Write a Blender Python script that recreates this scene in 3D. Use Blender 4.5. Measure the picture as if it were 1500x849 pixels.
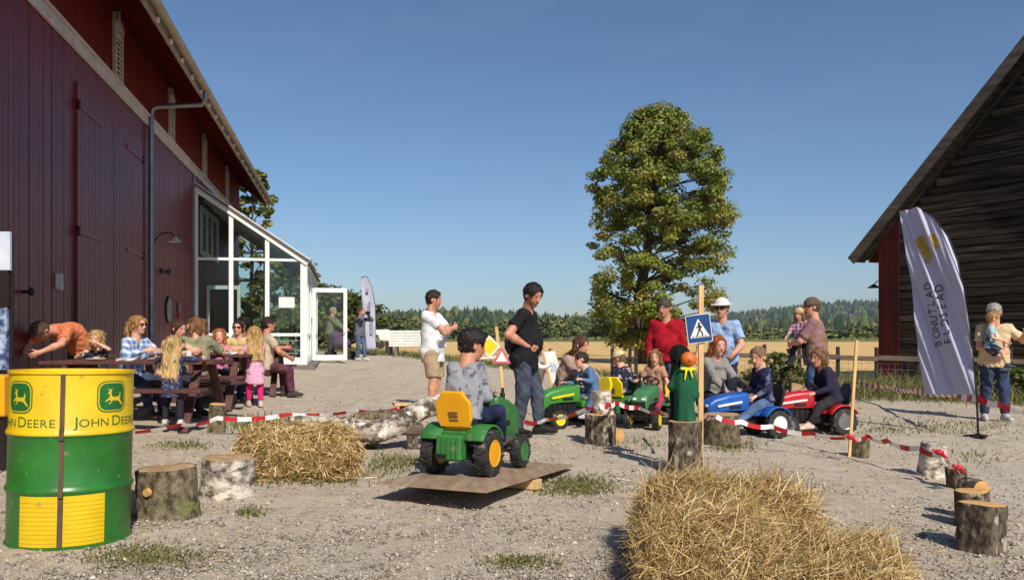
import bpy, bmesh, math, random
import numpy as np
from mathutils import Vector, Matrix
for _o in list(bpy.data.objects):
    bpy.data.objects.remove(_o)
S = bpy.context.scene
C = S.collection
random.seed(7)
RNG = np.random.default_rng(7)
PI = math.pi
# ------------------------------------------------------------------ camera
F, CX, HY, CAMZ = 1167.0, 750.0, 490.0, 1.1
cam_d = bpy.data.cameras.new('camera')
cam = bpy.data.objects.new('camera', cam_d)
C.objects.link(cam)
cam.location = (0, 0, CAMZ)
cam.rotation_euler = (PI / 2, 0, 0)
cam_d.sensor_width = 36
cam_d.lens = F / 1500 * 36
cam_d.shift_y = (HY - 424.5) / 1500
cam_d.clip_start = 0.05
cam_d.clip_end = 9000
S.camera = cam
# ------------------------------------------------------------------ sky, sun, exposure
SUN_EL = math.radians(41)
SX, SY = 0.40, -1.0
_n = math.hypot(SX, SY)
SX, SY = SX / _n, SY / _n
world = bpy.data.worlds.new('World')
S.world = world
world.use_nodes = True
_wn = world.node_tree
_wn.nodes.clear()
_sky = _wn.nodes.new('ShaderNodeTexSky')
_sky.sky_type = 'NISHITA'
_sky.sun_disc = False
_sky.sun_elevation = SUN_EL
_sky.sun_rotation = math.atan2(SX, SY)
_sky.altitude = 200
_sky.air_density = 1.0
_sky.dust_density = 0.4
_sky.ozone_density = 6.0
_bg = _wn.nodes.new('ShaderNodeBackground')
_bg.inputs['Strength'].default_value = 0.093
_out = _wn.nodes.new('ShaderNodeOutputWorld')
# faint high cirrus in the blue
_tc = _wn.nodes.new('ShaderNodeTexCoord'); _mp = _wn.nodes.new('ShaderNodeMapping')
_mp.inputs['Scale'].default_value = (2.2, 2.2, 9.0); _mp.inputs['Rotation'].default_value = (0.15, 0.1, 0.4)
_nz = _wn.nodes.new('ShaderNodeTexNoise'); _nz.inputs['Scale'].default_value = 1.6; _nz.inputs['Detail'].default_value = 7; _nz.inputs['Roughness'].default_value = 0.62
_mr = _wn.nodes.new('ShaderNodeMapRange'); _mr.inputs[1].default_value = 0.50; _mr.inputs[2].default_value = 0.85; _mr.inputs[3].default_value = 0.0; _mr.inputs[4].default_value = 0.07
_mx = _wn.nodes.new('ShaderNodeMix'); _mx.data_type = 'RGBA'; _mx.inputs[7].default_value = (7.0, 7.4, 7.8, 1)
_wn.links.new(_tc.outputs['Generated'], _mp.inputs[0]); _wn.links.new(_mp.outputs[0], _nz.inputs['Vector']); _wn.links.new(_nz.outputs['Fac'], _mr.inputs[0])
_wn.links.new(_mr.outputs[0], _mx.inputs[0]); _wn.links.new(_sky.outputs[0], _mx.inputs[6])
_wn.links.new(_mx.outputs[2], _bg.inputs[0])
_wn.links.new(_bg.outputs[0], _out.inputs[0])
sun_d = bpy.data.lights.new('sun', 'SUN')
sun = bpy.data.objects.new('sun', sun_d)
C.objects.link(sun)
sun_d.energy = 4.6
sun_d.angle = math.radians(0.53)
sun_d.color = (1.0, 0.93, 0.82)
_to = Vector((-SX * math.cos(SUN_EL), -SY * math.cos(SUN_EL), -math.sin(SUN_EL)))
sun.rotation_euler = _to.to_track_quat('-Z', 'Y').to_euler()
sun.location = (10, -40, 40)
S.view_settings.view_transform = 'Standard'
S.view_settings.look = 'None'
S.view_settings.exposure = 0.06
S.view_settings.gamma = 1.0
S.view_settings.use_curve_mapping = False
S.render.engine = 'CYCLES'
S.cycles.use_denoising = True
try:
    S.cycles.denoiser = 'OPENIMAGEDENOISE'
except Exception:
    pass
S.cycles.max_bounces = 7
S.cycles.transparent_max_bounces = 16
S.cycles.sample_clamp_indirect = 6

# ------------------------------------------------------------------ helpers
def lin(c):
    return tuple(((x / 255) / 12.92 if x / 255 <= 0.04045 else ((x / 255 + 0.055) / 1.055) ** 2.4) for x in c)

def sstep(a, b, x):
    t = np.clip((x - a) / (b - a), 0, 1)
    return t * t * (3 - 2 * t)

def sp(x, k=0.35):
    return k * np.logaddexp(0, x / k)

def g(x, y):
    """height of the terrain"""
    x = np.asarray(x, float); y = np.asarray(y, float)
    xc = np.clip(x, -12, 14)
    h = -0.08 + 0.03 * sp(-xc) - 0.018 * sp(xc)
    h = h + 0.012 * sp(np.minimum(y, 32) - 12, 1.0) / (1 + np.exp((xc + 0.5) / 1.2))
    s = y + 1.1 * np.clip(x, -30, 30) - 26
    return h + (-0.45 - h) * sstep(2, 45, s)

def gz(x, y):
    return float(g(x, y))

def W(px, py, z):
    """world point on the ray of a photo pixel at depth z"""
    return Vector(((px - CX) / F * z, z, CAMZ + (HY - py) / F * z))

def G(px, py):
    """point where the ray of a photo pixel meets the terrain"""
    z = 8.0
    for _ in range(40):
        x = (px - CX) / F * z
        z = 0.5 * z + 0.5 * (CAMZ - gz(x, z)) * F / max(py - HY, 1.0)
    x = (px - CX) / F * z
    return Vector((x, z, gz(x, z)))

def GD(px, z):
    x = (px - CX) / F * z
    return Vector((x, z, gz(x, z)))

def np_mesh(name, verts, faces, smooth=True):
    """fast mesh from arrays, faces of one size (n,3) or (n,4) or a list of lists"""
    me = bpy.data.meshes.new(name)
    verts = np.asarray(verts, np.float32)
    if isinstance(faces, np.ndarray):
        n, k = faces.shape
        me.vertices.add(len(verts)); me.vertices.foreach_set('co', verts.ravel())
        me.loops.add(n * k); me.loops.foreach_set('vertex_index', faces.astype(np.int32).ravel())
        me.polygons.add(n)
        me.polygons.foreach_set('loop_start', np.arange(0, n * k, k, dtype=np.int32))
        me.polygons.foreach_set('loop_total', np.full(n, k, np.int32))
        me.update(calc_edges=True)
    else:
        me.from_pydata([tuple(v) for v in verts], [], faces)
    if smooth:
        me.polygons.foreach_set('use_smooth', np.ones(len(me.polygons), bool))
    return me

def obj(name, me, m=None, parent=None, loc=None, rot=None):
    o = bpy.data.objects.new(name, me)
    C.objects.link(o)
    if m is not None and me is not None and len(me.materials) == 0:
        me.materials.append(m)
    if parent is not None:
        o.parent = parent
    if loc is not None:
        o.location = loc
    if rot is not None:
        o.rotation_euler = rot
    return o

def tag(o, label=None, cat=None, group=None, kind=None):
    if label: o['label'] = label
    if cat: o['category'] = cat
    if group: o['group'] = group
    if kind: o['kind'] = kind
    return o

def thing(name, label, cat, loc=(0, 0, 0), rz=0.0, group=None):
    o = bpy.data.objects.new(name, None)
    o.empty_display_size = 0.2
    C.objects.link(o)
    o.location = loc
    o.rotation_euler = (0, 0, rz)
    return tag(o, label, cat, group)

def copy_tree(o, parent=None):
    c = o.copy(); C.objects.link(c)
    c.parent = parent
    for ch in list(o.children):
        copy_tree(ch, c)
    return c

class MB:
    """collects simple solids into one mesh"""
    def __init__(s):
        s.v = []; s.f = []; s.mi = []; s.m = 0
    def add(s, v, f):
        b = len(s.v); s.v += [tuple(p) for p in v]
        for q in f:
            s.f.append([i + b for i in q]); s.mi.append(s.m)
        return s
    def box(s, c, size, R=None, taper=(1, 1)):
        hx, hy, hz = [q / 2 for q in size]
        P = []
        for z, t in ((-hz, (1, 1)), (hz, taper)):
            for x, y in ((-hx, -hy), (hx, -hy), (hx, hy), (-hx, hy)):
                P.append(Vector((x * t[0], y * t[1], z)))
        if R is not None:
            P = [R @ p for p in P]
        c = Vector(c)
        return s.add([p + c for p in P], [(3, 2, 1, 0), (4, 5, 6, 7), (0, 1, 5, 4), (1, 2, 6, 5), (2, 3, 7, 6), (3, 0, 4, 7)])
    def bb(s, x0, x1, y0, y1, z0, z1):
        return s.box(((x0 + x1) / 2, (y0 + y1) / 2, (z0 + z1) / 2), (x1 - x0, y1 - y0, z1 - z0))
    def beam(s, a, b, w, h, up=(0, 0, 1)):
        a = Vector(a); b = Vector(b); d = (b - a); L = d.length; d.normalize()
        x = d.cross(Vector(up)); x.normalize(); z = x.cross(d)
        R = Matrix((x, d, z)).transposed()
        return s.box((a + b) / 2, (w, L, h), R)
    def tube(s, pts, rad, n=10, cap=True, jit=0.0):
        pts = [Vector(p) for p in pts]
        if not hasattr(rad, '__len__'): rad = [rad] * len(pts)
        rings = []
        px = None
        for i, p in enumerate(pts):
            d = (pts[min(i + 1, len(pts) - 1)] - pts[max(i - 1, 0)]); d.normalize()
            if px is None:
                px = d.orthogonal(); px.normalize()
            else:
                px = px - d * px.dot(d); px.normalize()
            py = d.cross(px)
            rings.append([p + (px * math.cos(2 * PI * k / n) + py * math.sin(2 * PI * k / n)) * rad[i] * (1 + random.uniform(-jit, jit)) for k in range(n)])
        V = [v for r in rings for v in r]; Fc = []
        for i in range(len(pts) - 1):
            for k in range(n):
                k2 = (k + 1) % n
                Fc.append((i * n + k, i * n + k2, (i + 1) * n + k2, (i + 1) * n + k))
        if cap:
            Fc.append(tuple(range(n - 1, -1, -1))); Fc.append(tuple((len(pts) - 1) * n + k for k in range(n)))
        return s.add(V, Fc)
    def lathe(s, prof, n=32, c=(0, 0, 0), axis='z', close=False, R=None):
        """prof: list of (r, h)"""
        V = []
        for r, h in prof:
            for k in range(n):
                a = 2 * PI * k / n
                p = Vector((r * math.cos(a), r * math.sin(a), h))
                if axis == 'x': p = Vector((p.z, p.x, p.y))
                if axis == 'y': p = Vector((p.y, p.z, p.x))
                if R is not None: p = R @ p
                V.append(p + Vector(c))
        Fc = []
        m = len(prof)
        for i in range(m - 1 + (1 if close else 0)):
            j = (i + 1) % m
            for k in range(n):
                k2 = (k + 1) % n
                Fc.append((i * n + k, i * n + k2, j * n + k2, j * n + k))
        if not close:
            if prof[0][0] > 1e-6: Fc.append(tuple(range(n - 1, -1, -1)))
            if prof[-1][0] > 1e-6: Fc.append(tuple((m - 1) * n + k for k in range(n)))
        return s.add(V, Fc)
    def prism(s, poly, t, M=None):
        """poly in the xy plane pushed from z=0 to z=t, M maps it to place"""
        n = len(poly)
        V = [Vector((p[0], p[1], 0)) for p in poly] + [Vector((p[0], p[1], t)) for p in poly]
        if M is not None: V = [M @ v for v in V]
        Fc = [tuple(range(n - 1, -1, -1)), tuple(range(n, 2 * n))]
        for i in range(n):
            j = (i + 1) % n
            Fc.append((i, j, n + j, n + i))
        return s.add(V, Fc)
    def mesh(s, name, mats, bevel=0.0, seg=1, smooth=False, weld=True, auto=None):
        me = bpy.data.meshes.new(name)
        me.from_pydata(s.v, [], s.f)
        if not isinstance(mats, (list, tuple)): mats = [mats]
        for m in mats: me.materials.append(m)
        if len(mats) > 1: me.polygons.foreach_set('material_index', np.array(s.mi, np.int32))
        bm = bmesh.new(); bm.from_mesh(me)
        if weld: bmesh.ops.remove_doubles(bm, verts=bm.verts, dist=1e-5)
        bmesh.ops.recalc_face_normals(bm, faces=bm.faces)
        if bevel > 0:
            ed = [e for e in bm.edges if len(e.link_faces) == 2 and e.calc_face_angle(0) > 0.5]
            if ed:
                bmesh.ops.bevel(bm, geom=ed, offset=bevel, segments=seg, affect='EDGES', profile=0.5, clamp_overlap=True)
        bm.to_mesh(me); bm.free()
        if smooth or auto:
            me.polygons.foreach_set('use_smooth', np.ones(len(me.polygons), bool))
            me.set_sharp_from_angle(angle=auto or math.radians(40))
        return me
    def build(s, name, mats, parent=None, **k):
        loc = k.pop('loc', None); rot = k.pop('rot', None)
        return obj(name, s.mesh(name, mats, **k), None, parent, loc, rot)

# ------------------------------------------------------------------ materials
def nodes(m):
    m.use_nodes = True
    nt = m.node_tree
    return nt, nt.nodes['Principled BSDF'], nt.nodes, nt.links

def mat(name, c, rough=0.7, c2=None, scale=6.0, stretch=(1, 1, 1), contrast=(0.35, 0.65), bump=0.0, bscale=60.0,
        metal=0.0, spec=0.5, detail=5.0, rnd=0.0, coat=0.0, speck=None, bstretch=None):
    """procedural paint / wood / stone / cloth; c and c2 are sRGB 0-255"""
    m = bpy.data.materials.new(name)
    nt, bs, N, L = nodes(m)
    a = lin(c); b = lin(c2) if c2 is not None else tuple(x * 0.72 for x in a)
    tc = N.new('ShaderNodeTexCoord')
    mp = N.new('ShaderNodeMapping'); mp.inputs['Scale'].default_value = stretch
    L.new(tc.outputs['Object'], mp.inputs[0])
    nz = N.new('ShaderNodeTexNoise'); nz.inputs['Scale'].default_value = scale; nz.inputs['Detail'].default_value = detail
    nz.inputs['Roughness'].default_value = 0.62
    L.new(mp.outputs[0], nz.inputs['Vector'])
    rp = N.new('ShaderNodeValToRGB')
    rp.color_ramp.elements[0].position = contrast[0]; rp.color_ramp.elements[0].color = (*b, 1)
    rp.color_ramp.elements[1].position = contrast[1]; rp.color_ramp.elements[1].color = (*a, 1)
    L.new(nz.outputs['Fac'], rp.inputs[0])
    col = rp.outputs[0]
    if speck:
        n2 = N.new('ShaderNodeTexNoise'); n2.inputs['Scale'].default_value = speck[1]; n2.inputs['Detail'].default_value = 3
        L.new(mp.outputs[0], n2.inputs['Vector'])
        r2 = N.new('ShaderNodeValToRGB'); r2.color_ramp.elements[0].position = speck[2]; r2.color_ramp.elements[1].position = speck[2] + 0.05
        L.new(n2.outputs['Fac'], r2.inputs[0])
        mx = N.new('ShaderNodeMix'); mx.data_type = 'RGBA'
        L.new(r2.outputs[0], mx.inputs[0]); L.new(col, mx.inputs[6]); mx.inputs[7].default_value = (*lin(speck[0]), 1)
        col = mx.outputs[2]
    if rnd > 0:
        oi = N.new('ShaderNodeObjectInfo')
        mr = N.new('ShaderNodeMapRange'); mr.inputs[3].default_value = 1 - rnd; mr.inputs[4].default_value = 1 + rnd
        L.new(oi.outputs['Random'], mr.inputs[0])
        hs = N.new('ShaderNodeHueSaturation'); L.new(mr.outputs[0], hs.inputs['Value']); L.new(col, hs.inputs['Color'])
        col = hs.outputs[0]
    L.new(col, bs.inputs['Base Color'])
    bs.inputs['Roughness'].default_value = rough
    bs.inputs['Metallic'].default_value = metal
    bs.inputs['Specular IOR Level'].default_value = spec
    if coat: bs.inputs['Coat Weight'].default_value = coat
    if bump > 0:
        n3 = N.new('ShaderNodeTexNoise'); n3.inputs['Scale'].default_value = bscale; n3.inputs['Detail'].default_value = 6
        if bstretch is not None:
            m3 = N.new('ShaderNodeMapping'); m3.inputs['Scale'].default_value = bstretch
            L.new(tc.outputs['Object'], m3.inputs[0]); L.new(m3.outputs[0], n3.inputs['Vector'])
        else:
            L.new(mp.outputs[0], n3.inputs['Vector'])
        bp = N.new('ShaderNodeBump'); bp.inputs['Strength'].default_value = min(1, bump); bp.inputs['Distance'].default_value = 0.02
        L.new(n3.outputs['Fac'], bp.inputs['Height']); L.new(bp.outputs[0], bs.inputs['Normal'])
    return m

def attr_mat(name, rough=0.6, spec=0.4, attr='Col', sss=0.0, trans=0.0, vary=0.0, bump=0.0, bscale=80):
    m = bpy.data.materials.new(name)
    nt, bs, N, L = nodes(m)
    at = N.new('ShaderNodeAttribute'); at.attribute_name = attr
    col = at.outputs['Color']
    if vary:
        tc = N.new('ShaderNodeTexCoord'); nz = N.new('ShaderNodeTexNoise'); nz.inputs['Scale'].default_value = 30
        L.new(tc.outputs['Object'], nz.inputs['Vector'])
        mr = N.new('ShaderNodeMapRange'); mr.inputs[3].default_value = 1 - vary; mr.inputs[4].default_value = 1 + vary
        L.new(nz.outputs['Fac'], mr.inputs[0])
        hs = N.new('ShaderNodeHueSaturation'); L.new(mr.outputs[0], hs.inputs['Value']); L.new(col, hs.inputs['Color']); col = hs.outputs[0]
    L.new(col, bs.inputs['Base Color'])
    bs.inputs['Roughness'].default_value = rough
    bs.inputs['Specular IOR Level'].default_value = spec
    if sss:
        bs.inputs['Subsurface Weight'].default_value = sss
        bs.inputs['Subsurface Radius'].default_value = (0.02, 0.008, 0.004)
        bs.inputs['Subsurface Scale'].default_value = 0.3
    if trans:
        tr = N.new('ShaderNodeBsdfTranslucent'); L.new(col, tr.inputs[0])
        mx = N.new('ShaderNodeMixShader'); mx.inputs[0].default_value = trans
        L.new(bs.outputs[0], mx.inputs[1]); L.new(tr.outputs[0], mx.inputs[2])
        L.new(mx.outputs[0], N['Material Output'].inputs[0])
    if bump:
        tc = N.new('ShaderNodeTexCoord'); n3 = N.new('ShaderNodeTexNoise'); n3.inputs['Scale'].default_value = bscale
        L.new(tc.outputs['Object'], n3.inputs['Vector'])
        bp = N.new('ShaderNodeBump'); bp.inputs['Strength'].default_value = bump; bp.inputs['Distance'].default_value = 0.01
        L.new(n3.outputs['Fac'], bp.inputs['Height']); L.new(bp.outputs[0], bs.inputs['Normal'])
    return m

def set_col(me, cols):
    """cols (nverts,3) linear"""
    a = me.color_attributes.new('Col', 'FLOAT_COLOR', 'POINT')
    c = np.ones((len(cols), 4), np.float32); c[:, :3] = cols
    a.data.foreach_set('color', c.ravel())

def glass_mat(name, tint=(0.9, 0.95, 0.95), refl=1.45, darken=1.0):
    m = bpy.data.materials.new(name); m.use_nodes = True
    nt = m.node_tree; N = nt.nodes; L = nt.links; N.clear()
    out = N.new('ShaderNodeOutputMaterial'); mx = N.new('ShaderNodeMixShader')
    tr = N.new('ShaderNodeBsdfTransparent'); tr.inputs[0].default_value = (*[t * darken for t in tint], 1)
    gl = N.new('ShaderNodeBsdfGlossy'); gl.inputs['Roughness'].default_value = 0.01
    fr = N.new('ShaderNodeFresnel'); fr.inputs[0].default_value = refl
    L.new(fr.outputs[0], mx.inputs[0]); L.new(tr.outputs[0], mx.inputs[1]); L.new(gl.outputs[0], mx.inputs[2]); L.new(mx.outputs[0], out.inputs[0])
    return m

M = {}
M['red'] = mat('barn_red_paint', (124, 35, 38), 0.44, c2=(96, 26, 31), scale=2.5, stretch=(1, 1, 0.15), rnd=0.13, bump=0.12, bscale=30, bstretch=(1, 1, 0.06))
M['redtop'] = mat('barn_red_upper', (120, 20, 20), 0.7, spec=0.25, c2=(90, 14, 15), scale=2.5, stretch=(1, 1, 0.2), rnd=0.12, bump=0.15, bscale=30, bstretch=(1, 1, 0.06))
M['iron'] = mat('dark_iron', (44, 34, 34), 0.5, metal=0.3)
M['trim'] = mat('weathered_trim', (205, 195, 190), 0.6, c2=(178, 168, 164), scale=5, bump=0.1)
M['white'] = mat('white_paint', (236, 234, 228), 0.4, c2=(222, 220, 214), scale=3)
M['whitealu'] = mat('white_aluminium', (238, 238, 234), 0.35, c2=(224, 225, 222), scale=2)
M['zinc'] = mat('zinc', (150, 148, 150), 0.35, c2=(128, 126, 130), scale=3, metal=0.75)
M['beige'] = mat('gutter_beige', (176, 160, 134), 0.5, c2=(150, 134, 110), scale=4)
M['tile'] = mat('roof_tile', (86, 76, 68), 0.7, c2=(58, 50, 46), scale=5, rnd=0.2, bump=0.2)
M['greyroof'] = mat('grey_roof', (110, 106, 100), 0.75, c2=(84, 80, 76), scale=4, bump=0.3)
M['log'] = mat('dark_weathered_log', (84, 75, 68), 0.9, c2=(28, 25, 23), scale=2.6, stretch=(0.3, 1, 5), contrast=(0.4, 0.72), rnd=0.4, bump=0.8, bscale=16, bstretch=(0.25, 1, 5), spec=0.2)
M['verge'] = mat('weathered_verge', (104, 96, 86), 0.85, c2=(66, 60, 54), scale=3, stretch=(0.3, 1, 3), bump=0.5, bscale=25, spec=0.2)
M['glass'] = glass_mat('window_glass', (0.86, 0.92, 0.9))
M['concrete'] = mat('concrete', (128, 122, 114), 0.9, c2=(104, 98, 92), scale=6, bump=0.3)
M['darkwood'] = mat('stained_picnic_wood', (104, 62, 54), 0.6, c2=(72, 42, 38), scale=4, stretch=(0.6, 4, 4), rnd=0.14, bump=0.4, bscale=20, bstretch=(0.4, 5, 5))
M['fresh'] = mat('fresh_cut_wood', (222, 178, 112), 0.75, c2=(196, 142, 80), scale=7, bump=0.3, bscale=40)
M['oldcut'] = mat('weathered_cut_wood', (196, 164, 122), 0.85, c2=(150, 118, 82), scale=9, bump=0.4, bscale=40)
M['bark'] = mat('rough_bark', (118, 104, 88), 0.95, c2=(54, 46, 40), scale=26, stretch=(1, 1, 0.6), contrast=(0.38, 0.62), bump=1.0, bscale=34, spec=0.15, speck=((168, 160, 142), 14, 0.6))
M['bark2'] = mat('lichen_bark', (134, 122, 98), 0.95, c2=(70, 62, 48), scale=20, stretch=(1, 1, 0.7), contrast=(0.38, 0.62), bump=1.0, bscale=36, spec=0.15, speck=((116, 118, 72), 9, 0.62))
M['birch'] = mat('birch_bark', (214, 204, 188), 0.88, c2=(92, 80, 68), scale=9, stretch=(1, 1, 1.6), contrast=(0.38, 0.56), bump=0.8, bscale=26, spec=0.2)
M['stake'] = mat('pale_stake_wood', (226, 190, 134), 0.7, c2=(202, 160, 104), scale=6, stretch=(4, 4, 0.5), bump=0.2)
M['fencewood'] = mat('grey_fence_wood', (112, 96, 80), 0.85, c2=(78, 66, 56), scale=5, stretch=(0.5, 4, 4), bump=0.5, bscale=24, rnd=0.12)
M['postdark'] = mat('dark_fence_post', (62, 52, 46), 0.85, c2=(42, 36, 32), scale=5, stretch=(4, 4, 0.5), bump=0.5)
M['board'] = mat('plywood_sheet', (172, 148, 122), 0.7, c2=(138, 114, 92), scale=5, stretch=(3, 0.5, 1), bump=0.15, bscale=30)
M['black'] = mat('black_plastic', (26, 26, 27), 0.5, c2=(18, 18, 19), scale=8)
M['rubber'] = mat('tyre_rubber', (52, 49, 47), 0.75, c2=(30, 29, 28), scale=12, bump=0.2, speck=((120, 108, 92), 16, 0.63))
M['gtoy'] = mat('green_toy_plastic', (56, 124, 58), 0.5, c2=(48, 106, 50), scale=6, bump=0.05, speck=((112, 128, 92), 15, 0.62))
M['ytoy'] = mat('yellow_toy_plastic', (240, 172, 18), 0.42, c2=(228, 156, 12), scale=5)
M['ybright'] = mat('bright_yellow_plastic', (242, 214, 30), 0.42, c2=(230, 198, 20), scale=5)
M['btoy'] = mat('blue_toy_plastic', (30, 92, 178), 0.4, c2=(26, 80, 160), scale=5)
M['rtoy'] = mat('red_toy_plastic', (196, 30, 40), 0.4, c2=(178, 24, 34), scale=5)
M['wtoy'] = mat('white_toy_plastic', (228, 228, 226), 0.4, c2=(212, 212, 210), scale=5)
M['dryellow'] = mat('drum_yellow_enamel', (230, 194, 28), 0.4, c2=(212, 174, 22), scale=4, bump=0.10, bscale=5, speck=((178, 148, 52), 17, 0.66))
M['drgreen'] = mat('drum_green_enamel', (48, 120, 46), 0.34, c2=(38, 100, 38), scale=4, bump=0.10, bscale=5, speck=((104, 128, 84), 19, 0.66))
M['logogreen'] = mat('logo_green', (36, 110, 50), 0.4, c2=(32, 100, 46))
M['rust'] = mat('brown_strap', (100, 74, 56), 0.7, c2=(78, 58, 46), scale=12)
M['signblue'] = mat('sign_blue', (26, 70, 130), 0.4, c2=(24, 64, 122))
M['signblack'] = mat('sign_black', (22, 22, 22), 0.5)
M['locks'] = attr_mat('hair_locks', 0.5, 0.35)
M['skin'] = attr_mat('skin', 0.5, 0.4, sss=0.08)
M['hair'] = None
M['straw'] = attr_mat('straw', 0.6, 0.35, trans=0.15)
M['leaf'] = attr_mat('leaf', 0.5, 0.35, trans=0.28)
M['grass'] = attr_mat('grass', 0.55, 0.3, trans=0.25)
M['stone'] = attr_mat('gravel_stone', 0.85, 0.3)
M['farleaf'] = attr_mat('far_foliage', 0.8, 0.15, trans=0.1)
M['trunk'] = mat('maple_trunk', (96, 84, 72), 0.95, c2=(56, 48, 42), scale=6, stretch=(2, 2, 0.4), bump=0.8, bscale=14, spec=0.2)
# ------------------------------------------------------------------ implicit surfaces for bodies and clothes
def V3(*a):
    return np.array(a, float)

def nrm(v):
    v = np.asarray(v, float); n = np.linalg.norm(v)
    return v / n if n > 1e-9 else v

def cap(a, b, ra, rb, k=None, cuts=()):
    return ('c', np.asarray(a, float), np.asarray(b, float), ra, rb, k, cuts)

def ell(c, r, R=None, k=None, cuts=()):
    return ('e', np.asarray(c, float), np.asarray(r, float), np.eye(3) if R is None else R, 0, k, cuts)

def prim_box(p):
    if p[0] == 'c':
        lo = np.minimum(p[1] - p[3], p[2] - p[4]); hi = np.maximum(p[1] + p[3], p[2] + p[4])
    else:
        m = np.max(p[2]); lo = p[1] - m; hi = p[1] + m
    return lo, hi

def prim_d(p, X, Y, Z):
    if p[0] == 'c':
        a, b = p[1], p[2]; ab = b - a; L2 = float(ab @ ab) + 1e-12
        dx, dy, dz = X - a[0], Y - a[1], Z - a[2]
        t = np.clip((dx * ab[0] + dy * ab[1] + dz * ab[2]) / L2, 0, 1)
        dx = dx - t * ab[0]; dy = dy - t * ab[1]; dz = dz - t * ab[2]
        d = np.sqrt(dx * dx + dy * dy + dz * dz) - (p[3] + t * (p[4] - p[3]))
    else:
        c, r, R = p[1], p[2], p[3]
        dx, dy, dz = X - c[0], Y - c[1], Z - c[2]
        q = [(dx * R[i][0] + dy * R[i][1] + dz * R[i][2]) for i in range(3)]
        k0 = np.sqrt(sum((q[i] / r[i]) ** 2 for i in range(3)))
        k1 = np.sqrt(sum((q[i] / r[i] ** 2) ** 2 for i in range(3))) + 1e-6
        d = k0 * (k0 - 1) / k1
    for pt, n in p[6]:
        d = np.maximum(d, (X - pt[0]) * n[0] + (Y - pt[1]) * n[1] + (Z - pt[2]) * n[2])
    return d

def sdf_surface(prims, h, k=0.02, subs=(), cuts=(), wrinkle=0.0, wl=0.09, seed=1, wdir=(1, 1, 1.5)):
    lo = np.min([prim_box(p)[0] for p in prims], axis=0) - 3 * h
    hi = np.max([prim_box(p)[1] for p in prims], axis=0) + 3 * h
    n = np.ceil((hi - lo) / h).astype(int) + 1
    ax = [(lo[i] + h * np.arange(n[i])).astype(np.float32) for i in range(3)]
    Fd = np.full(n, 0.3, np.float32)
    def sub(p, pad):
        a, b = prim_box(p)
        i0 = np.maximum(np.floor((a - pad - lo) / h).astype(int), 0)
        i1 = np.minimum(np.ceil((b + pad - lo) / h).astype(int) + 1, n)
        sl = tuple(slice(i0[q], max(i0[q], i1[q])) for q in range(3))
        return sl, ax[0][sl[0]][:, None, None], ax[1][sl[1]][None, :, None], ax[2][sl[2]][None, None, :]
    for p in prims:
        kk = k if p[5] is None else p[5]
        sl, X, Y, Z = sub(p, kk + 2.5 * h)
        d = prim_d(p, X, Y, Z).astype(np.float32)
        cur = Fd[sl]
        if kk > 1e-6:
            hh = np.maximum(kk - np.abs(cur - d), 0) / kk
            Fd[sl] = np.minimum(cur, d) - hh * hh * kk * 0.25
        else:
            Fd[sl] = np.minimum(cur, d)
    if wrinkle > 0:
        idx = np.nonzero(np.abs(Fd) < wrinkle * 2 + 2 * h)
        P = np.stack([ax[i][idx[i]] for i in range(3)], 1).astype(float)
        rg = np.random.default_rng(seed)
        acc = np.zeros(len(P))
        warp = 0.5 * np.sin(P @ rg.normal(size=3) * 9 + 1)
        for q in range(5):
            kv = nrm(rg.normal(size=3) * np.array(wdir)) * (2 * PI / (wl * rg.uniform(0.6, 1.7)))
            acc += np.sin(P @ kv + rg.uniform(0, 6) + 1.5 * warp)
        Fd[idx] += (wrinkle * acc / 2.5).astype(np.float32)
    for p in subs:
        sl, X, Y, Z = sub(p, 2.5 * h)
        Fd[sl] = np.maximum(Fd[sl], -prim_d(p, X, Y, Z).astype(np.float32))
    if cuts:
        X, Y, Z = ax[0][:, None, None], ax[1][None, :, None], ax[2][None, None, :]
        for pt, nn in cuts:
            Fd = np.maximum(Fd, ((X - pt[0]) * nn[0] + (Y - pt[1]) * nn[1] + (Z - pt[2]) * nn[2]).astype(np.float32))
    return surface_nets(Fd, lo, h)

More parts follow.
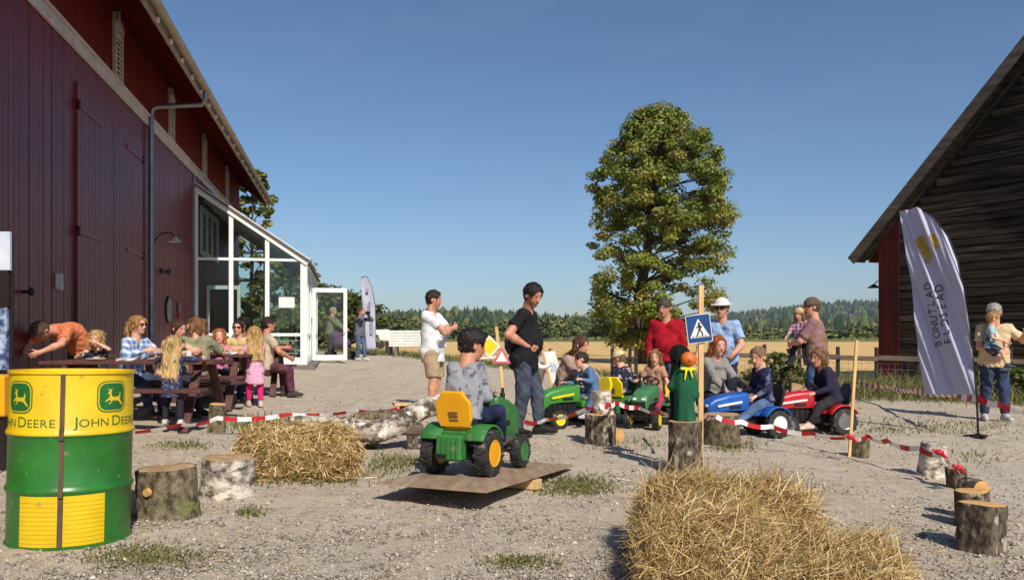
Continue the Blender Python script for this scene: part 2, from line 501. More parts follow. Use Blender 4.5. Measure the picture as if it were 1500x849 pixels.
def surface_nets(Fd, lo, h):
    nx, ny, nz = Fd.shape
    ins = Fd < 0
    cnt = np.zeros((nx - 1, ny - 1, nz - 1), np.uint8)
    for i in (0, 1):
        for j in (0, 1):
            for q in (0, 1):
                cnt += ins[i:nx - 1 + i, j:ny - 1 + j, q:nz - 1 + q]
    act = np.nonzero((cnt > 0) & (cnt < 8))
    I = np.stack(act, 1)
    if len(I) == 0:
        return np.zeros((0, 3)), np.zeros((0, 4), int)
    vid = np.full((nx - 1, ny - 1, nz - 1), -1, np.int32)
    vid[act] = np.arange(len(I))
    acc = np.zeros((len(I), 3)); m = np.zeros(len(I))
    cr = [(a, b, c) for a in (0, 1) for b in (0, 1) for c in (0, 1)]
    val = {c: Fd[I[:, 0] + c[0], I[:, 1] + c[1], I[:, 2] + c[2]].astype(float) for c in cr}
    for c in cr:
        for axn in range(3):
            if c[axn] == 0:
                e = list(c); e[axn] = 1; e = tuple(e)
                f0, f1 = val[c], val[e]
                w = (f0 < 0) != (f1 < 0)
                t = np.where(w, f0 / (f0 - f1 + 1e-20), 0)
                p = np.tile(np.array(c, float), (len(I), 1)); p[:, axn] += t
                acc[w] += p[w]; m[w] += 1
    Vt = lo + h * (I + acc / m[:, None])
    Q = []
    for axn in range(3):
        s0 = [slice(None)] * 3; s1 = [slice(None)] * 3
        s0[axn] = slice(0, -1); s1[axn] = slice(1, None)
        A = ins[tuple(s0)]; Bq = ins[tuple(s1)]
        e = np.stack(np.nonzero(A != Bq), 1)
        u, v = (axn + 1) % 3, (axn + 2) % 3
        e = e[(e[:, u] > 0) & (e[:, v] > 0) & (e[:, u] < Fd.shape[u] - 1) & (e[:, v] < Fd.shape[v] - 1)]
        if len(e) == 0: continue
        pos = A[e[:, 0], e[:, 1], e[:, 2]]
        def cell(du, dv):
            q = e.copy(); q[:, u] += du; q[:, v] += dv
            return vid[q[:, 0], q[:, 1], q[:, 2]]
        q = np.stack([cell(-1, -1), cell(0, -1), cell(0, 0), cell(-1, 0)], 1)
        q[~pos] = q[~pos][:, ::-1]
        Q.append(q)
    Q = np.concatenate(Q)
    Q = Q[(Q >= 0).all(1)]
    return Vt, Q

def relax(Vt, Q, it=1, a=0.5):
    for _ in range(it):
        s = np.zeros_like(Vt); c = np.zeros(len(Vt))
        for i in range(4):
            for j in (1, 3):
                np.add.at(s, Q[:, i], Vt[Q[:, (i + j) % 4]]); np.add.at(c, Q[:, i], 1)
        c[c == 0] = 1
        Vt = Vt * (1 - a) + a * s / c[:, None]
    return Vt

def rotm(pitch=0, roll=0, yaw=0):
    """pitch leans forward (+y), roll leans to +x, yaw turns to the left (ccw)"""
    p, r, y = math.radians(pitch), math.radians(roll), math.radians(yaw)
    Rx = np.array([[1, 0, 0], [0, math.cos(p), math.sin(p)], [0, -math.sin(p), math.cos(p)]])
    Ry = np.array([[math.cos(r), 0, math.sin(r)], [0, 1, 0], [-math.sin(r), 0, math.cos(r)]])
    Rz = np.array([[math.cos(y), -math.sin(y), 0], [math.sin(y), math.cos(y), 0], [0, 0, 1]])
    return Rz @ Ry @ Rx

def ik(a, t, l1, l2, hint):
    a = np.asarray(a, float); t = np.asarray(t, float)
    d = t - a; L = np.linalg.norm(d)
    Lm = min(max(L, abs(l1 - l2) + 0.01), (l1 + l2) * 0.995)
    u = nrm(d); e = a + u * Lm
    x = (l1 * l1 - l2 * l2 + Lm * Lm) / (2 * Lm)
    hgt = math.sqrt(max(l1 * l1 - x * x, 0))
    hv = np.asarray(hint, float); hv = nrm(hv - u * (hv @ u))
    return a + u * x + hv * hgt, e

def strands(P0, D0, length, width, cols, bend=0.25):
    """bent straws: P0 (n,3) roots, D0 (n,3) directions"""
    n = len(P0)
    D0 = D0 / np.linalg.norm(D0, axis=1)[:, None]
    L_ = length * RNG.uniform(0.45, 1.25, n)[:, None]
    w = np.cross(D0, RNG.normal(size=(n, 3))); w /= np.linalg.norm(w, axis=1)[:, None]
    w *= (width * RNG.uniform(0.6, 1.3, n))[:, None] * 0.5
    bd = RNG.normal(size=(n, 3)) * bend
    m = P0 + D0 * L_ * 0.5 + bd * L_ * 0.12
    e = P0 + (D0 + bd * 0.5) * L_
    V = np.stack([P0 - w, P0 + w, m - w, m + w, e - w * 0.7, e + w * 0.7], 1).reshape(-1, 3)
    b = (np.arange(n) * 6)[:, None]
    Fq = np.concatenate([b + np.array([[0, 1, 3, 2]]), b + np.array([[2, 3, 5, 4]])])
    pal = np.array([lin(c) for c in cols])
    cc = pal[RNG.integers(0, len(pal), n)] * RNG.uniform(0.75, 1.2, (n, 1))
    return V, Fq, np.repeat(cc, 6, 0)
_cloth = {}
def cloth(c, rough=0.9, c2=None, scale=7.0, kind='plain', c3=None):
    key = (tuple(c), rough, tuple(c2) if c2 else None, scale, kind)
    if key in _cloth: return _cloth[key]
    if kind == 'plain':
        m = mat('cloth', c, rough, c2=c2 or tuple(x * 0.84 for x in c), scale=scale, bump=0.45, bscale=36, spec=0.15)
    elif kind == 'denim':
        m = mat('denim', c, 0.9, c2=c2 or tuple(x * 0.66 for x in c), scale=9, bump=0.45, bscale=40, spec=0.15)
    elif kind == 'print':
        m = mat('printed_cloth', c, rough, c2=tuple(x * 0.92 for x in c), scale=6, bump=0.2, bscale=160, spec=0.15, speck=(c2, scale, 0.56))
    elif kind == 'plaid':
        m = bpy.data.materials.new('plaid_cloth'); nt, bs, N, L = nodes(m)
        tc = N.new('ShaderNodeTexCoord'); sx = N.new('ShaderNodeSeparateXYZ'); L.new(tc.outputs['Object'], sx.inputs[0])
        outs = []
        for ch in (0, 2):
            mu = N.new('ShaderNodeMath'); mu.operation = 'MULTIPLY'; mu.inputs[1].default_value = scale
            L.new(sx.outputs[ch], mu.inputs[0])
            fr = N.new('ShaderNodeMath'); fr.operation = 'FRACT'; L.new(mu.outputs[0], fr.inputs[0])
            gt = N.new('ShaderNodeMath'); gt.operation = 'GREATER_THAN'; gt.inputs[1].default_value = 0.55; L.new(fr.outputs[0], gt.inputs[0])
            outs.append(gt.outputs[0])
        ad = N.new('ShaderNodeMath'); ad.operation = 'ADD'; L.new(outs[0], ad.inputs[0]); L.new(outs[1], ad.inputs[1])
        dv = N.new('ShaderNodeMath'); dv.operation = 'MULTIPLY'; dv.inputs[1].default_value = 0.5; L.new(ad.outputs[0], dv.inputs[0])
        mx = N.new('ShaderNodeMix'); mx.data_type = 'RGBA'; L.new(dv.outputs[0], mx.inputs[0])
        mx.inputs[6].default_value = (*lin(c), 1); mx.inputs[7].default_value = (*lin(c2), 1)
        L.new(mx.outputs[2], bs.inputs['Base Color']); bs.inputs['Roughness'].default_value = 0.9; bs.inputs['Specular IOR Level'].default_value = 0.15
    _cloth[key] = m
    return m

_hairm = {}
def hair_mat(c):
    if c not in _hairm:
        _hairm[c] = mat('hair', c, 0.55, c2=tuple(x * 0.6 for x in c), scale=26, stretch=(1, 1, 0.25), bump=0.9, bscale=70, spec=0.3)
    return _hairm[c]

def person(label, H, loc, rz, pose=None, look=None, z0=None, kid=False, group=None, vox=None):
    """One figure. local frame: +x its right, +y ahead, +z up, origin on the ground below it."""
    po = pose or {}; lk = look or {}
    x, y = loc[0], loc[1]
    z = gz(x, y) if z0 is None else z0
    root = thing('person', label, 'child' if kid else 'person', (x, y, z), math.radians(rz), group)
    dist = max(math.hypot(x, y), 4)
    h = vox or min(max(dist / 797 * 0.75, 0.0065), 0.013)
    A = lambda v: np.asarray(v, float)
    hh = H * lk.get('hh', 1 / 5.0 if kid else 1 / 6.75)
    nb = H - 1.22 * hh
    hip = nb * (0.585 if kid else 0.615)
    T = nb - hip
    fem = lk.get('fem', False)
    sw = H * lk.get('sw', 0.084 if kid else (0.090 if fem else 0.102))
    bw = lk.get('bw', 0.86 if kid else (0.92 if fem else 1.0))
    lw = lk.get('lw', 1.0)
    ua, fa = H * 0.172, H * 0.148
    th = sh = (hip - 0.042 * H) / 2 * 1.005
    aw = lk.get('aw', 0.85 if (fem or kid) else 1.0)
    pel = A(po.get('pel', (0, 0, hip)))
    lean, roll, tw = po.get('lean', 3), po.get('roll', 0), po.get('twist', 0)
    R1 = rotm(lean * 0.55, roll * 0.6, tw * 0.4); R2 = rotm(lean * 1.25, roll * 1.2, tw)
    low, upd = R1 @ V3(0, 0, 1), R2 @ V3(0, 0, 1)
    ra, fw = R2 @ V3(1, 0, 0), R2 @ V3(0, 1, 0)
    ht = rotm(0, 0, po.get('hiptw', 0)); hx, hf = ht @ V3(1, 0, 0), ht @ V3(0, 1, 0)
    mid = pel + low * T * 0.5; nbp = mid + upd * T * 0.5
    # head
    Rh = rotm(po.get('hpitch', 0), po.get('hroll', 0), po.get('hyaw', 0))
    hu, hfw, hr = Rh @ V3(0, 0, 1), Rh @ V3(0, 1, 0), Rh @ V3(1, 0, 0)
    hc = nbp + nrm(upd * 0.55 + hu * 0.45) * (0.25 if kid else 0.34) * hh + hu * (0.33 if kid else 0.36) * hh + hfw * 0.07 * hh + fw * po.get('neckf', 0.03) * hh
    def hp(a, b, c): return hc + hr * a * hh + hfw * b * hh + hu * c * hh
    HR = np.stack([hr, hfw, hu])
    face = [ell(hp(0, -0.03, 0.12), (0.335 * hh, 0.405 * hh, 0.375 * hh), HR),
            ell(hp(0, 0.10, -0.20), (0.235 * hh, 0.275 * hh, 0.29 * hh), HR),
            ell(hp(0, 0.15, -0.04), (0.265 * hh, 0.24 * hh, 0.30 * hh), HR),
            cap(hp(0, 0.36, 0.06), hp(0, 0.44, -0.12), 0.035 * hh, 0.058 * hh, 0.04 * hh),
            cap(hp(-0.09, 0.345, -0.26), hp(0.09, 0.345, -0.26), 0.035 * hh, 0.035 * hh, 0.04 * hh),
            cap(hp(-0.05, 0.30, -0.41), hp(0.05, 0.30, -0.41), 0.06 * hh, 0.06 * hh, 0.06 * hh),
            ell(hp(0.345, -0.04, -0.03), (0.04 * hh, 0.085 * hh, 0.14 * hh), HR, 0.02 * hh),
            ell(hp(-0.345, -0.04, -0.03), (0.04 * hh, 0.085 * hh, 0.14 * hh), HR, 0.02 * hh)]
    neck = [cap(nbp - upd * 0.03 * H, hc - hu * 0.2 * hh - hfw * 0.08 * hh, 0.27 * hh * lk.get('nw', 1), 0.235 * hh * lk.get('nw', 1))]
    # torso
    tor = []
    for s in (-1, 1):
        tor.append(cap(pel + hx * s * 0.043 * H, mid + ra * s * 0.045 * H, 0.064 * H * bw, 0.056 * H * bw))
        tor.append(cap(mid + ra * s * 0.045 * H, nbp - upd * T * 0.2 + ra * s * sw * 0.58, 0.057 * H * bw, 0.05 * H))
        tor.append(cap(pel + hx * s * 0.05 * H - hf * 0.02 * H, pel + hx * s * 0.045 * H - hf * 0.01 * H - low * 0.05 * H, 0.056 * H * bw, 0.052 * H * bw))
    if lk.get('belly'):
        tor.append(ell(mid + low * (-0.14) * T + fw * 0.045 * H, (0.085 * H * bw, (0.05 + 0.022 * lk['belly']) * H, 0.095 * H)))
    if fem:
        for s in (-1, 1):
            tor.append(ell(nbp - upd * T * 0.42 + ra * s * 0.045 * H + fw * 0.055 * H, (0.04 * H, 0.04 * H, 0.04 * H)))
    shd = {}
    for s, kx in ((-1, 'L'), (1, 'R')):
        shd[kx] = nbp - upd * 0.035 * H + ra * s * sw + A(po.get('sh' + kx, (0, 0, 0)))
        tor.append(cap(nbp - upd * 0.05 * H + ra * s * 0.03 * H, shd[kx], 0.040 * H, 0.031 * H))
    # arms
    arms, hands = {}, []
    for s, kx in ((-1, 'L'), (1, 'R')):
        dflt = shd[kx] + V3(s * 0.05 * H, 0.03 * H, -(ua + fa) * 0.985)
        tgt = A(po.get('hand' + kx, dflt))
        hint = A(po.get('elb' + kx, (s * 0.6, -1.0, -0.35)))
        el, wr = ik(shd[kx], tgt, ua, fa, hint)
        arms[kx] = (shd[kx], el, wr)
        fd = nrm(wr - el)
        hd = nrm(A(po.get('hd' + kx, fd)) * 0.8 + fd * 0.2)
        pn = A(po.get('palm' + kx, (-s, 0.15, 0)))
        pn = nrm(pn - hd * (pn @ hd)); sd = np.cross(hd, pn)
        if sd @ A(po.get('thumb' + kx, (0, 1, 0.3))) < 0: sd = -sd
        hl = 0.1 * H * lk.get('hl', 1.0)
        fr = max(0.0052 * H, 0.62 * h)
        kh = 0.006
        hands.append(cap(wr, wr + hd * hl * 0.12, 0.017 * H * aw, 0.016 * H * aw))
        for q in (-1, 0, 1):
            hands.append(cap(wr + hd * hl * 0.08 + sd * q * 0.007 * H, wr + hd * hl * 0.48 + sd * q * 0.0155 * H, 0.0095 * H, 0.0095 * H, 0.012))
        cu = math.radians(po.get('curl' + kx, 30))
        for q, ln in ((-1.5, 0.42), (-0.5, 0.5), (0.5, 0.53), (1.5, 0.47)):
            b0 = wr + hd * hl * 0.5 + sd * q * 0.0115 * H
            d1 = hd * math.cos(cu * 0.7) + pn * math.sin(cu * 0.7) + sd * q * 0.05
            d2 = hd * math.cos(cu * 1.9) + pn * math.sin(cu * 1.9)
            b1 = b0 + d1 * hl * ln * 0.5; b2 = b1 + d2 * hl * ln * 0.5
            hands.append(cap(b0, b1, fr * 1.08, fr, kh)); hands.append(cap(b1, b2, fr, fr * 0.85, kh))
        t0 = wr + hd * hl * 0.14 + sd * 0.018 * H
        t1 = t0 + (hd * 0.75 + sd * 0.6 + pn * 0.35) * hl * 0.3
        hands.append(cap(t0, t1, fr * 1.35, fr * 1.15, 0.01)); hands.append(cap(t1, t1 + (hd * 0.95 + sd * 0.1 + pn * 0.35) * hl * 0.28, fr * 1.1, fr * 0.9, kh))
    armp = []
    for kx in 'LR':
        a, e, w = arms[kx]
        armp += [cap(a, a + (e - a) * 0.5, 0.034 * H * aw, 0.031 * H * aw), cap(a + (e - a) * 0.5, e, 0.031 * H * aw, 0.025 * H * aw),
                 cap(e, e + (w - e) * 0.35, 0.025 * H * aw, 0.0265 * H * aw), cap(e + (w - e) * 0.35, w, 0.0265 * H * aw, 0.0165 * H * aw)]
    # legs
    legs, legp, feet = {}, [], []
    shoes = []
    for s, kx in ((-1, 'L'), (1, 'R')):
        hj = pel + hx * s * 0.05 * H
        tgt = A(po.get('foot' + kx, (s * 0.075 * H + pel[0] * 0.5, pel[1] * 0.5, 0.044 * H)))
        kn, an = ik(hj, tgt, th, sh, A(po.get('knee' + kx, (s * 0.15, 1, 0.1))))
        legs[kx] = (hj, kn, an)
        cm = kn + (an - kn) * 0.33
        back = nrm(np.cross(np.cross(nrm(an - kn), hf), nrm(an - kn)))
        legp += [cap(hj, kn, 0.054 * H * bw * lw, 0.036 * H * lw), cap(kn, cm - back * 0.006 * H, 0.035 * H * lw, 0.034 * H * lw), cap(cm - back * 0.006 * H, an, 0.034 * H * lw, 0.021 * H)]
        fy = math.radians(po.get('toe' + kx, -s * 8)); fp = math.radians(po.get('fp' + kx, 0))
        Rz = np.array([[math.cos(fy), -math.sin(fy), 0], [math.sin(fy), math.cos(fy), 0], [0, 0, 1]])
        fd = Rz @ hf * math.cos(fp) + V3(0, 0, 1) * math.sin(fp)
        fu = nrm(np.cross(np.cross(fd, V3(0, 0, 1)), fd))
        sole = an - fu * 0.042 * H
        he = an - fd * 0.022 * H - fu * 0.02 * H; to = an + fd * 0.092 * H - fu * 0.026 * H
        feet += [cap(he, an + fd * 0.05 * H - fu * 0.016 * H, 0.021 * H, 0.019 * H), cap(an + fd * 0.05 * H - fu * 0.016 * H, to, 0.019 * H, 0.014 * H)]
        ct = [(sole, -fu)]
        shoes.append([cap(he - fu * 0.004 * H, an + fd * 0.04 * H - fu * 0.012 * H, 0.029 * H, 0.028 * H, None, ct), cap(an + fd * 0.03 * H - fu * 0.02 * H, to + fd * 0.006 * H, 0.028 * H, 0.022 * H, None, ct),
                      cap(an - fd * 0.004 * H, an + fu * lk.get('boot', 0.012) * H, 0.029 * H, 0.03 * H, None, ct)])
    kk = 0.014 * H
    def infl(p, d, cuts=()):
        if p[0] == 'c': return cap(p[1], p[2], p[3] + d, p[4] + d, p[5], tuple(p[6]) + tuple(cuts))
        return ell(p[1], p[2] + d, p[3], p[5], tuple(p[6]) + tuple(cuts))
    bk_ = (lk.get('bottom') or ('pants',))[0]
    tor_b = [infl(p, -0.010 * H) for p in tor] if lk.get('top', 1) else tor
    legp_b = []
    for i, p in enumerate(legp):
        thigh = i % 3 == 0
        d = {'pants': -0.009, 'leggings': -0.009, 'shorts': -0.006 if thigh else 0, 'skirt': 0}[bk_] * H
        legp_b.append(infl(p, d))
    armp_b = [infl(p, -0.005 * H) for p in armp] if (lk.get('top') or ('tee',))[0] in ('long', 'jacket') else armp
    vt, q = sdf_surface(tor_b + armp_b + legp_b + feet + neck + face + hands, h, kk)
    vt = relax(vt, q, 1, 0.35)
    me = np_mesh('body', vt, q)
    # colours of the face
    sk = np.array(lin(lk.get('skin', (214, 160, 132))))
    col = np.tile(sk, (len(vt), 1))
    L = (vt - hc) @ HR.T / hh
    near = (np.abs(L) < 0.62).all(1)
    def spot(cx, cz, rx, rz_, c, a=1.0, minf=0.12):
        w = near & (L[:, 1] > minf)
        d = ((np.abs(L[:, 0]) - cx) / rx) ** 2 + ((L[:, 2] - cz) / rz_) ** 2
        f = np.where(w, np.clip(1.6 - d, 0, 1), 0)[:, None] * a
        col[:] = col * (1 - f) + np.array(lin(c)) * f
    spot(0.2, -0.1, 0.12, 0.1, tuple(min(255, c * f) for c, f in zip(lk.get('skin', (214, 160, 132)), (1.03, 0.86, 0.84))), 0.6)
    spot(0.0, -0.265, 0.11, 0.035, (176, 96, 88), 0.8)
    spot(0.135, 0.045, 0.062, 0.032, (52, 40, 36), 0.95)
    spot(0.14, 0.125, 0.1, 0.025, tuple(int(v * 0.8) for v in lk.get('hair', (60, 44, 34))), 0.8)
    if lk.get('beard'):
        w = near & (L[:, 1] > -0.02) & (L[:, 2] < -0.13)
        f = np.where(w, np.clip((-0.13 - L[:, 2]) * 8, 0, 1) * (np.abs(L[:, 2] + 0.265) + np.abs(L[:, 0]) * 0.6 > 0.045), 0)[:, None] * lk['beard']
        col[:] = col * (1 - f) + np.array(lin(lk.get('beardc', lk.get('hair', (60, 44, 34))))) * f
    set_col(me, col)
    obj('body', me, M['skin'], root)
    def wear(name, prims, m, k=kk, **kw):
        v, qq = sdf_surface(prims, h, k, seed=abs(hash(label)) % 1000 if False else len(label), **kw)
        if len(v) == 0: return None
        v = relax(v, qq, 1, 0.3)
        return obj(name, np_mesh(name, v, qq), m, root)
    wr_amp = lk.get('wrinkle', 0.0055) * (0.75 if kid else 1.0)
    # trousers, shorts, leggings
    b = lk.get('bottom', ('pants', (60, 70, 92)))
    if b:
        kind, bm_ = b[0], b[1]
        bm_ = bm_ if not isinstance(bm_, tuple) else cloth(bm_, kind='denim')
        loose = {'pants': 0.011, 'shorts': 0.02, 'leggings': 0.005, 'skirt': 0.004}[kind] * (H / 1.75) ** 0.5
        frac = {'pants': 1.93, 'shorts': lk.get('shortlen', 0.92), 'leggings': lk.get('leglen', 1.9), 'skirt': 0.4}[kind]
        pr = []
        wc = [(pel + low * T * lk.get('waist', 0.25 if lk.get('hem', -0.12) > -0.05 else lk.get('hem', -0.12) + 0.24), low)]
        for p in tor[:6]:
            pr.append(infl(p, loose * 0.8, wc))
        for kx in 'LR':
            hj, kn, an = legs[kx]
            if frac <= 1.0:
                pr.append(cap(hj, kn, 0.056 * H * bw * lw + loose, 0.045 * H * lw + loose, None, [(hj + (kn - hj) * frac, nrm(kn - hj))]))
            else:
                e = kn + (an - kn) * (frac - 1)
                wd = {'pants': 0.031, 'leggings': 0.024}.get(kind, 0.03) * H * lw
                pr.append(cap(hj, kn, 0.054 * H * bw * lw + loose, 0.038 * H * lw + loose))
                pr.append(cap(kn, an + (an - kn) * 0.12, 0.037 * H * lw + loose, wd + loose * 0.5, None, [(e, nrm(an - kn))]))
        if kind == 'skirt':
            pr = [infl(p, 0.008, wc) for p in tor[:6]] + [cap(pel + low * 0.1 * T, (legs['L'][1] + legs['R'][1]) / 2 + V3(0, 0, 0), 0.1 * H, 0.12 * H, None, wc)]
        wear({'pants': 'trousers'}.get(kind, kind), pr, bm_, wrinkle=wr_amp * 1.1 if kind != 'leggings' else 0.0015, wl=0.11)
    # shoes
    shc = lk.get('shoes', (70, 62, 56))
    if shc:
        shm = cloth(shc, 0.6)
        for pset in shoes:
            wear('shoe', pset, shm, k=0.012)
    # top
    t = lk.get('top', ('tee', (200, 200, 200)))
    if t:
        kind, tm = t[0], t[1]
        tm = tm if not isinstance(tm, tuple) else cloth(tm)
        lo_ = {'tee': 0.017, 'long': 0.015, 'jacket': 0.024, 'dress': 0.013, 'vest': 0.02, 'tank': 0.013}[kind] * (H / 1.75) ** 0.5
        hem = lk.get('hem', -0.12)
        hc_ = [(pel + low * T * hem, -low)]
        pr = [infl(p, lo_ + (0.005 if i < 6 and kind != 'dress' else 0), hc_) for i, p in enumerate(tor)]
        sl = {'tee': lk.get('sleeve', 0.66), 'long': 1.93, 'jacket': 1.93, 'dress': lk.get('sleeve', 0.5), 'vest': 0.0, 'tank': 0.0}[kind]
        sl = lk.get('sleeve', sl)
        for kx in 'LR':
            a, e, w = arms[kx]
            if 0 < sl <= 1:
                pr.append(cap(a, e, 0.034 * H * aw + lo_ * 0.7, 0.032 * H * aw + lo_ * 1.2, None, [(a + (e - a) * sl, nrm(e - a))]))
            elif sl > 1:
                pr.append(cap(a, e, 0.034 * H * aw + lo_ * 0.7, 0.029 * H * aw + lo_ * 0.8))
                pr.append(cap(e, w, 0.029 * H * aw + lo_ * 0.8, 0.02 * H * aw + lo_ * 0.5, None, [(e + (w - e) * (sl - 1), nrm(w - e))]))
        if kind in ('tee', 'long', 'jacket') and hem < 0.05:
            pr.append(cap(mid, pel + low * T * (hem - 0.1), 0.076 * H * bw + lo_, 0.083 * H * bw + lo_, None, hc_))
        if kind == 'dress':
            kz = pel + (legs['L'][1] + legs['R'][1] - legs['L'][0] - legs['R'][0]) * 0.5 * lk.get('dresslen', 0.8)
            dn = nrm(kz - pel)
            pr.append(cap(pel + low * 0.15 * T, kz + dn * 0.1, 0.085 * H, lk.get('flare', 0.15) * H, None, [(kz, dn)]))
        sb = [ell(nbp + upd * 0.03 * H + fw * 0.02 * H, (0.052 * H, 0.05 * H, 0.045 * H), np.stack([ra, fw, upd]))] if kind != 'jacket' else []
        wear({'tee': 't_shirt', 'long': 'sweater', 'jacket': 'jacket', 'dress': 'dress', 'vest': 'vest', 'tank': 'top'}[kind], pr, tm, subs=sb, wrinkle=wr_amp, wl=lk.get('wl', 0.1))
        if lk.get('under'):   # shirt tail showing below the hem
            hc2 = [(pel + low * T * (hem - 0.12), -low), (pel + low * T * (hem + 0.03), low)]
            wear('undershirt', [cap(mid, pel + low * T * (hem - 0.2), 0.074 * H * bw + lo_ * 0.7, 0.075 * H * bw + lo_ * 0.7, None, hc2)], cloth(lk['under']), k=0.01)
    # hair and headgear
    hm = hair_mat(lk.get('hair', (60, 44, 34)))
    hs = lk.get('hstyle', 'short')
    if hs != 'bald':
        thk = lk.get('hthick', 0.035)
        pr = [ell(hp(0, -0.035, 0.125), ((0.345 + thk) * hh, (0.415 + thk) * hh, (0.38 + thk * 1.2) * hh), HR)]
        front = 0.25 if hs != 'receding' else 0.12
        sb = [ell(hp(0, 0.46, -0.16), (0.34 * hh, 0.40 * hh, (0.30 + front) * hh * 0.95), HR)]
        cu = []
        if hs in ('short', 'receding', 'buzz'):
            pr.append(ell(hp(0, -0.14, -0.12), (0.30 * hh, 0.27 * hh, 0.24 * hh), HR))
            sb += [ell(hp(sx * 0.36, 0.1, -0.17), (0.14 * hh, 0.19 * hh, 0.26 * hh), HR) for sx in (-1, 1)]
            cu = [(hp(0, 0, -0.3), -hu)]
        else:
            pr.append(ell(hp(0, -0.13, -0.15), (0.35 * hh, 0.30 * hh, 0.34 * hh), HR))
            bk = nbp - fw * 0.07 * H
            ln = lk.get('hlen', 1.0)
            if hs == 'long':
                for sx in (-1, -0.66, -0.33, 0, 0.33, 0.66, 1):
                    e = hp(sx * 0.32, -0.22, -0.55 * ln) * 0.35 + (nbp + ra * sx * 0.32 * hh - fw * (0.098 * H) - upd * hh * 0.75 * ln) * 0.65
                    m0 = hp(sx * 0.36, -0.14 - 0.1 * (1 - abs(sx)), -0.3)
                    pr += [cap(hp(sx * 0.28, -0.14, 0.1), m0, 0.13 * hh, 0.14 * hh), cap(m0, e, 0.14 * hh, 0.095 * hh)]
            if hs == 'bob':
                for sx in (-1, 1):
                    pr.append(cap(hp(sx * 0.32, -0.05, 0.05), hp(sx * 0.34, 0.0, -0.42), 0.13 * hh, 0.12 * hh))
                pr.append(cap(hp(0, -0.3, 0.0), hp(0, -0.3, -0.4), 0.2 * hh, 0.2 * hh))
            if hs == 'ponytail':
                pr = pr[:1] + [ell(hp(0, -0.15, -0.08), (0.32 * hh, 0.28 * hh, 0.26 * hh), HR)]
                p0, p1, p2, p3 = hp(0, -0.42, 0.16), hp(0, -0.62, 0.1), hp(0, -0.72, -0.3), hp(0, -0.62, -0.75)
                pr += [cap(p0, p1, 0.07 * hh, 0.1 * hh), cap(p1, p2, 0.11 * hh, 0.12 * hh), cap(p2, p3, 0.12 * hh, 0.04 * hh)]
            if hs == 'bun':
                pr.append(ell(hp(0, -0.42, 0.28), (0.17 * hh,) * 3, HR))
        v, qq = sdf_surface(pr, max(h * 0.8, 0.006), 0.05 * hh, subs=sb, cuts=cu, wrinkle=(0.011 if hs in ('short', 'receding') else 0.014) * hh, wl=0.03 if hs != 'long' else 0.045, seed=len(label), wdir=(1, 1, 1) if hs in ('short', 'receding', 'bun') else (1, 1, 0.18))
        if len(v):
            ho = obj('hair', np_mesh('hair', v, qq), hm, root)
            # loose locks break up the outline
            ns = 420
            tq = v[qq]; nq = np.cross(tq[:, 1] - tq[:, 0], tq[:, 3] - tq[:, 0]); nq /= np.linalg.norm(nq, axis=1)[:, None] + 1e-9
            fi = RNG.integers(0, len(qq), ns); P_ = tq[fi].mean(1) + RNG.normal(size=(ns, 3)) * h * 0.5; Nf = nq[fi]
            grow = np.tile(-hu * (1.0 if hs in ('long', 'bob', 'ponytail') else 0.35) + (hfw * 0.25 if hs in ('short', 'receding') else -hfw * 0.1), (ns, 1)) + RNG.normal(size=(ns, 3)) * 0.25
            grow = grow - Nf * (grow * Nf).sum(1)[:, None] * 0.97 + Nf * 0.03
            LV, LF, LC = strands(P_ - Nf * 0.001, grow, hh * (0.30 if hs in ('long', 'bob', 'ponytail') else 0.11), 0.0055, [lk.get('hair', (60, 44, 34))], 0.12)
            LC = LC * RNG.uniform(0.55, 1.25, (ns, 1)).repeat(6, 0)
            lm = np_mesh('locks', LV, LF, smooth=False); set_col(lm, LC)
            obj('locks', lm, M['locks'], ho)['kind'] = 'stuff'
    hat = lk.get('hat')
    if hat:
        kind, hcol = hat
        mm = cloth(hcol, 0.85)
        if kind == 'brim':
            pr = [ell(hp(0, -0.03, 0.24), (0.40 * hh, 0.46 * hh, 0.38 * hh), HR, None, [(hp(0, 0, 0.2), -hu)]),
                  ell(hp(0, -0.02, 0.21), (0.66 * hh, 0.74 * hh, 0.045 * hh), HR)]
        elif kind == 'cap':
            pr = [ell(hp(0, -0.03, 0.15), (0.40 * hh, 0.46 * hh, 0.42 * hh), HR, None, [(hp(0, 0, 0.17), -hu)]),
                  ell(hp(0, 0.42, 0.2), (0.27 * hh, 0.34 * hh, 0.04 * hh), HR, None, [(hp(0, 0.2, 0.2), -hfw)])]
        else:
            pr = [ell(hp(0, -0.05, 0.14), (0.41 * hh, 0.47 * hh, 0.45 * hh), HR, None, [(hp(0, 0, 0.12), -hu * 0.95 + hfw * -0.1)])]
        wear('hat', pr, mm, k=0.02)
    if lk.get('glasses'):
        mb = MB()
        for sx in (-1, 1):
            mb.box(Vector(hp(sx * 0.14, 0.40, 0.04)), (0.2 * hh, 0.03 * hh, 0.13 * hh), Matrix(HR.T.tolist()))
            mb.tube([Vector(hp(sx * 0.22, 0.39, 0.06)), Vector(hp(sx * 0.37, 0.05, 0.06)), Vector(hp(sx * 0.38, -0.06, 0.03))], 0.016 * hh, 5)
        mb.tube([Vector(hp(-0.06, 0.42, 0.06)), Vector(hp(0.06, 0.42, 0.06))], 0.016 * hh, 5)
        mb.build('sunglasses', M['black'], root)
    root['_k'] = 1
    del root['_k']
    info = dict(hc=hc, hh=hh, nbp=nbp, shd=shd, arms=arms, pel=pel, mid=mid, ra=ra, fw=fw, up=upd, legs=legs)
    return root, info
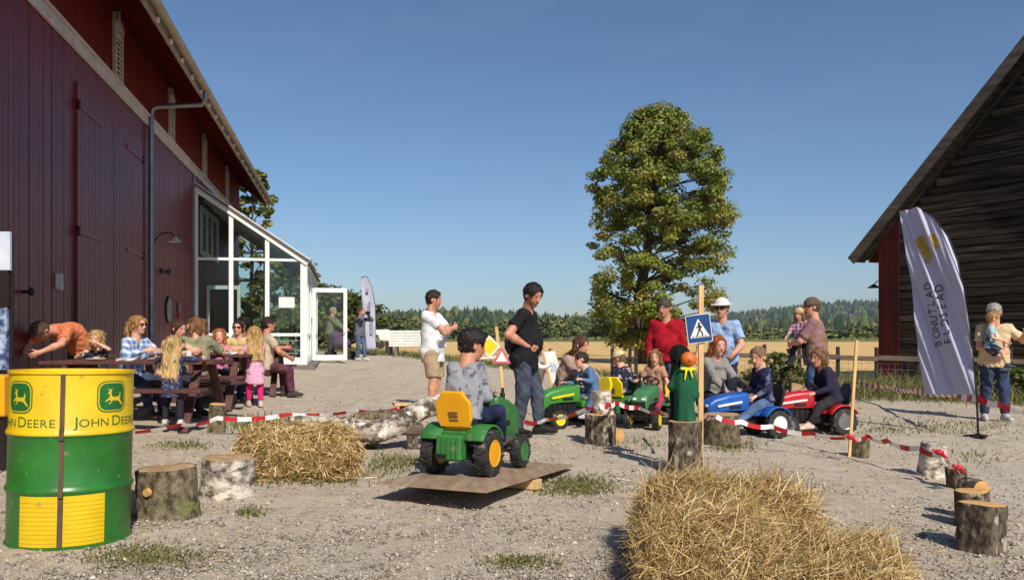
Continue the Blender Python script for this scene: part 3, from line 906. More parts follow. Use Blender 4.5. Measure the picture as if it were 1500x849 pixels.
# ================================================================== GROUND
def grid_axis(parts):
    out = []
    for a, b, n in parts:
        out.append(np.linspace(a, b, n, endpoint=False))
    return np.concatenate(out)
def geo(a, b, n):
    return np.geomspace(a, b, n)
_ys = np.concatenate([np.linspace(-25, 2.5, 24, endpoint=False), np.linspace(2.5, 14, 116, endpoint=False), np.linspace(14, 40, 66, endpoint=False), geo(40, 6000, 46)])
_xp = np.concatenate([np.linspace(0, 12, 100, endpoint=False), np.linspace(12, 40, 36, endpoint=False), geo(40, 5000, 30)])
_xs = np.concatenate([-_xp[:0:-1], _xp])
XX, YY = np.meshgrid(_xs, _ys)
ZZ = g(XX, YY)
micro = 0.006 * np.sin(XX * 3.1 + 1.3 * np.sin(YY * 2.3)) * np.sin(YY * 2.7 + np.sin(XX * 1.9)) + 0.004 * RNG.normal(size=XX.shape)
ZZ = ZZ - 0.004 + np.where((YY < 40) & (np.abs(XX) < 20), micro, 0)
nyy, nxx = XX.shape
idx = np.arange(nyy * nxx).reshape(nyy, nxx)
Q = np.stack([idx[:-1, :-1], idx[:-1, 1:], idx[1:, 1:], idx[1:, :-1]], -1).reshape(-1, 4)
gm = bpy.data.materials.new('gravel_and_field')
nt, bs, N, L = nodes(gm)
def nd(t, **k):
    n = N.new(t)
    for a, b in k.items():
        if a in n.inputs: n.inputs[a].default_value = b
        else: setattr(n, a, b)
    return n
def math_(op, a, b=None, clamp=False):
    n = N.new('ShaderNodeMath'); n.operation = op; n.use_clamp = clamp
    for i, v in enumerate((a, b)):
        if v is None: continue
        if hasattr(v, 'links'): L.new(v, n.inputs[i])
        else: n.inputs[i].default_value = v
    return n.outputs[0]
def noise_(scale, detail=5, rough=0.6, vec=None):
    n = N.new('ShaderNodeTexNoise'); n.inputs['Scale'].default_value = scale; n.inputs['Detail'].default_value = detail; n.inputs['Roughness'].default_value = rough
    L.new(vec if vec is not None else POS, n.inputs['Vector'])
    return n.outputs['Fac']
def ramp_(v, stops):
    r = N.new('ShaderNodeValToRGB')
    el = r.color_ramp.elements
    while len(el) < len(stops): el.new(0.5)
    for e, (p, c) in zip(el, stops):
        e.position = p; e.color = (*lin(c), 1)
    L.new(v, r.inputs[0]); return r.outputs[0]
def mix_(f, a, b):
    m = N.new('ShaderNodeMix'); m.data_type = 'RGBA'
    if hasattr(f, 'links'): L.new(f, m.inputs[0])
    else: m.inputs[0].default_value = f
    L.new(a, m.inputs[6]); L.new(b, m.inputs[7]); return m.outputs[2]
def step_(v, a, b):
    m = N.new('ShaderNodeMapRange'); m.interpolation_type = 'SMOOTHSTEP'
    m.inputs[1].default_value = a; m.inputs[2].default_value = b
    L.new(v, m.inputs[0]); return m.outputs[0]
geo_n = N.new('ShaderNodeNewGeometry'); POS = geo_n.outputs['Position']
sep = N.new('ShaderNodeSeparateXYZ'); L.new(POS, sep.inputs[0])
s_ = math_('ADD', math_('ADD', sep.outputs[1], math_('MULTIPLY', sep.outputs[0], 1.1)), -26.0)
s_n = math_('ADD', s_, math_('MULTIPLY', math_('ADD', noise_(0.6, 4), -0.5), 3.2))
fine = noise_(70, 6, 0.75); mid_ = noise_(9, 5); big = noise_(0.55, 4, 0.55)
grav = ramp_(fine, [(0.30, (128, 117, 103)), (0.5, (192, 178, 158)), (0.72, (228, 216, 198))])
dirt = ramp_(mid_, [(0.3, (182, 164, 142)), (0.7, (206, 189, 165))])
c1 = mix_(math_('MULTIPLY', step_(big, 0.42, 0.62), 0.65), grav, dirt)
dark = ramp_(noise_(3.2, 5), [(0.35, (144, 132, 118)), (0.65, (210, 195, 175))])
c1 = mix_(0.25, c1, dark)
mpt = N.new('ShaderNodeMapping'); mpt.inputs['Rotation'].default_value = (0, 0, 0.35); mpt.inputs['Scale'].default_value = (1.5, 0.13, 1); L.new(POS, mpt.inputs[0])
trk = step_(noise_(1.1, 5, 0.6, mpt.outputs[0]), 0.50, 0.66)
c1 = mix_(math_('MULTIPLY', trk, 0.25), c1, ramp_(fine, [(0.3, (138, 122, 102)), (0.7, (182, 164, 140))]))
grassc = ramp_(noise_(12, 5), [(0.3, (70, 76, 40)), (0.55, (104, 106, 58)), (0.75, (140, 130, 84))])
moss = math_('MULTIPLY', step_(noise_(0.9, 6, 0.65), 0.60, 0.72), 0.55)
c1 = mix_(moss, c1, grassc)
# stubble field: rows along the field
mp_ = N.new('ShaderNodeMapping'); mp_.inputs['Rotation'].default_value = (0, 0, 0.5); mp_.inputs['Scale'].default_value = (2.5, 0.02, 1)
L.new(POS, mp_.inputs[0])
stub = ramp_(noise_(1.0, 5, 0.7, mp_.outputs[0]), [(0.3, (190, 152, 96)), (0.5, (216, 178, 118)), (0.7, (230, 196, 136))])
mp2_ = N.new('ShaderNodeMapping'); mp2_.inputs['Scale'].default_value = (0.006, 0.03, 1); L.new(POS, mp2_.inputs[0])
stub = mix_(math_('MULTIPLY', step_(noise_(1.0, 3, 0.5, mp2_.outputs[0]), 0.56, 0.68), 0.6), stub, grassc)
fld = mix_(step_(s_n, 2.6, 4.4), grassc, stub)
fld = mix_(step_(sep.outputs[1], 165, 185), fld, ramp_(noise_(0.05, 4), [(0.3, (96, 104, 56)), (0.7, (136, 134, 76))]))
cfin = mix_(step_(s_n, -0.8, 0.9), c1, fld)
L.new(cfin, bs.inputs['Base Color'])
bs.inputs['Roughness'].default_value = 0.95; bs.inputs['Specular IOR Level'].default_value = 0.15
hgt = math_('ADD', math_('ADD', math_('MULTIPLY', fine, 0.012), math_('MULTIPLY', mid_, 0.03)), math_('MULTIPLY', trk, -0.02))
bp_ = N.new('ShaderNodeBump'); bp_.inputs['Strength'].default_value = 0.8; bp_.inputs['Distance'].default_value = 1.0
L.new(hgt, bp_.inputs['Height']); L.new(bp_.outputs[0], bs.inputs['Normal'])
ground = obj('ground', np_mesh('ground', np.stack([XX, YY, ZZ], -1).reshape(-1, 3), Q), gm)
tag(ground, kind='structure')

# ================================================================== HILLS AND FAR WOODS
def ridge(xs, pts):
    px, py = zip(*pts)
    return np.interp(xs, px, py)
def rot_z(n):
    return RNG.uniform(0, 2 * PI, n)
_ico = bmesh.new(); bmesh.ops.create_icosphere(_ico, subdivisions=1, radius=1.0)
ICO_V = np.array([v.co[:] for v in _ico.verts]); ICO_F = np.array([[v.index for v in f.verts] for f in _ico.faces]); _ico.free()
def blobs(pos, rad, jit=0.25, base=ICO_V, faces=ICO_F):
    """many uneven low solids in one array: pos (n,3), rad (n,3)"""
    n = len(pos); nv = len(base)
    a = rot_z(n); ca, sa = np.cos(a)[:, None], np.sin(a)[:, None]
    b = np.tile(base, (n, 1, 1)) * (1 + RNG.uniform(-jit, jit, (n, nv, 1)))
    bx = b[:, :, 0] * ca - b[:, :, 1] * sa; by = b[:, :, 0] * sa + b[:, :, 1] * ca
    b = np.stack([bx, by, b[:, :, 2]], -1) * rad[:, None, :] + pos[:, None, :]
    f = (faces[None] + (np.arange(n) * nv)[:, None, None]).reshape(-1, 3)
    return b.reshape(-1, 3), f
CONE_V = np.array([[math.cos(k * PI / 3), math.sin(k * PI / 3), -1] for k in range(6)] + [[0, 0, 1]] + [[0.62 * math.cos(k * PI / 3 + .4), 0.62 * math.sin(k * PI / 3 + .4), -0.1] for k in range(6)], float)
CONE_F = np.array([[k, (k + 1) % 6, 7 + k] for k in range(6)] + [[(k + 1) % 6, 7 + (k + 1) % 6, 7 + k] for k in range(6)] + [[7 + k, 7 + (k + 1) % 6, 6] for k in range(6)])

def hill(name, depth, prof, back, seed, base_y=497.0):
    """a long hill whose crest follows the photographed skyline at this depth"""
    pxs = np.linspace(-500, 2200, 160)
    top = ridge(pxs, prof)
    rows = 14
    V = []
    for r in range(rows):
        t = r / (rows - 1)
        d = depth + back * t
        k = math.sin(min(t * 1.15, 1) * PI / 2) ** 1.1 if t < 0.87 else math.sin(PI / 2)
        zc = CAMZ + (HY - top) / F * (depth + back)
        xw = (pxs - CX) / F * d
        n = 0.05 * np.sin(xw * 0.013 + r) * (zc) + 0.04 * np.sin(xw * 0.031 + 2 * r) * zc
        zz = -0.6 + (zc + 0.6) * k + n * (1 - abs(2 * t - 1)) if r < rows - 1 else zc
        V.append(np.stack([xw, np.full_like(xw, d), zz], -1))
    V = np.array(V)
    # the far side falls away
    last = V[-1].copy(); last[:, 1] += back; last[:, 2] = -2
    V = np.concatenate([V, last[None]])
    R_, Cn = V.shape[:2]
    id_ = np.arange(R_ * Cn).reshape(R_, Cn)
    q = np.stack([id_[:-1, :-1], id_[:-1, 1:], id_[1:, 1:], id_[1:, :-1]], -1).reshape(-1, 4)
    m = mat(name + '_cover', (72, 84, 54), 0.95, c2=(42, 54, 36), scale=0.012, spec=0.05)
    o = obj(name, np_mesh(name, V.reshape(-1, 3), q), m)
    tag(o, kind='structure')
    return V[:rows]
def on_hill(Vh, u, t):
    r = np.clip(t * (Vh.shape[0] - 1), 0, Vh.shape[0] - 1.001); c = np.clip(u * (Vh.shape[1] - 1), 0, Vh.shape[1] - 1.001)
    r0, c0 = r.astype(int), c.astype(int); fr, fc = (r - r0)[:, None], (c - c0)[:, None]
    return (Vh[r0, c0] * (1 - fr) + Vh[r0 + 1, c0] * fr) * (1 - fc) + (Vh[r0, c0 + 1] * (1 - fr) + Vh[r0 + 1, c0 + 1] * fr) * fc
hillA = hill('hill_near', 700, [(-500, 478), (300, 475), (560, 475), (620, 472), (700, 471), (760, 475), (850, 482), (1000, 488), (1060, 488), (1150, 487), (1220, 483), (1300, 481), (1500, 478), (2200, 470)], 500, 1)
hillB = hill('hill_far', 1500, [(-500, 474), (300, 471), (560, 470), (640, 469), (740, 471), (800, 476), (1000, 478), (1060, 471), (1120, 465), (1180, 459), (1230, 454), (1290, 452), (1400, 447), (1600, 443), (2200, 452)], 900, 2)
def far_wood(name, Vh, n, size, label, cols, tmin=0.0, u0=0.02, u1=0.98):
    u = RNG.uniform(u0, u1, n); t = RNG.uniform(tmin, 1.0, n)
    p = on_hill(Vh, u, t)
    clear = np.sin(p[:, 0] * 0.011 + 1.0) * np.sin(p[:, 1] * 0.017 + p[:, 0] * 0.004)
    keep = clear < 0.72
    p = p[keep]; n = len(p)
    hgt_ = RNG.uniform(0.7, 1.3, n) * size; w = hgt_ * RNG.uniform(0.42, 0.7, n)
    con = RNG.random(n) < 0.5
    p[:, 2] += hgt_ * 0.55
    rad = np.stack([w * 0.7, w * 0.7, hgt_ * 0.75], -1)
    v1, f1 = blobs(p[~con], rad[~con], 0.22)
    v2, f2 = blobs(p[con], rad[con] * np.array([0.75, 0.75, 1.2]), 0.1, CONE_V, CONE_F)
    me = np_mesh(name, np.concatenate([v1, v2]), np.concatenate([f1, f2 + len(v1)]), smooth=False)
    c = np.array([lin(x) for x in cols])
    c1_ = c[RNG.integers(0, len(c) - 1, (~con).sum())] * RNG.uniform(0.7, 1.25, ((~con).sum(), 1))
    c2_ = np.tile(c[-1], (con.sum(), 1)) * RNG.uniform(0.7, 1.3, (con.sum(), 1))
    set_col(me, np.concatenate([np.repeat(c1_, len(ICO_V), 0), np.repeat(c2_, len(CONE_V), 0)]))
    return tag(obj(name, me, M['farleaf']), label, 'woods', kind='stuff')
far_wood('far_woods', hillB, 9000, 15, 'mixed woods covering the distant hill under the skyline', [(74, 90, 52), (92, 100, 58), (60, 78, 50), (40, 58, 42)])
far_wood('near_hill_woods', hillA, 5200, 11, 'mixed woods on the lower hill behind the fields', [(80, 94, 52), (104, 108, 60), (66, 82, 48), (42, 58, 40)])
# far houses on the hillsides
hwall = [mat('far_house_white', (226, 222, 214), 0.7), mat('far_house_cream', (206, 192, 168), 0.7), mat('far_house_red', (140, 70, 58), 0.7)]
hroof = [mat('far_roof_grey', (104, 100, 98), 0.8), mat('far_roof_brown', (120, 84, 70), 0.8)]
hwin = mat('far_window', (60, 66, 74), 0.3)
def far_house(px, py, depth, w, wi, k, label):
    p = W(px, py, depth)
    r = thing('house', label, 'house', p, RNG.uniform(-0.5, 0.5), 'houses scattered over the far hillside')
    d, hh_ = w * 0.7, w * 0.42
    mb = MB(); mb.bb(-w / 2, w / 2, -d / 2, d / 2, -6, hh_)
    mb.prism([(-d / 2, hh_), (d / 2, hh_), (0, hh_ + d * 0.35)], w * 0.98, Matrix(((0, 0, 1, -w * 0.49), (1, 0, 0, 0), (0, 1, 0, 0), (0, 0, 0, 1))))
    mb.build('wall', hwall[wi], r)
    mb = MB()
    for s in (-1, 1):
        mb.beam((0, s * d * 0.62, hh_ - 0.1 * d), (0, 0, hh_ + d * 0.37), w * 1.08, 0.35)
    mb.build('roof', hroof[k], r)
    for q in range(3):
        MB().bb(-w * 0.4 + q * w * 0.3, -w * 0.22 + q * w * 0.3, -d / 2 - 0.12, -d / 2 - 0.02, hh_ * 0.3, hh_ * 0.75).build('window', hwin, r)
_hl = ['white house with a grey roof on the wooded far hill', 'cream house with a brown roof on the wooded far hill', 'red house with a grey roof on the wooded far hill',
       'white house with a brown roof on the wooded far hill', 'cream house with a grey roof on the wooded far hill', 'red house with a brown roof on the wooded far hill']
def hlab(wi, k, right):
    t = {(0, 0): _hl[0], (1, 1): _hl[1], (2, 0): _hl[2], (0, 1): _hl[3], (1, 0): _hl[4], (2, 1): _hl[5]}[(wi, k)]
    return t.replace('on the wooded far hill', 'on the far wooded hillside beyond the rail fence' if right else 'on the low wooded hill beyond the white bench')
_hs = [(1083, 474), (1096, 469), (1106, 472), (1118, 468), (1127, 473), (1139, 470), (1146, 475), (1160, 471), (1234, 465), (1243, 468), (1257, 464), (1090, 478), (1112, 477), (1133, 478), (1262, 470), (1222, 470),
       (640, 468), (652, 471), (664, 467), (676, 470), (690, 468), (703, 470), (712, 474), (628, 472), (722, 476)]
for i, (a, b) in enumerate(_hs):
    wi, k = (0, 1, 0, 0, 2)[i % 5], (i // 2) % 2
    # sit each house on the hill surface: depth where the ray meets the slope of the nearer hill
    pxs = np.linspace(-500, 2200, 160)
    best = None
    for t in np.linspace(0.05, 0.98, 40):
        p = on_hill(hillB if a > 1000 else hillA, np.array([(a + 500) / 2700]), np.array([t]))[0]
        yy = HY - (p[2] - CAMZ) / p[1] * F
        if best is None or abs(yy - b) < best[0]: best = (abs(yy - b), p[1], yy)
    far_house(a, best[2] - 2.0, best[1], (13 if a > 1000 else 8) * RNG.uniform(0.8, 1.3) * best[1] / 1700 * (1.0 if a > 1000 else 1.9), wi, k, hlab(wi, k, a > 1000))
# long low institution on the left skyline
r = thing('long_building', 'long low pale building on the skyline beyond the fields', 'building', W(690, 463.4, 1190))
mb = MB(); mb.bb(-34, 34, -6, 6, -12, 3.2); mb.build('wall', hwall[0], r)
MB().bb(-35, 35, -7, 7, 3.2, 4.4).build('roof', hroof[0], r)
for q in range(14):
    MB().bb(-31 + q * 4.6, -28.6 + q * 4.6, -6.1, -6.02, 0.2, 2.2).build('window', hwin, r)

# leafy crowns made of leaf cards ------------------------------------------------------------
def leaf_cards(cent, rad, per, size, cols, droop=0.35, seed=0, shell=0.45):
    """leaves on and in clumps; returns verts, faces, colours"""
    n = len(cent)
    ci = np.repeat(np.arange(n), per)
    m = len(ci)
    d = RNG.normal(size=(m, 3)); d /= np.linalg.norm(d, axis=1)[:, None]
    rr = (shell + (1 - shell) * RNG.random(m) ** 0.6)[:, None]
    c = cent[ci] + d * rr * rad[ci]
    nn = d * 0.7 + np.array([0, 0, 0.75]) + RNG.normal(size=(m, 3)) * 0.5
    nn /= np.linalg.norm(nn, axis=1)[:, None]
    u = np.cross(nn, RNG.normal(size=(m, 3))); u /= np.linalg.norm(u, axis=1)[:, None]
    v = np.cross(nn, u)
    s = (size * RNG.uniform(0.6, 1.3, m))[:, None]
    # a five-point leaf outline folded along its mid-rib
    P = [c - u * s * 0.5, c + v * s * 0.46 - nn * s * droop * 0.3, c + u * s * 0.62, c - v * s * 0.46 - nn * s * droop * 0.3]
    V = np.stack(P, 1).reshape(-1, 3)
    b = (np.arange(m) * 4)[:, None]
    Fq = np.concatenate([b + np.array([[0, 1, 2]]), b + np.array([[0, 2, 3]])])
    pal = np.array([lin(x) for x in cols])
    tint = pal[RNG.integers(0, len(pal), n)] * RNG.uniform(0.8, 1.2, (n, 1))
    cc = tint[ci] * RNG.uniform(0.75, 1.3, (m, 1)) * 0.7 + pal[RNG.integers(0, len(pal), m)] * 0.3
    return V, Fq, np.repeat(cc, 4, 0)

def leafy(name, parent, cent, rad, per, size, cols, m=None, **k):
    V, Fq, cc = leaf_cards(np.asarray(cent), np.asarray(rad), per, size, cols, **k)
    me = np_mesh(name, V, Fq, smooth=False)
    set_col(me, cc)
    return obj(name, me, m or M['leaf'], parent)

# near edge of the wood across the field: trunks and crowns at true size, one mass
def field_wood():
    cent, rad, V, Fc, tk = [], [], [], [], MB()
    top = [(-200, 455), (520, 459), (560, 458), (600, 461), (640, 466), (700, 468), (760, 466), (800, 461), (830, 456), (860, 455), (900, 456), (960, 462), (1000, 466), (1060, 474), (1100, 477), (1150, 478), (1220, 474), (1290, 470), (1500, 466), (2000, 462)]
    px = -120.0
    while px < 1750:
        dense = 780 < px < 1000 or px < 620
        d = RNG.uniform(225, 265) if dense else RNG.uniform(255, 330)
        ty = ridge(np.array([px]), top)[0] + RNG.uniform(0, 11)
        p = GD(px, d)
        tall = (HY - ty) / F * d + CAMZ - p.z
        w = RNG.uniform(2.0, 5.0)
        nl = 9
        con = RNG.random() < 0.3
        for q in range(nl):
            t = 0.22 + 0.78 * q / (nl - 1)
            ww = w * ((1.05 - t) * 0.9 if con else (0.55 + 0.6 * math.sin(t * PI * 0.9)) * 0.75)
            cent.append((p.x + RNG.normal() * w * 0.42 * (0.3 if con else 1), p.y + RNG.normal() * w * 0.3, p.z + t * tall * 0.9))
            rr2 = RNG.uniform(0.55, 1.0); rad.append((max(ww * rr2, 0.4), max(ww * rr2, 0.4), tall * (0.1 if con else 0.14) * rr2))
        tk.tube([(p.x, p.y, p.z - 0.3), (p.x + RNG.normal() * .2, p.y, p.z + tall * 0.6)], [0.22, 0.1], 5)
        px += RNG.uniform(5, 14) * (250 / d)
    cent = np.array(cent); rad = np.array(rad)
    keep = np.ones(len(cent), bool)
    V, Fq, cc = leaf_cards(cent[keep], rad[keep], 46, 0.75, [(98, 112, 62), (124, 128, 74), (84, 100, 58), (150, 146, 90), (68, 86, 54)], shell=0.3)
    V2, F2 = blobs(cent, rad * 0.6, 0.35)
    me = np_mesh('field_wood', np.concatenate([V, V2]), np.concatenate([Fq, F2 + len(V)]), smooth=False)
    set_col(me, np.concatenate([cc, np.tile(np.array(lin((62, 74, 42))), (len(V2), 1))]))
    o = tag(obj('field_wood', me, M['farleaf']), 'long belt of mixed trees along the far side of the stubble field', 'woods', kind='stuff')
    tk.build('trunks', M['trunk'], o)['kind'] = 'stuff'
field_wood()
# ================================================================== RED BARN
BTH = math.atan2(0.2027, 0.9792)
BO = Vector((-3.96, 0, 0))
def B(v, u, z):
    d = Vector((-0.2027, 0.9792, 0)); n = Vector((0.9792, 0.2027, 0))
    return BO + d * u + n * v + Vector((0, 0, z))
barn = thing('red_barn', 'long dark red boarded barn with white trim, slatted vents and tiled roof', 'barn', BO, BTH)
U0, U1 = 2.0, 29.7
EV, EZ, SL = 1.05, 6.0, math.tan(math.radians(37))
def roofz(v): return EZ + (EV - v) * SL
mb = MB(); mb.bb(-12, -0.03, U0, U1, -0.4, roofz(0) - 0.14)
RV = -6.0
mb.prism([(-12, roofz(0) - 0.14), (-0.03, roofz(0) - 0.14), (RV, roofz(RV) - 0.2)], U1 - U0, Matrix(((1, 0, 0, 0), (0, 0, 1, U0), (0, 1, 0, 0), (0, 0, 0, 1))))
mb.build('wall', M['redtop'], barn)
# vertical boards, each its own piece
PB = 0.155
def board_mesh(w, hgt, t, m, name='board'):
    return MB().bb(0, t, -w / 2, w / 2, 0, hgt).mesh(name, m, bevel=0.006)
lowb = [board_mesh(PB - 0.007, 5.42, 0.022, M['red']) for _ in range(2)]
upb = board_mesh(PB - 0.007, roofz(0) - 0.02 - 5.36, 0.022, M['redtop'])
VENTS = [13.86, 18.08, 22.27, 26.45]
u = 7.2
i = 0
while u < U1 - 0.05:
    if not (11.74 < u < 15.5):
        o = obj('board', lowb[i % 2], None, barn, (RNG.uniform(-0.004, 0.004), u, -0.22))
    else:
        o = obj('board', MB().bb(0, .022, -PB / 2 + .0035, PB / 2 - .0035, 0, 0.42).mesh('board', M['red'], bevel=0.006) if i < 0 else bpy.data.meshes.get('board_short') or MB().bb(0, .022, -PB / 2 + .0035, PB / 2 - .0035, 0, 0.42).mesh('board_short', M['red'], bevel=0.006), None, barn, (0, u, 4.78))
    if u < 24:
        obj('board', upb, None, barn, (RNG.uniform(-0.004, 0.004), u + 0.02, 5.36))
    u += PB; i += 1
mb = MB()
while u - PB < U1 + 9 and False: pass
uu = 24.1
while uu < U1:
    mb.bb(0, 0.022, uu - PB / 2 + .003, uu + PB / 2 - .003, 5.36, roofz(0) - 0.02); uu += PB
mb.build('cladding', M['redtop'], barn)['kind'] = 'stuff'
# white trim board with a drip lip
MB().bb(0.03, 0.075, U0, U1 + 0.05, 5.19, 5.36).build('trim_board', M['trim'], barn, bevel=0.006)
MB().bb(0.03, 0.12, U0, U1 + 0.05, 5.362, 5.40).build('drip_lip', M['trim'], barn, bevel=0.005)
# pair of big barn doors
for k, (a, b) in enumerate(((11.74, 13.55), (13.58, 15.48))):
    dr = MB().bb(0.0, 0.045, a, b, 0.05, 4.74).build('door', M['red'], barn, bevel=0.004)
    n = int((b - a) / PB); w = (b - a) / n
    pm = board_mesh(w - 0.007, 4.66, 0.02, M['red'], 'plank')
    for q in range(n):
        obj('plank', pm, None, dr, (0.046, a + (q + 0.5) * w, 0.08))
    hs_ = a if k == 0 else b
    sg = 1 if k == 0 else -1
    for zz in (0.75, 2.6, 4.42):
        e0, e1 = sorted((hs_, hs_ + sg * 1.15))
        MB().bb(0.066, 0.084, e0, e1, zz - 0.035, zz + 0.035).build('strap_hinge', M['red'], dr, bevel=0.004)
        MB().lathe([(0.026, -0.07), (0.026, 0.07)], 10, (0.08, hs_, zz)).build('hinge_pin', M['iron'], dr)
# slatted vents
for vi, uv in enumerate(VENTS):
    vt = MB()
    for s in (-1, 1):
        vt.bb(0.024, 0.085, uv + s * 0.2 - 0.035, uv + s * 0.2 + 0.035, 5.405, 6.30)
    vt.bb(0.024, 0.085, uv - 0.165, uv + 0.165, 5.405, 5.47)
    vt.bb(0.024, 0.085, uv - 0.165, uv + 0.165, 6.16, 6.23)
    vo = vt.build('vent', M['trim'], barn, bevel=0.005)
    for q in range(8):
        mb = MB(); mb.box((0.05, uv, 5.53 + q * 0.08), (0.075, 0.33, 0.014), Matrix.Rotation(0.75, 3, 'Y')); mb.build('slat', M['trim'], vo)
    MB().bb(0.02, 0.03, uv - 0.165, uv + 0.165, 5.47, 6.16).build('backing', M['iron'], vo)
    mb = MB()
    mb.prism([(-0.27, 0), (0.27, 0), (0.25, 0.05), (0.05, 0.13), (0.018, 0.30), (-0.018, 0.30), (-0.05, 0.13), (-0.25, 0.05)], 0.06, Matrix(((0, 0, 1, 0.026), (1, 0, 0, uv), (0, 1, 0, 6.302), (0, 0, 0, 1))))
    for s in (-1, 1):
        mb.prism([(-0.03, 0), (0.03, 0), (0.0, 0.16)], 0.05, Matrix(((0, 0, 1, 0.03), (1, 0, 0, uv + s * 0.235), (0, 1, 0, 6.35), (0, 0, 0, 1))))
    mb.build('crest', M['trim'], vo)
# roof
def slope_box(mb, v0, v1, u0, u1, t, off):
    a = math.atan(SL); L_ = (v0 - v1) / math.cos(a)
    mb.box(((v0 + v1) / 2, (u0 + u1) / 2, roofz((v0 + v1) / 2) + off), (L_, u1 - u0, t), Matrix.Rotation(a, 3, 'Y'))
mb = MB(); slope_box(mb, EV, RV, U0 - .5, U1 + 0.75, 0.05, 0.02)
mb.box(((RV + (-13.1)) / 2, (U0 - .5 + U1 + 0.75) / 2, roofz((RV - 0.0 + EV) / 2) + 0.02), ((7.1) / math.cos(math.atan(SL)), U1 + 1.25 - U0, 0.05), Matrix.Rotation(-math.atan(SL), 3, 'Y'))
roof = mb.build('roof', M['tile'], barn)
tm = MB(); tm.tube([(0.42, 0, -0.02), (0.0, 0, 0.0)], [0.075, 0.085], 8)
tme = tm.mesh('tile', M['tile'], smooth=True)
for q in range(0, 118):
    u = 2.4 + q * 0.24
    if u > U1 + 0.7: break
    a = math.atan(SL)
    o = obj('tile', tme, None, roof, (EV - 0.34, u, roofz(EV - 0.34) + 0.06), (0, a, 0))
# soffit boards on the underside and rafters
mb = MB(); slope_box(mb, EV - 0.06, -0.3, U0, U1 + 0.7, 0.03, -0.045); mb.build('soffit', M['redtop'], barn)
u = 3.0
rm = MB(); a = math.atan(SL); rm.box((0, 0, 0), (1.02 / math.cos(a), 0.09, 0.13), Matrix.Rotation(a, 3, 'Y'))
rme = rm.mesh('rafter', M['redtop'], bevel=0.004)
br = MB(); br.bb(-0.012, 0.03, -0.03, 0.03, -0.05, 0.02); brm = br.mesh('bracket', M['white'])
while u < U1:
    r_ = obj('rafter', rme, None, barn, (0.5, u, roofz(0.5) - 0.13))
    obj('bracket', brm, None, r_, (0.545, 0, -0.37))
    u += 0.92
MB().bb(EV - 0.05, EV - 0.02, U0, U1 + 0.7, EZ - 0.16, EZ + 0.02).build('fascia', M['beige'], barn)
# half-round gutter
mb = MB(); ring = []
n = 8
for u in (U0, U1 + 0.72):
    for r0 in (0.075, 0.068):
        ring.append([(EV + 0.075 + r0 * math.cos(PI + PI * k / n), u, EZ - 0.0 + r0 * math.sin(PI + PI * k / n)) for k in range(n + 1)])
V_ = [p for q in ring for p in q]; m_ = n + 1; Fc_ = []
for k in range(n):
    Fc_ += [(k, k + 1, 2 * m_ + k + 1, 2 * m_ + k), (m_ + k, 3 * m_ + k, 3 * m_ + k + 1, m_ + k + 1)]
    Fc_ += [(k, m_ + k, m_ + k + 1, k + 1), (2 * m_ + k, 2 * m_ + k + 1, 3 * m_ + k + 1, 3 * m_ + k)]
Fc_ += [(0, 2 * m_, 3 * m_, m_), (n, m_ + n, 3 * m_ + n, 2 * m_ + n)]
mb.add(V_, Fc_); gut = mb.build('gutter', M['beige'], barn, smooth=True)
# downspout
UD = 15.95
mb = MB(); mb.tube([(EV + 0.07, UD, EZ - 0.05), (EV + 0.07, UD, EZ - 0.2), (EV + 0.0, UD, EZ - 0.33), (0.22, UD, EZ - 0.42), (0.13, UD, EZ - 0.47), (0.11, UD, EZ - 0.6), (0.11, UD, 0.35), (0.2, UD, 0.22)], 0.05, 12)
ds = mb.build('downspout', M['zinc'], barn, smooth=True)
for zz in (1.2, 2.6, 4.0, 5.1):
    MB().lathe([(0.058, -0.02), (0.058, 0.02)], 12, (0.11, UD, zz)).build('clamp', M['zinc'], ds)
MB().bb(-0.005, 0.06, 20.72, 20.88, 0.1, 5.18).build('corner_board', M['zinc'], barn, bevel=0.004)
# things fixed to the wall
def bthing(name, label, cat, v, u, z):
    return thing(name, label, cat, B(v, u, z), BTH)
r = bthing('wall_lamp', 'black barn lamp with a pale shade on a curved arm on the red wall', 'lamp', 0.025, 16.6, 3.0)
mb = MB(); mb.tube([(0, 0, 0), (0.12, 0.0, 0.16), (0.3, 0, 0.2), (0.4, 0, 0.1)], 0.014, 8); mb.build('arm', M['iron'], r, smooth=True)
mb = MB(); mb.lathe([(0.03, 0.09), (0.05, 0.05), (0.13, -0.01), (0.135, -0.02), (0.115, -0.01), (0.04, 0.03)], 18, (0.4, 0, 0.02)); mb.build('shade', M['trim'], r, smooth=True)
mb = MB(); mb.lathe([(0.0, -0.02), (0.05, -0.02), (0.05, 0.0), (0, 0)], 14, (0, 0, 0), 'x'); mb.build('wall_plate', M['iron'], r)
r = bthing('spot_lamp', 'small two-part spot lamp under the barn lamp on the red wall', 'lamp', 0.025, 17.2, 2.45)
MB().lathe([(0.0, 0), (0.055, 0), (0.055, 0.04), (0.0, 0.04)], 14, (0, 0, 0), 'x').build('base', M['iron'], r)
mb = MB(); mb.lathe([(0.02, 0), (0.06, 0.06), (0.065, 0.16), (0.055, 0.165), (0.0, 0.15)], 14, (0.06, 0.03, -0.02), 'x'); mb.build('head', M['zinc'], r, smooth=True)
r = bthing('wall_disc', 'pale round disc hung flat on the red wall beside the glass annex', 'sign', 0.03, 17.9, 1.65)
MB().lathe([(0.0, 0), (0.26, 0), (0.28, 0.015), (0.26, 0.03), (0.0, 0.045)], 28, (0, 0, 0), 'x').build('disc', M['zinc'], r, smooth=True)
MB().lathe([(0.275, -0.006), (0.3, -0.006), (0.3, 0.03), (0.275, 0.03)], 28, (0, 0, 0), 'x', close=True).build('rim', M['iron'], r)
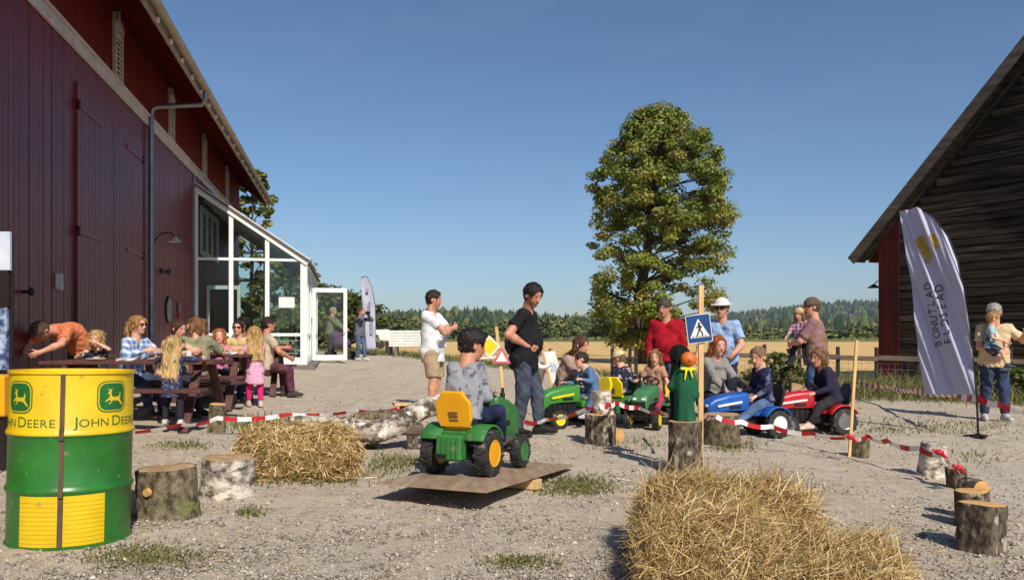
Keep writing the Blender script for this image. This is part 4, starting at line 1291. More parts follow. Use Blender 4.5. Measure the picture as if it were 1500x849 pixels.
r = bthing('hand_tool', 'slim red-handled tool hanging beside the round disc on the wall', 'tool', 0.03, 18.9, 1.5)
MB().tube([(0.03, 0, -0.22), (0.03, 0, 0.12)], 0.03, 8).build('handle', M['rtoy'], r)
MB().bb(0.01, 0.05, -0.07, 0.07, 0.12, 0.36).build('blade', M['zinc'], r, bevel=0.01)
r = bthing('junction_box', 'small pale rectangular box on the red wall left of the doors', 'box', 0.022, 11.05, 1.82)
MB().bb(0, 0.05, -0.09, 0.09, -0.11, 0.11).build('case', M['trim'], r, bevel=0.008)
MB().bb(0.051, 0.058, -0.07, 0.07, -0.09, 0.09).build('cover', M['zinc'], r, bevel=0.004)
r = bthing('hook', 'black iron knob with a short rod on the red wall boards', 'hook', 0.022, 9.85, 1.62)
mb = MB(); mb.tube([(0, 0, 0), (0.1, -0.02, 0)], 0.02, 8); mb.build('rod', M['iron'], r)
mb = MB(); mb.lathe([(0, -0.01), (0.05, 0.0), (0.055, 0.03), (0.03, 0.055), (0, 0.06)], 14, (0.09, -0.02, 0), 'x'); mb.build('knob', M['iron'], r, smooth=True)

# ================================================================== GLASS ANNEX
UA, UB, WA = 20.95, 29.6, 2.76
ax_ = thing('glass_annex', 'white framed glass lean-to on the red barn with an open glazed door', 'annex', BO, BTH)
FL = gz(*B(1.4, 23, 0).xy)
ZT, ZO = 4.92, 3.08
def rz_(v): return ZT + (ZO - ZT) * v / WA
def glass(x0, x1, y0, y1, z0, z1, parent=ax_, name='pane'):
    return MB().bb(x0, x1, y0, y1, z0, z1).build(name, M['glass'], parent)
MB().bb(0.03, WA + 0.3, UA - 0.3, UB + 0.3, FL - 0.4, FL + 0.035).build('floor_slab', M['concrete'], ax_, bevel=0.01)
fz = FL + 0.036
for vi_, v in enumerate((0.06, 0.93, 1.83, WA)):
    w = 0.055 if v < WA else 0.09
    MB().bb(v - w, v + w, UA - 0.05, UA + 0.05, fz, rz_(v) - 0.10).build('post', M['whitealu'], ax_, bevel=0.006)
MB().beam((0.0, UA - 0.03, rz_(0.0) - 0.0), (WA + 0.12, UA - 0.03, rz_(WA + 0.12) - 0.0), 0.13, 0.2).build('roof_edge', M['whitealu'], ax_, bevel=0.008)
vs = (0.115, 0.875, 0.985, 1.775, 1.885, WA - 0.09)
for k in range(3):
    a, b = vs[2 * k], vs[2 * k + 1]
    for zz, hh_ in ((3.06, 0.07), (1.1, 0.08), (fz + 0.1, 0.2)):
        MB().bb(a, b, UA - 0.04, UA + 0.04, zz - hh_ / 2, zz + hh_ / 2).build('mullion', M['whitealu'], ax_, bevel=0.005)
    glass(a, b, UA - 0.008, UA + 0.008, 1.14, 3.025); glass(a, b, UA - 0.008, UA + 0.008, fz + 0.2, 1.06)
    mbp = MB(); mbp.prism([(a, 3.095), (b, 3.095), (b, max(rz_(b) - 0.12, 3.1)), (a, rz_(a) - 0.12)], 0.016, Matrix(((1, 0, 0, 0), (0, 0, 1, UA - 0.008), (0, 1, 0, 0), (0, 0, 0, 1))))
    mbp.build('pane', M['glass'], ax_)
# long side with the door opening
UH0, UH1 = 24.2, 25.3
us = [UA + 0.1, 22.6, UH0, UH1, 26.7, 28.1, UB]
for k, u in enumerate(us[1:], 1):
    MB().bb(WA - 0.05, WA + 0.05, u - 0.05, u + 0.05, fz, ZO - 0.1).build('post', M['whitealu'], ax_, bevel=0.006)
MB().bb(WA - 0.06, WA + 0.06, UA + 0.05, UB + 0.05, ZO - 0.1, ZO + 0.04).build('eaves_beam', M['whitealu'], ax_, bevel=0.006)
for k in range(6):
    a, b = us[k] + 0.05, us[k + 1] - 0.05
    if k != 2:
        MB().bb(WA - 0.04, WA + 0.04, a, b, fz, fz + 0.2).build('mullion', M['whitealu'], ax_, bevel=0.005)
        MB().bb(WA - 0.04, WA + 0.04, a, b, 1.06, 1.14).build('mullion', M['whitealu'], ax_, bevel=0.005)
        glass(WA - 0.008, WA + 0.008, a, b, fz + 0.2, 1.06); glass(WA - 0.008, WA + 0.008, a, b, 1.14, ZO - 0.1)
    else:
        MB().bb(WA - 0.04, WA + 0.04, a, b, 2.5, 2.6).build('mullion', M['whitealu'], ax_, bevel=0.005)
        glass(WA - 0.008, WA + 0.008, a, b, 2.6, ZO - 0.1)
# far end
for v in (0.93, 1.83):
    MB().bb(v - 0.05, v + 0.05, UB - 0.04, UB + 0.04, fz, rz_(v) - 0.1).build('post', M['whitealu'], ax_)
for a, b in ((0.05, 0.88), (0.98, 1.78), (1.88, WA - 0.06)):
    MB().bb(a, b, UB - 0.03, UB + 0.03, 3.02, 3.1).build('mullion', M['whitealu'], ax_)
    glass(a, b, UB - 0.008, UB + 0.008, fz, 3.0)
# open door leaf, swung straight out
dr = MB()
v0, v1, z0_, z1_ = WA + 0.08, WA + 1.12, fz + 0.02, 2.52
ud = UH0 + 0.02
dr.bb(v0, v0 + 0.11, ud - 0.03, ud + 0.03, z0_, z1_); dr.bb(v1 - 0.11, v1, ud - 0.03, ud + 0.03, z0_, z1_)
dr.bb(v0 + 0.11, v1 - 0.11, ud - 0.03, ud + 0.03, z1_ - 0.13, z1_); dr.bb(v0 + 0.11, v1 - 0.11, ud - 0.03, ud + 0.03, z0_, z0_ + 0.16)
do = dr.build('door', M['whitealu'], ax_, bevel=0.006)
glass(v0 + 0.11, v1 - 0.11, ud - 0.006, ud + 0.006, z0_ + 0.16, z1_ - 0.13, do)
mb = MB(); mb.tube([(v1 - 0.055, ud - 0.03, 1.15), (v1 - 0.055, ud - 0.09, 1.15), (v1 - 0.2, ud - 0.09, 1.15)], 0.012, 8); mb.build('handle', M['zinc'], do)
# roof sheet
mb = MB()
a = math.atan((ZT - ZO) / WA)
mb.box(((0.02 + WA + 0.14) / 2, (UA + UB) / 2, rz_((WA + 0.16) / 2) + 0.06), ((WA + 0.12) / math.cos(a), UB - UA + 0.3, 0.05), Matrix.Rotation(a, 3, 'Y'))
mb.build('roof', M['greyroof'], ax_)
k = UA + 1.4
while k < UB:
    MB().beam((0.05, k, rz_(0.05) - 0.08), (WA - 0.06, k, rz_(WA - 0.06) - 0.08), 0.07, 0.16).build('rafter', M['whitealu'], ax_); k += 1.45
# inner door frame behind the front glazing
idr = MB()
idr.bb(0.25, 0.32, UA + 0.45, UA + 0.52, fz, 2.4); idr.bb(1.02, 1.10, UA + 0.45, UA + 0.52, fz, 2.4); idr.bb(0.32, 1.02, UA + 0.45, UA + 0.52, 2.3, 2.4)
ido = idr.build('inner_door', M['whitealu'], ax_, bevel=0.005)
glass(0.32, 1.02, UA + 0.48, UA + 0.49, fz + 0.05, 2.3, ido)
# window of the barn seen inside
wn = MB()
wn.bb(0.03, 0.1, 21.7, 21.8, 3.25, 4.55); wn.bb(0.03, 0.1, 24.4, 24.5, 3.25, 4.55); wn.bb(0.03, 0.1, 21.8, 24.4, 4.45, 4.55); wn.bb(0.03, 0.1, 21.8, 24.4, 3.25, 3.36)
for q in (22.65, 23.5): wn.bb(0.03, 0.09, q - 0.05, q + 0.05, 3.36, 4.45)
wo = wn.build('window', M['whitealu'], barn, bevel=0.004)
for a, b in ((21.8, 22.6), (22.7, 23.45), (23.55, 24.4)):
    MB().bb(0.035, 0.045, a, b, 3.36, 4.45).build('pane', M['glass'], wo)
r = thing('notice', 'white paper notice taped inside the annex front window', 'notice', B(2.32, UA - 0.02, 1.95), BTH)
MB().bb(-0.2, 0.2, -0.004, 0.0, -0.14, 0.14).build('sheet', M['white'], r)
r = thing('pendant_lamp', 'white round pendant lamp hanging inside the glass annex', 'lamp', B(1.45, 23.0, 2.75), BTH)
MB().lathe([(0.02, 0.2), (0.1, 0.16), (0.22, 0.03), (0.23, 0), (0.2, 0.01), (0.08, 0.12)], 20).build('shade', M['white'], r, smooth=True)
MB().tube([(0, 0, 0.2), (0, 0, rz_(1.45) - 2.75)], 0.006, 6).build('cable', M['black'], r)
r = thing('plate_rack', 'white slatted rack standing inside the annex front window', 'rack', B(2.3, UA + 0.5, fz), BTH)
for q in range(2): MB().bb(-0.25 + q * 0.45, -0.2 + q * 0.45, -0.02, 0.02, 0, 0.85).build('upright', M['white'], r)
for q in range(5): MB().bb(-0.3, 0.3, -0.2, 0.2, 0.12 + q * 0.17, 0.14 + q * 0.17).build('shelf', M['white'], r)

# ================================================================== LOG BARN
M['oldred'] = mat('old_red_boards', (76, 28, 27), 0.8, c2=(52, 21, 21), scale=3, stretch=(1, 1, 0.2), rnd=0.15, bump=0.4, bscale=30, bstretch=(1, 1, 0.08), spec=0.15)
lb_c = Vector((11.2, 24.0, 0)); lb_a = math.atan2(-0.854, 0.52)
lb = thing('log_barn', 'dark weathered log barn with a steep roof and red corner boards', 'barn', (lb_c.x, lb_c.y, gz(12, 22)), lb_a)
LRS = 1.03
def lrz(x): return 3.45 + (min(x, 11 - x) + 0.95) * LRS + 0.0
mb = MB(); mb.prism([(0.05, -0.4), (10.95, -0.4), (10.95, lrz(10.95) - 0.35), (5.5, lrz(5.5) - 0.35), (0.05, lrz(0.05) - 0.35)], 7.0, Matrix(((1, 0, 0, 0), (0, 0, 1, 0.08), (0, 1, 0, 0), (0, 0, 0, 1))))
mb.build('wall_core', M['log'], lb)
z = -0.3
while z < lrz(5.5) - 0.6:
    hgt_ = RNG.uniform(0.2, 0.25)
    x0 = 0.0 if z + hgt_ < lrz(0) - 0.3 else (z + hgt_ + 0.3 - 3.45) / LRS - 0.95
    x0 = max(x0, 0.0)
    if 11 - 2 * x0 > 0.4:
        mb = MB(); n = 9
        pts = [(x0 + (11 - 2 * x0) * k / n, RNG.normal() * 0.008 + 0.06, z + hgt_ / 2 + RNG.normal() * 0.006) for k in range(n + 1)]
        V_ = []; Fc_ = []
        for p in pts:
            for dy, dz in ((0.1, -.5), (-0.10, -.49), (-0.125, -.42), (-0.135, 0.05), (-0.13, .42), (-0.10, .48), (0.1, .5)):
                V_.append((p[0], p[1] + dy * 0.8, p[2] + dz * (hgt_ - 0.012)))
        for k in range(n):
            for q in range(6):
                Fc_.append((k * 7 + q, k * 7 + q + 1, (k + 1) * 7 + q + 1, (k + 1) * 7 + q))
        Fc_ += [tuple(range(7)), tuple(n * 7 + q for q in range(7))]
        mb.add(V_, Fc_); mb.build('log', M['log'], lb, smooth=True)
    z += hgt_
for k in range(4):
    x = -0.1 + k * 0.165
    mb = MB(); top0, top1 = lrz(x) - 0.2, lrz(x + 0.16) - 0.2
    mb.prism([(x, -0.3), (x + 0.158, -0.3), (x + 0.158, top1), (x, top0)], 0.03, Matrix(((1, 0, 0, 0), (0, 0, 1, -0.105), (0, 1, 0, 0), (0, 0, 0, 1))))
    mb.build('corner_board', M['oldred'], lb, bevel=0.004)
for k in range(6):
    MB().bb(-0.13, -0.1, -0.07 + k * 0.17, 0.09 + k * 0.17, -0.3, lrz(-0.1) - 0.2).build('side_board', M['oldred'], lb, bevel=0.004)
a = math.atan(LRS)
for s in (0, 1):
    mb = MB(); Ls = 6.12 / math.cos(a)
    xm = (5.5 - 0.62) / 2 if s == 0 else 11 - (5.5 - 0.62) / 2
    zm = lrz(xm) - 0.06
    mb.box((xm, 3.4, zm), (Ls, 8.1, 0.1), Matrix.Rotation(-a if s == 0 else a, 3, 'Y'))
    mb.build('roof_slope', M['greyroof'], lb)
    mb = MB(); mb.box((xm, -0.70, zm - 0.09), (Ls, 0.05, 0.29), Matrix.Rotation(-a if s == 0 else a, 3, 'Y'))
    mb.build('barge_board', M['verge'], lb, bevel=0.01)
    mb = MB(); mb.box((xm, -0.37, zm - 0.1), (Ls, 0.6, 0.06), Matrix.Rotation(-a if s == 0 else a, 3, 'Y'))
    mb.build('soffit', M['log'], lb)
MB().prism([(-0.5, 0), (-0.13, 0), (-0.13, 0.4)], 0.4, Matrix(((1, 0, 0, 0), (0, 0, 1, -0.05), (0, 1, 0, 3.62), (0, 0, 0, 1)))).build('eaves_box', M['oldred'], lb)
def LBp(x, y, z): return lb.location + Matrix.Rotation(lb_a, 3, 'Z') @ Vector((x, y, z))
r = thing('yard_lamp', 'dark hooded lamp on a bracket below the log barn eaves', 'lamp', LBp(-0.13, 0.1, 2.9), lb_a)
mb = MB(); mb.tube([(0, 0, 0.1), (-0.15, 0, 0.14), (-0.25, 0, 0.06)], 0.016, 8); mb.build('arm', M['iron'], r)
mb = MB(); mb.lathe([(0.03, 0.06), (0.06, 0.03), (0.2, -0.05), (0.19, -0.06), (0.05, 0.0)], 16, (-0.27, 0, 0)); mb.build('hood', M['iron'], r, smooth=True)
MB().bb(-0.012, 0.0, -0.05, 0.05, 0.02, 0.2).build('wall_plate', M['iron'], r)

# ================================================================== FENCES
def fence(label, posts, depth_fn, rails, ptop, name='rail_fence', mrail=M['fencewood']):
    p0 = GD(posts[0], depth_fn(posts[0]))
    r = thing(name, label, 'fence', p0)
    P = [GD(q, depth_fn(q)) - p0 for q in posts]
    for q in P:
        mb = MB(); mb.tube([q + Vector((0, 0, -0.3)), q + Vector((RNG.normal() * .01, 0, ptop + RNG.uniform(-.04, .06)))], [0.05, 0.045], 8); mb.build('post', M['postdark'], r, smooth=True)
    for a, b in zip(P, P[1:]):
        for hz, ht in rails:
            MB().beam(a + Vector((0, -0.07, hz + RNG.normal() * .008)), b + Vector((0, -0.07, hz + RNG.normal() * .008)), 0.045, ht).build('rail', mrail, r, bevel=0.006)
    return r, P
fence('weathered single-rail fence along the stubble field in front of the log barn', [1000, 1055, 1120, 1172, 1228, 1284, 1345, 1410, 1480, 1560, 1640], lambda q: 18.0 + (1300 - q) * 0.002, [(0.80, 0.11)], 1.06)
fence('short dark two-rail fence stub standing alone in the field', [897, 922, 932], lambda q: 21.0, [(0.62, 0.07), (0.22, 0.06)], 0.85, 'fence_stub', M['postdark'])
# wire netting below the rail of the long fence is one thing with its strands
r = thing('wire_netting', 'thin grey sheep netting strung below the fence rail', 'netting', GD(1055, 18.5))
mb = MB(); a0 = GD(1055, 18.48); b0 = GD(1640, 17.3)
for hz in (0.1, 0.25, 0.4, 0.55, 0.68):
    mb.tube([Vector((0, 0.06, hz)), b0 - a0 + Vector((0, 0.06, hz))], 0.004, 4)
for k in range(60):
    t = k / 59; q = (b0 - a0) * t
    mb.tube([q + Vector((0, 0.06, 0.05)), q + Vector((0, 0.06, 0.70))], 0.003, 4)
mb.build('wires', M['zinc'], r)

# ================================================================== TREES
def limb(mb, a, b, r0, r1, n=5, sag=0.15):
    a, b = Vector(a), Vector(b); pts, rr = [], []
    for k in range(n + 1):
        t = k / n; p = a.lerp(b, t) + Vector((RNG.normal(), RNG.normal(), RNG.normal())) * sag * 0.3 * math.sin(PI * t); p.z += sag * math.sin(PI * t)
        pts.append(p); rr.append(r0 + (r1 - r0) * t)
    mb.tube(pts, rr, 8)
    return pts
def big_tree():
    D = 38.0
    base = GD(940, D)
    r = thing('maple_tree', 'tall broad maple tree standing alone at the field edge', 'tree', base)
    rows = [(163, 932, 992), (178, 916, 1008), (203, 908, 1040), (222, 884, 1048), (250, 868, 1055), (280, 868, 1060), (310, 872, 1078), (350, 868, 1076), (390, 864, 1066), (430, 862, 1058), (460, 874, 1046), (485, 890, 985), (500, 905, 960)]
    yy = [q[0] for q in rows]; xl = [q[1] for q in rows]; xr = [q[2] for q in rows]
    cent, rad = [], []
    tries = 0
    while len(cent) < 490 and tries < 40000:
        tries += 1
        py = RNG.uniform(163, 498) if RNG.random() < 0.8 else RNG.uniform(165, 330)
        l, rr_ = np.interp(py, yy, xl), np.interp(py, yy, xr)
        cx, hw = (l + rr_) / 2, (rr_ - l) / 2 * 1.05
        t = RNG.uniform(-1, 1); q = RNG.uniform(-1, 1)
        if t * t + q * q > 1: continue
        edge = math.sqrt(t * t + q * q)
        if edge < 0.6 and RNG.random() < 0.6: continue
        # open places in the crown
        px = cx + t * hw
        if any(((px - hx_) / a_) ** 2 + ((py - hy_) / b_) ** 2 < 1 for hx_, hy_, a_, b_ in ((1020, 232, 20, 14), (1006, 283, 20, 15), (945, 300, 10, 16), (960, 200, 9, 8), (1045, 330, 12, 8), (905, 290, 9, 10), (985, 350, 14, 8), (1050, 400, 18, 9), (898, 385, 8, 14), (1000, 428, 34, 14), (1015, 455, 40, 14), (905, 340, 6, 8), (925, 215, 8, 8))): continue
        sc = D / F
        rd = RNG.uniform(0.28, 0.6)
        x_ = (px - CX) * sc - np.sign(t) * rd * 0.3
        cent.append((x_ - base.x, q * hw * sc * 0.95, CAMZ + (HY - py) * sc - base.z - rd * 0.3))
        rad.append((rd * 1.15, rd * 1.15, rd * 0.72))
    cent, rad = np.array(cent), np.array(rad)
    crown = leafy('crown', r, cent, rad, 150, 0.14, [(122, 136, 54), (138, 148, 62), (106, 122, 50), (148, 152, 72), (156, 146, 76), (96, 114, 48)], shell=0.15)
    mb = MB()
    axis = limb(mb, (0, 0, -0.3), (-0.1, 0, 3.2), 0.36, 0.28, 6, 0.02)
    ax2 = limb(mb, (-0.1, 0, 3.2), (0.5, 0.1, 6.8), 0.28, 0.16, 6, 0.06)
    ax3 = limb(mb, (0.5, 0.1, 6.8), (0.85, 0, 10.6), 0.16, 0.04, 6, 0.05)
    mb.build('trunk', M['trunk'], r, smooth=True)
    allax = axis[3:] + ax2 + ax3
    mb = MB()
    order = np.argsort(-np.linalg.norm(cent[:, :2], axis=1))
    for k in order[::3]:
        c = Vector(cent[k]); best = min((p for p in allax if p.z < c.z + 0.2), key=lambda p: (p - c).length + abs(p.z - c.z + 1.2) * 0.6, default=allax[0])
        limb(mb, best, c, 0.06, 0.012, 4, 0.12)
    mb.build('limbs', M['trunk'], r, smooth=True)
big_tree()

def small_tree(label, base, tall, width, n, cols, per=90, leaf=0.2, name='tree', low=0.2, cat='tree'):
    r = thing(name, label, cat, base)
    cent, rad = [], []
    n = int(n * 2.2); per = int(per * 0.6)
    for k in range(n):
        t = low + (1 - low) * RNG.random() ** 0.8
        w = width * (0.35 + 0.75 * math.sin(PI * (0.15 + 0.8 * (t - low) / (1 - low)))) * 0.5
        a = RNG.uniform(0, 2 * PI); q = math.sqrt(RNG.random())
        cent.append((math.cos(a) * w * q, math.sin(a) * w * q, t * tall)); rd = RNG.uniform(0.06, 0.12) * width
        rad.append((rd, rd, rd * 0.7))
    leafy('crown', r, cent, rad, per, leaf, cols, shell=0.1)
    mb = MB(); ax = limb(mb, (0, 0, -0.2), (0.1, 0, tall * 0.85), 0.05 * width * 0.6 + 0.05, 0.03, 6, 0.03)
    mb.build('trunk', M['trunk'], r, smooth=True)
    mb = MB()
    for c in cent[::3]:
        c = Vector(c); limb(mb, min(ax, key=lambda p: abs(p.z - c.z + 0.4)), c, 0.035, 0.01, 3, 0.05)
    mb.build('limbs', M['trunk'], r)
    return r
gcol = [(84, 98, 40), (108, 116, 50), (66, 82, 34), (126, 128, 60)]
small_tree('tall light green tree rising behind the barn end', (B(-0.3, 36, 0).x, B(-0.3, 36, 0).y, 0.2), 8.0, 2.6, 44, [(118, 124, 56), (140, 136, 70), (92, 104, 44)], name='birch_tree')
small_tree('bushy green tree behind the glass annex', (B(3.3, 38, 0).x, B(3.3, 38, 0).y, 0.15), 2.9, 4.6, 46, gcol)
small_tree('dark green shrub just past the annex door', (GD(512, 46).x, 46, GD(512, 46).z), 3.1, 2.0, 34, [(58, 74, 36), (74, 90, 40), (48, 62, 32)], name='shrub', low=0.05, cat='shrub')
small_tree('tall leafy tree seen through the glass annex', (B(1.2, 44, 0).x, B(1.2, 44, 0).y, 0.1), 4.8, 4.5, 50, gcol)
small_tree('low weedy bush growing against the fence behind the pedal tractors', GD(1135, 17.3), 0.85, 1.25, 46, [(104, 112, 62), (86, 98, 52), (128, 128, 78)], per=60, leaf=0.07, name='bush', low=0.03, cat='bush')
small_tree('leafy weed bush at the foot of the log barn', GD(1470, 16.8), 0.7, 1.1, 30, [(98, 112, 52), (80, 96, 44)], per=60, leaf=0.08, name='bush', low=0.03, cat='bush')
# ================================================================== OIL DRUM WITH LETTERING
def text_geo(txt, size):
    cu = bpy.data.curves.new('t', 'FONT'); cu.body = txt; cu.size = size; cu.resolution_u = 3
    o = bpy.data.objects.new('t', cu); C.objects.link(o)
    bpy.context.view_layer.update()
    dg = bpy.context.evaluated_depsgraph_get()
    me = bpy.data.meshes.new_from_object(o.evaluated_get(dg))
    V_ = [v.co.copy() for v in me.vertices]; Fc_ = [list(p.vertices) for p in me.polygons]
    w = max([v.x for v in V_]) if V_ else 0
    bpy.data.objects.remove(o); bpy.data.curves.remove(cu); bpy.data.meshes.remove(me)
    return V_, Fc_, w
def flat_bm(V_, Fc_, step=0.012):
    bm = bmesh.new()
    vs_ = [bm.verts.new(v) for v in V_]
    for f in Fc_:
        try: bm.faces.new([vs_[i] for i in f])
        except ValueError: pass
    x0 = min(v.co.x for v in bm.verts); x1 = max(v.co.x for v in bm.verts)
    x = x0 + step
    while x < x1:
        bmesh.ops.bisect_plane(bm, geom=bm.verts[:] + bm.edges[:] + bm.faces[:], plane_co=(x, 0, 0), plane_no=(1, 0, 0)); x += step
    return bm
DR, DH = 0.303, 0.925
d0 = G(102, 784)
dz = gz(d0.x, d0.y)
dang = math.atan2(-d0.y, -d0.x)
drum = thing('oil_drum', 'yellow and green painted steel drum with leaping deer emblems', 'drum', (d0.x, d0.y, dz - 0.012), dang + PI / 2)
drum.rotation_euler = (math.radians(-0.6), math.radians(1.2), dang + PI / 2)
z1, z2 = DH * 0.325, DH * 0.645
prof = [(DR - 0.004, 0.0), (DR + 0.007, 0.002), (DR + 0.008, 0.014), (DR - 0.001, 0.018)]
for zz in (z1, z2):
    prof += [(DR, zz - 0.024), (DR + 0.004, zz - 0.016), (DR + 0.011, zz - 0.005), (DR + 0.011, zz + 0.005), (DR + 0.004, zz + 0.016), (DR, zz + 0.024)]
prof += [(DR - 0.001, DH - 0.02), (DR + 0.008, DH - 0.014), (DR + 0.008, DH), (DR - 0.002, DH), (DR - 0.004, DH - 0.02), (DR - 0.05, DH - 0.024), (0.0, DH - 0.022)]
mb = MB(); mb.lathe(prof, 96)
me = mb.mesh('shell', [M['drgreen'], M['dryellow']], smooth=True)
for p in me.polygons: p.material_index = 1 if p.center.z > z2 - 0.004 or p.center.z < 0.001 else 0
obj('shell', me, None, drum)
def cyl_patch(name, bm, ang0, zc, m, lift):
    """wrap a flat drawing (x right, y up) round the drum; angle 0 looks at the photographer, right is positive"""
    for v in bm.verts:
        a = -PI / 2 + math.radians(ang0) + v.co.x / DR
        rr_ = DR + lift
        v.co = Vector((math.cos(a) * rr_, math.sin(a) * rr_, zc + v.co.y))
    bmesh.ops.recalc_face_normals(bm, faces=bm.faces)
    s_ = sum((f.normal.dot(Vector((f.calc_center_median().x, f.calc_center_median().y, 0))) for f in bm.faces))
    if s_ < 0: bmesh.ops.reverse_faces(bm, faces=bm.faces)
    me = bpy.data.meshes.new(name); bm.to_mesh(me); bm.free()
    me.polygons.foreach_set('use_smooth', np.ones(len(me.polygons), bool))
    return obj(name, me, m, drum)
def rrect(w, h, r, n=8):
    P = []
    for cx, cy, a0 in ((w / 2 - r, h / 2 - r, 0), (-w / 2 + r, h / 2 - r, 90), (-w / 2 + r, -h / 2 + r, 180), (w / 2 - r, -h / 2 + r, 270)):
        for k in range(n + 1):
            a = math.radians(a0 + 90 * k / n); P.append((cx + r * math.cos(a), cy + r * math.sin(a)))
    return P
def poly_bm(polys, step=0.008):
    V_, Fc_ = [], []
    for P in polys:
        b = len(V_); V_ += [Vector((x, y, 0)) for x, y in P]; Fc_.append(list(range(b, b + len(P))))
    bm = bmesh.new(); vs_ = [bm.verts.new(v) for v in V_]
    for f in Fc_: bm.faces.new([vs_[i] for i in f])
    bmesh.ops.triangulate(bm, faces=bm.faces)
    V2 = [v.co.copy() for v in bm.verts]; bm.verts.index_update(); F2 = [[v.index for v in f.verts] for f in bm.faces]; bm.free()
    return flat_bm(V2, F2, step)
deer = [[(-0.30, 0.42), (-0.16, 0.36), (-0.12, 0.12), (0.0, 0.02), (0.42, 0.04), (0.56, 0.12), (0.60, 0.34), (0.67, 0.30), (0.66, 0.06), (0.60, -0.12), (0.90, -0.52), (0.84, -0.58), (0.44, -0.24), (0.1, -0.22), (-0.1, -0.26), (-0.34, -0.18), (-0.58, -0.30), (-0.66, -0.26), (-0.36, -0.04), (-0.28, 0.08), (-0.26, 0.2), (-0.40, 0.24), (-0.44, 0.30)],
        [(-0.30, 0.42), (-0.40, 0.56), (-0.30, 0.66), (-0.34, 0.54), (-0.22, 0.52), (-0.06, 0.64), (-0.12, 0.48), (-0.16, 0.36)],
        [(-0.16, -0.25), (-0.34, -0.42), (-0.30, -0.50), (-0.08, -0.30)]]
lw_, lh_ = 0.165, 0.155
for ang in (38, -54):
    zc = DH * 0.853
    sh_ = cyl_patch('emblem', poly_bm([rrect(lw_ + 0.012, lh_ + 0.012, 0.048)]), ang, zc, M['logogreen'], 0.0012)
    cyl_patch('emblem_ring', poly_bm([rrect(lw_, lh_, 0.044)]), ang, zc, M['dryellow'], 0.0020).parent = sh_
    cyl_patch('emblem_field', poly_bm([rrect(lw_ - 0.012, lh_ - 0.012, 0.04)]), ang, zc, M['logogreen'], 0.0028).parent = sh_
    cyl_patch('deer', poly_bm([[(x * lw_ * 0.44, y * lh_ * 0.5 - 0.004) for x, y in P] for P in deer]), ang, zc, M['dryellow'], 0.0036).parent = sh_
    # lettering
    parts = []; x = 0.0
    for t, s in (('J', 0.078), ('O', 0.06), ('H', 0.06), ('N', 0.06), (' ', 0.03), ('D', 0.078), ('E', 0.06), ('E', 0.06), ('R', 0.06), ('E', 0.06)):
        if t == ' ': x += 0.012; continue
        V_, Fc_, w = text_geo(t, s)
        parts.append(([Vector((v.x * 1.12 + x, v.y, 0)) for v in V_], Fc_)); x += w * 1.12 + 0.004
    for a, b in parts:
        cyl_patch('letter', flat_bm([Vector((v.x - x / 2, v.y, 0)) for v in a], b, 0.01), ang + 1.5, DH * 0.686, M['logogreen'], 0.0014)
for a0, a1 in ((-49, -11.5), (-6.5, 31.5)):
    w = math.radians(a1 - a0) * DR
    cyl_patch('yellow_panel', poly_bm([[(0, 0), (w, 0), (w, DH * 0.285), (0, DH * 0.285)]]), a0, 0.02, M['dryellow'], 0.0016)
    for q in range(10):
        cyl_patch('panel_rib', poly_bm([[(0.004, 0), (w - 0.004, 0), (w - 0.004, 0.004), (0.004, 0.004)]]), a0, 0.04 + q * 0.023, M['dryellow'], 0.0042)
mb = MB()
for zz0, zz1, o_ in ((0.018, z1 - 0.026, 0.0), (z1 - 0.026, z1 + 0.026, 0.012), (z1 + 0.026, z2 - 0.026, 0.0), (z2 - 0.026, z2 + 0.026, 0.012), (z2 + 0.026, DH - 0.015, 0.0)):
    a = -PI / 2 + math.radians(-9)
    mb.box((math.cos(a) * (DR + o_ + 0.001), math.sin(a) * (DR + o_ + 0.001), (zz0 + zz1) / 2), (0.022, 0.012, zz1 - zz0), Matrix.Rotation(a + PI / 2, 3, 'Z'))
mb.build('strap', M['rust'], drum)

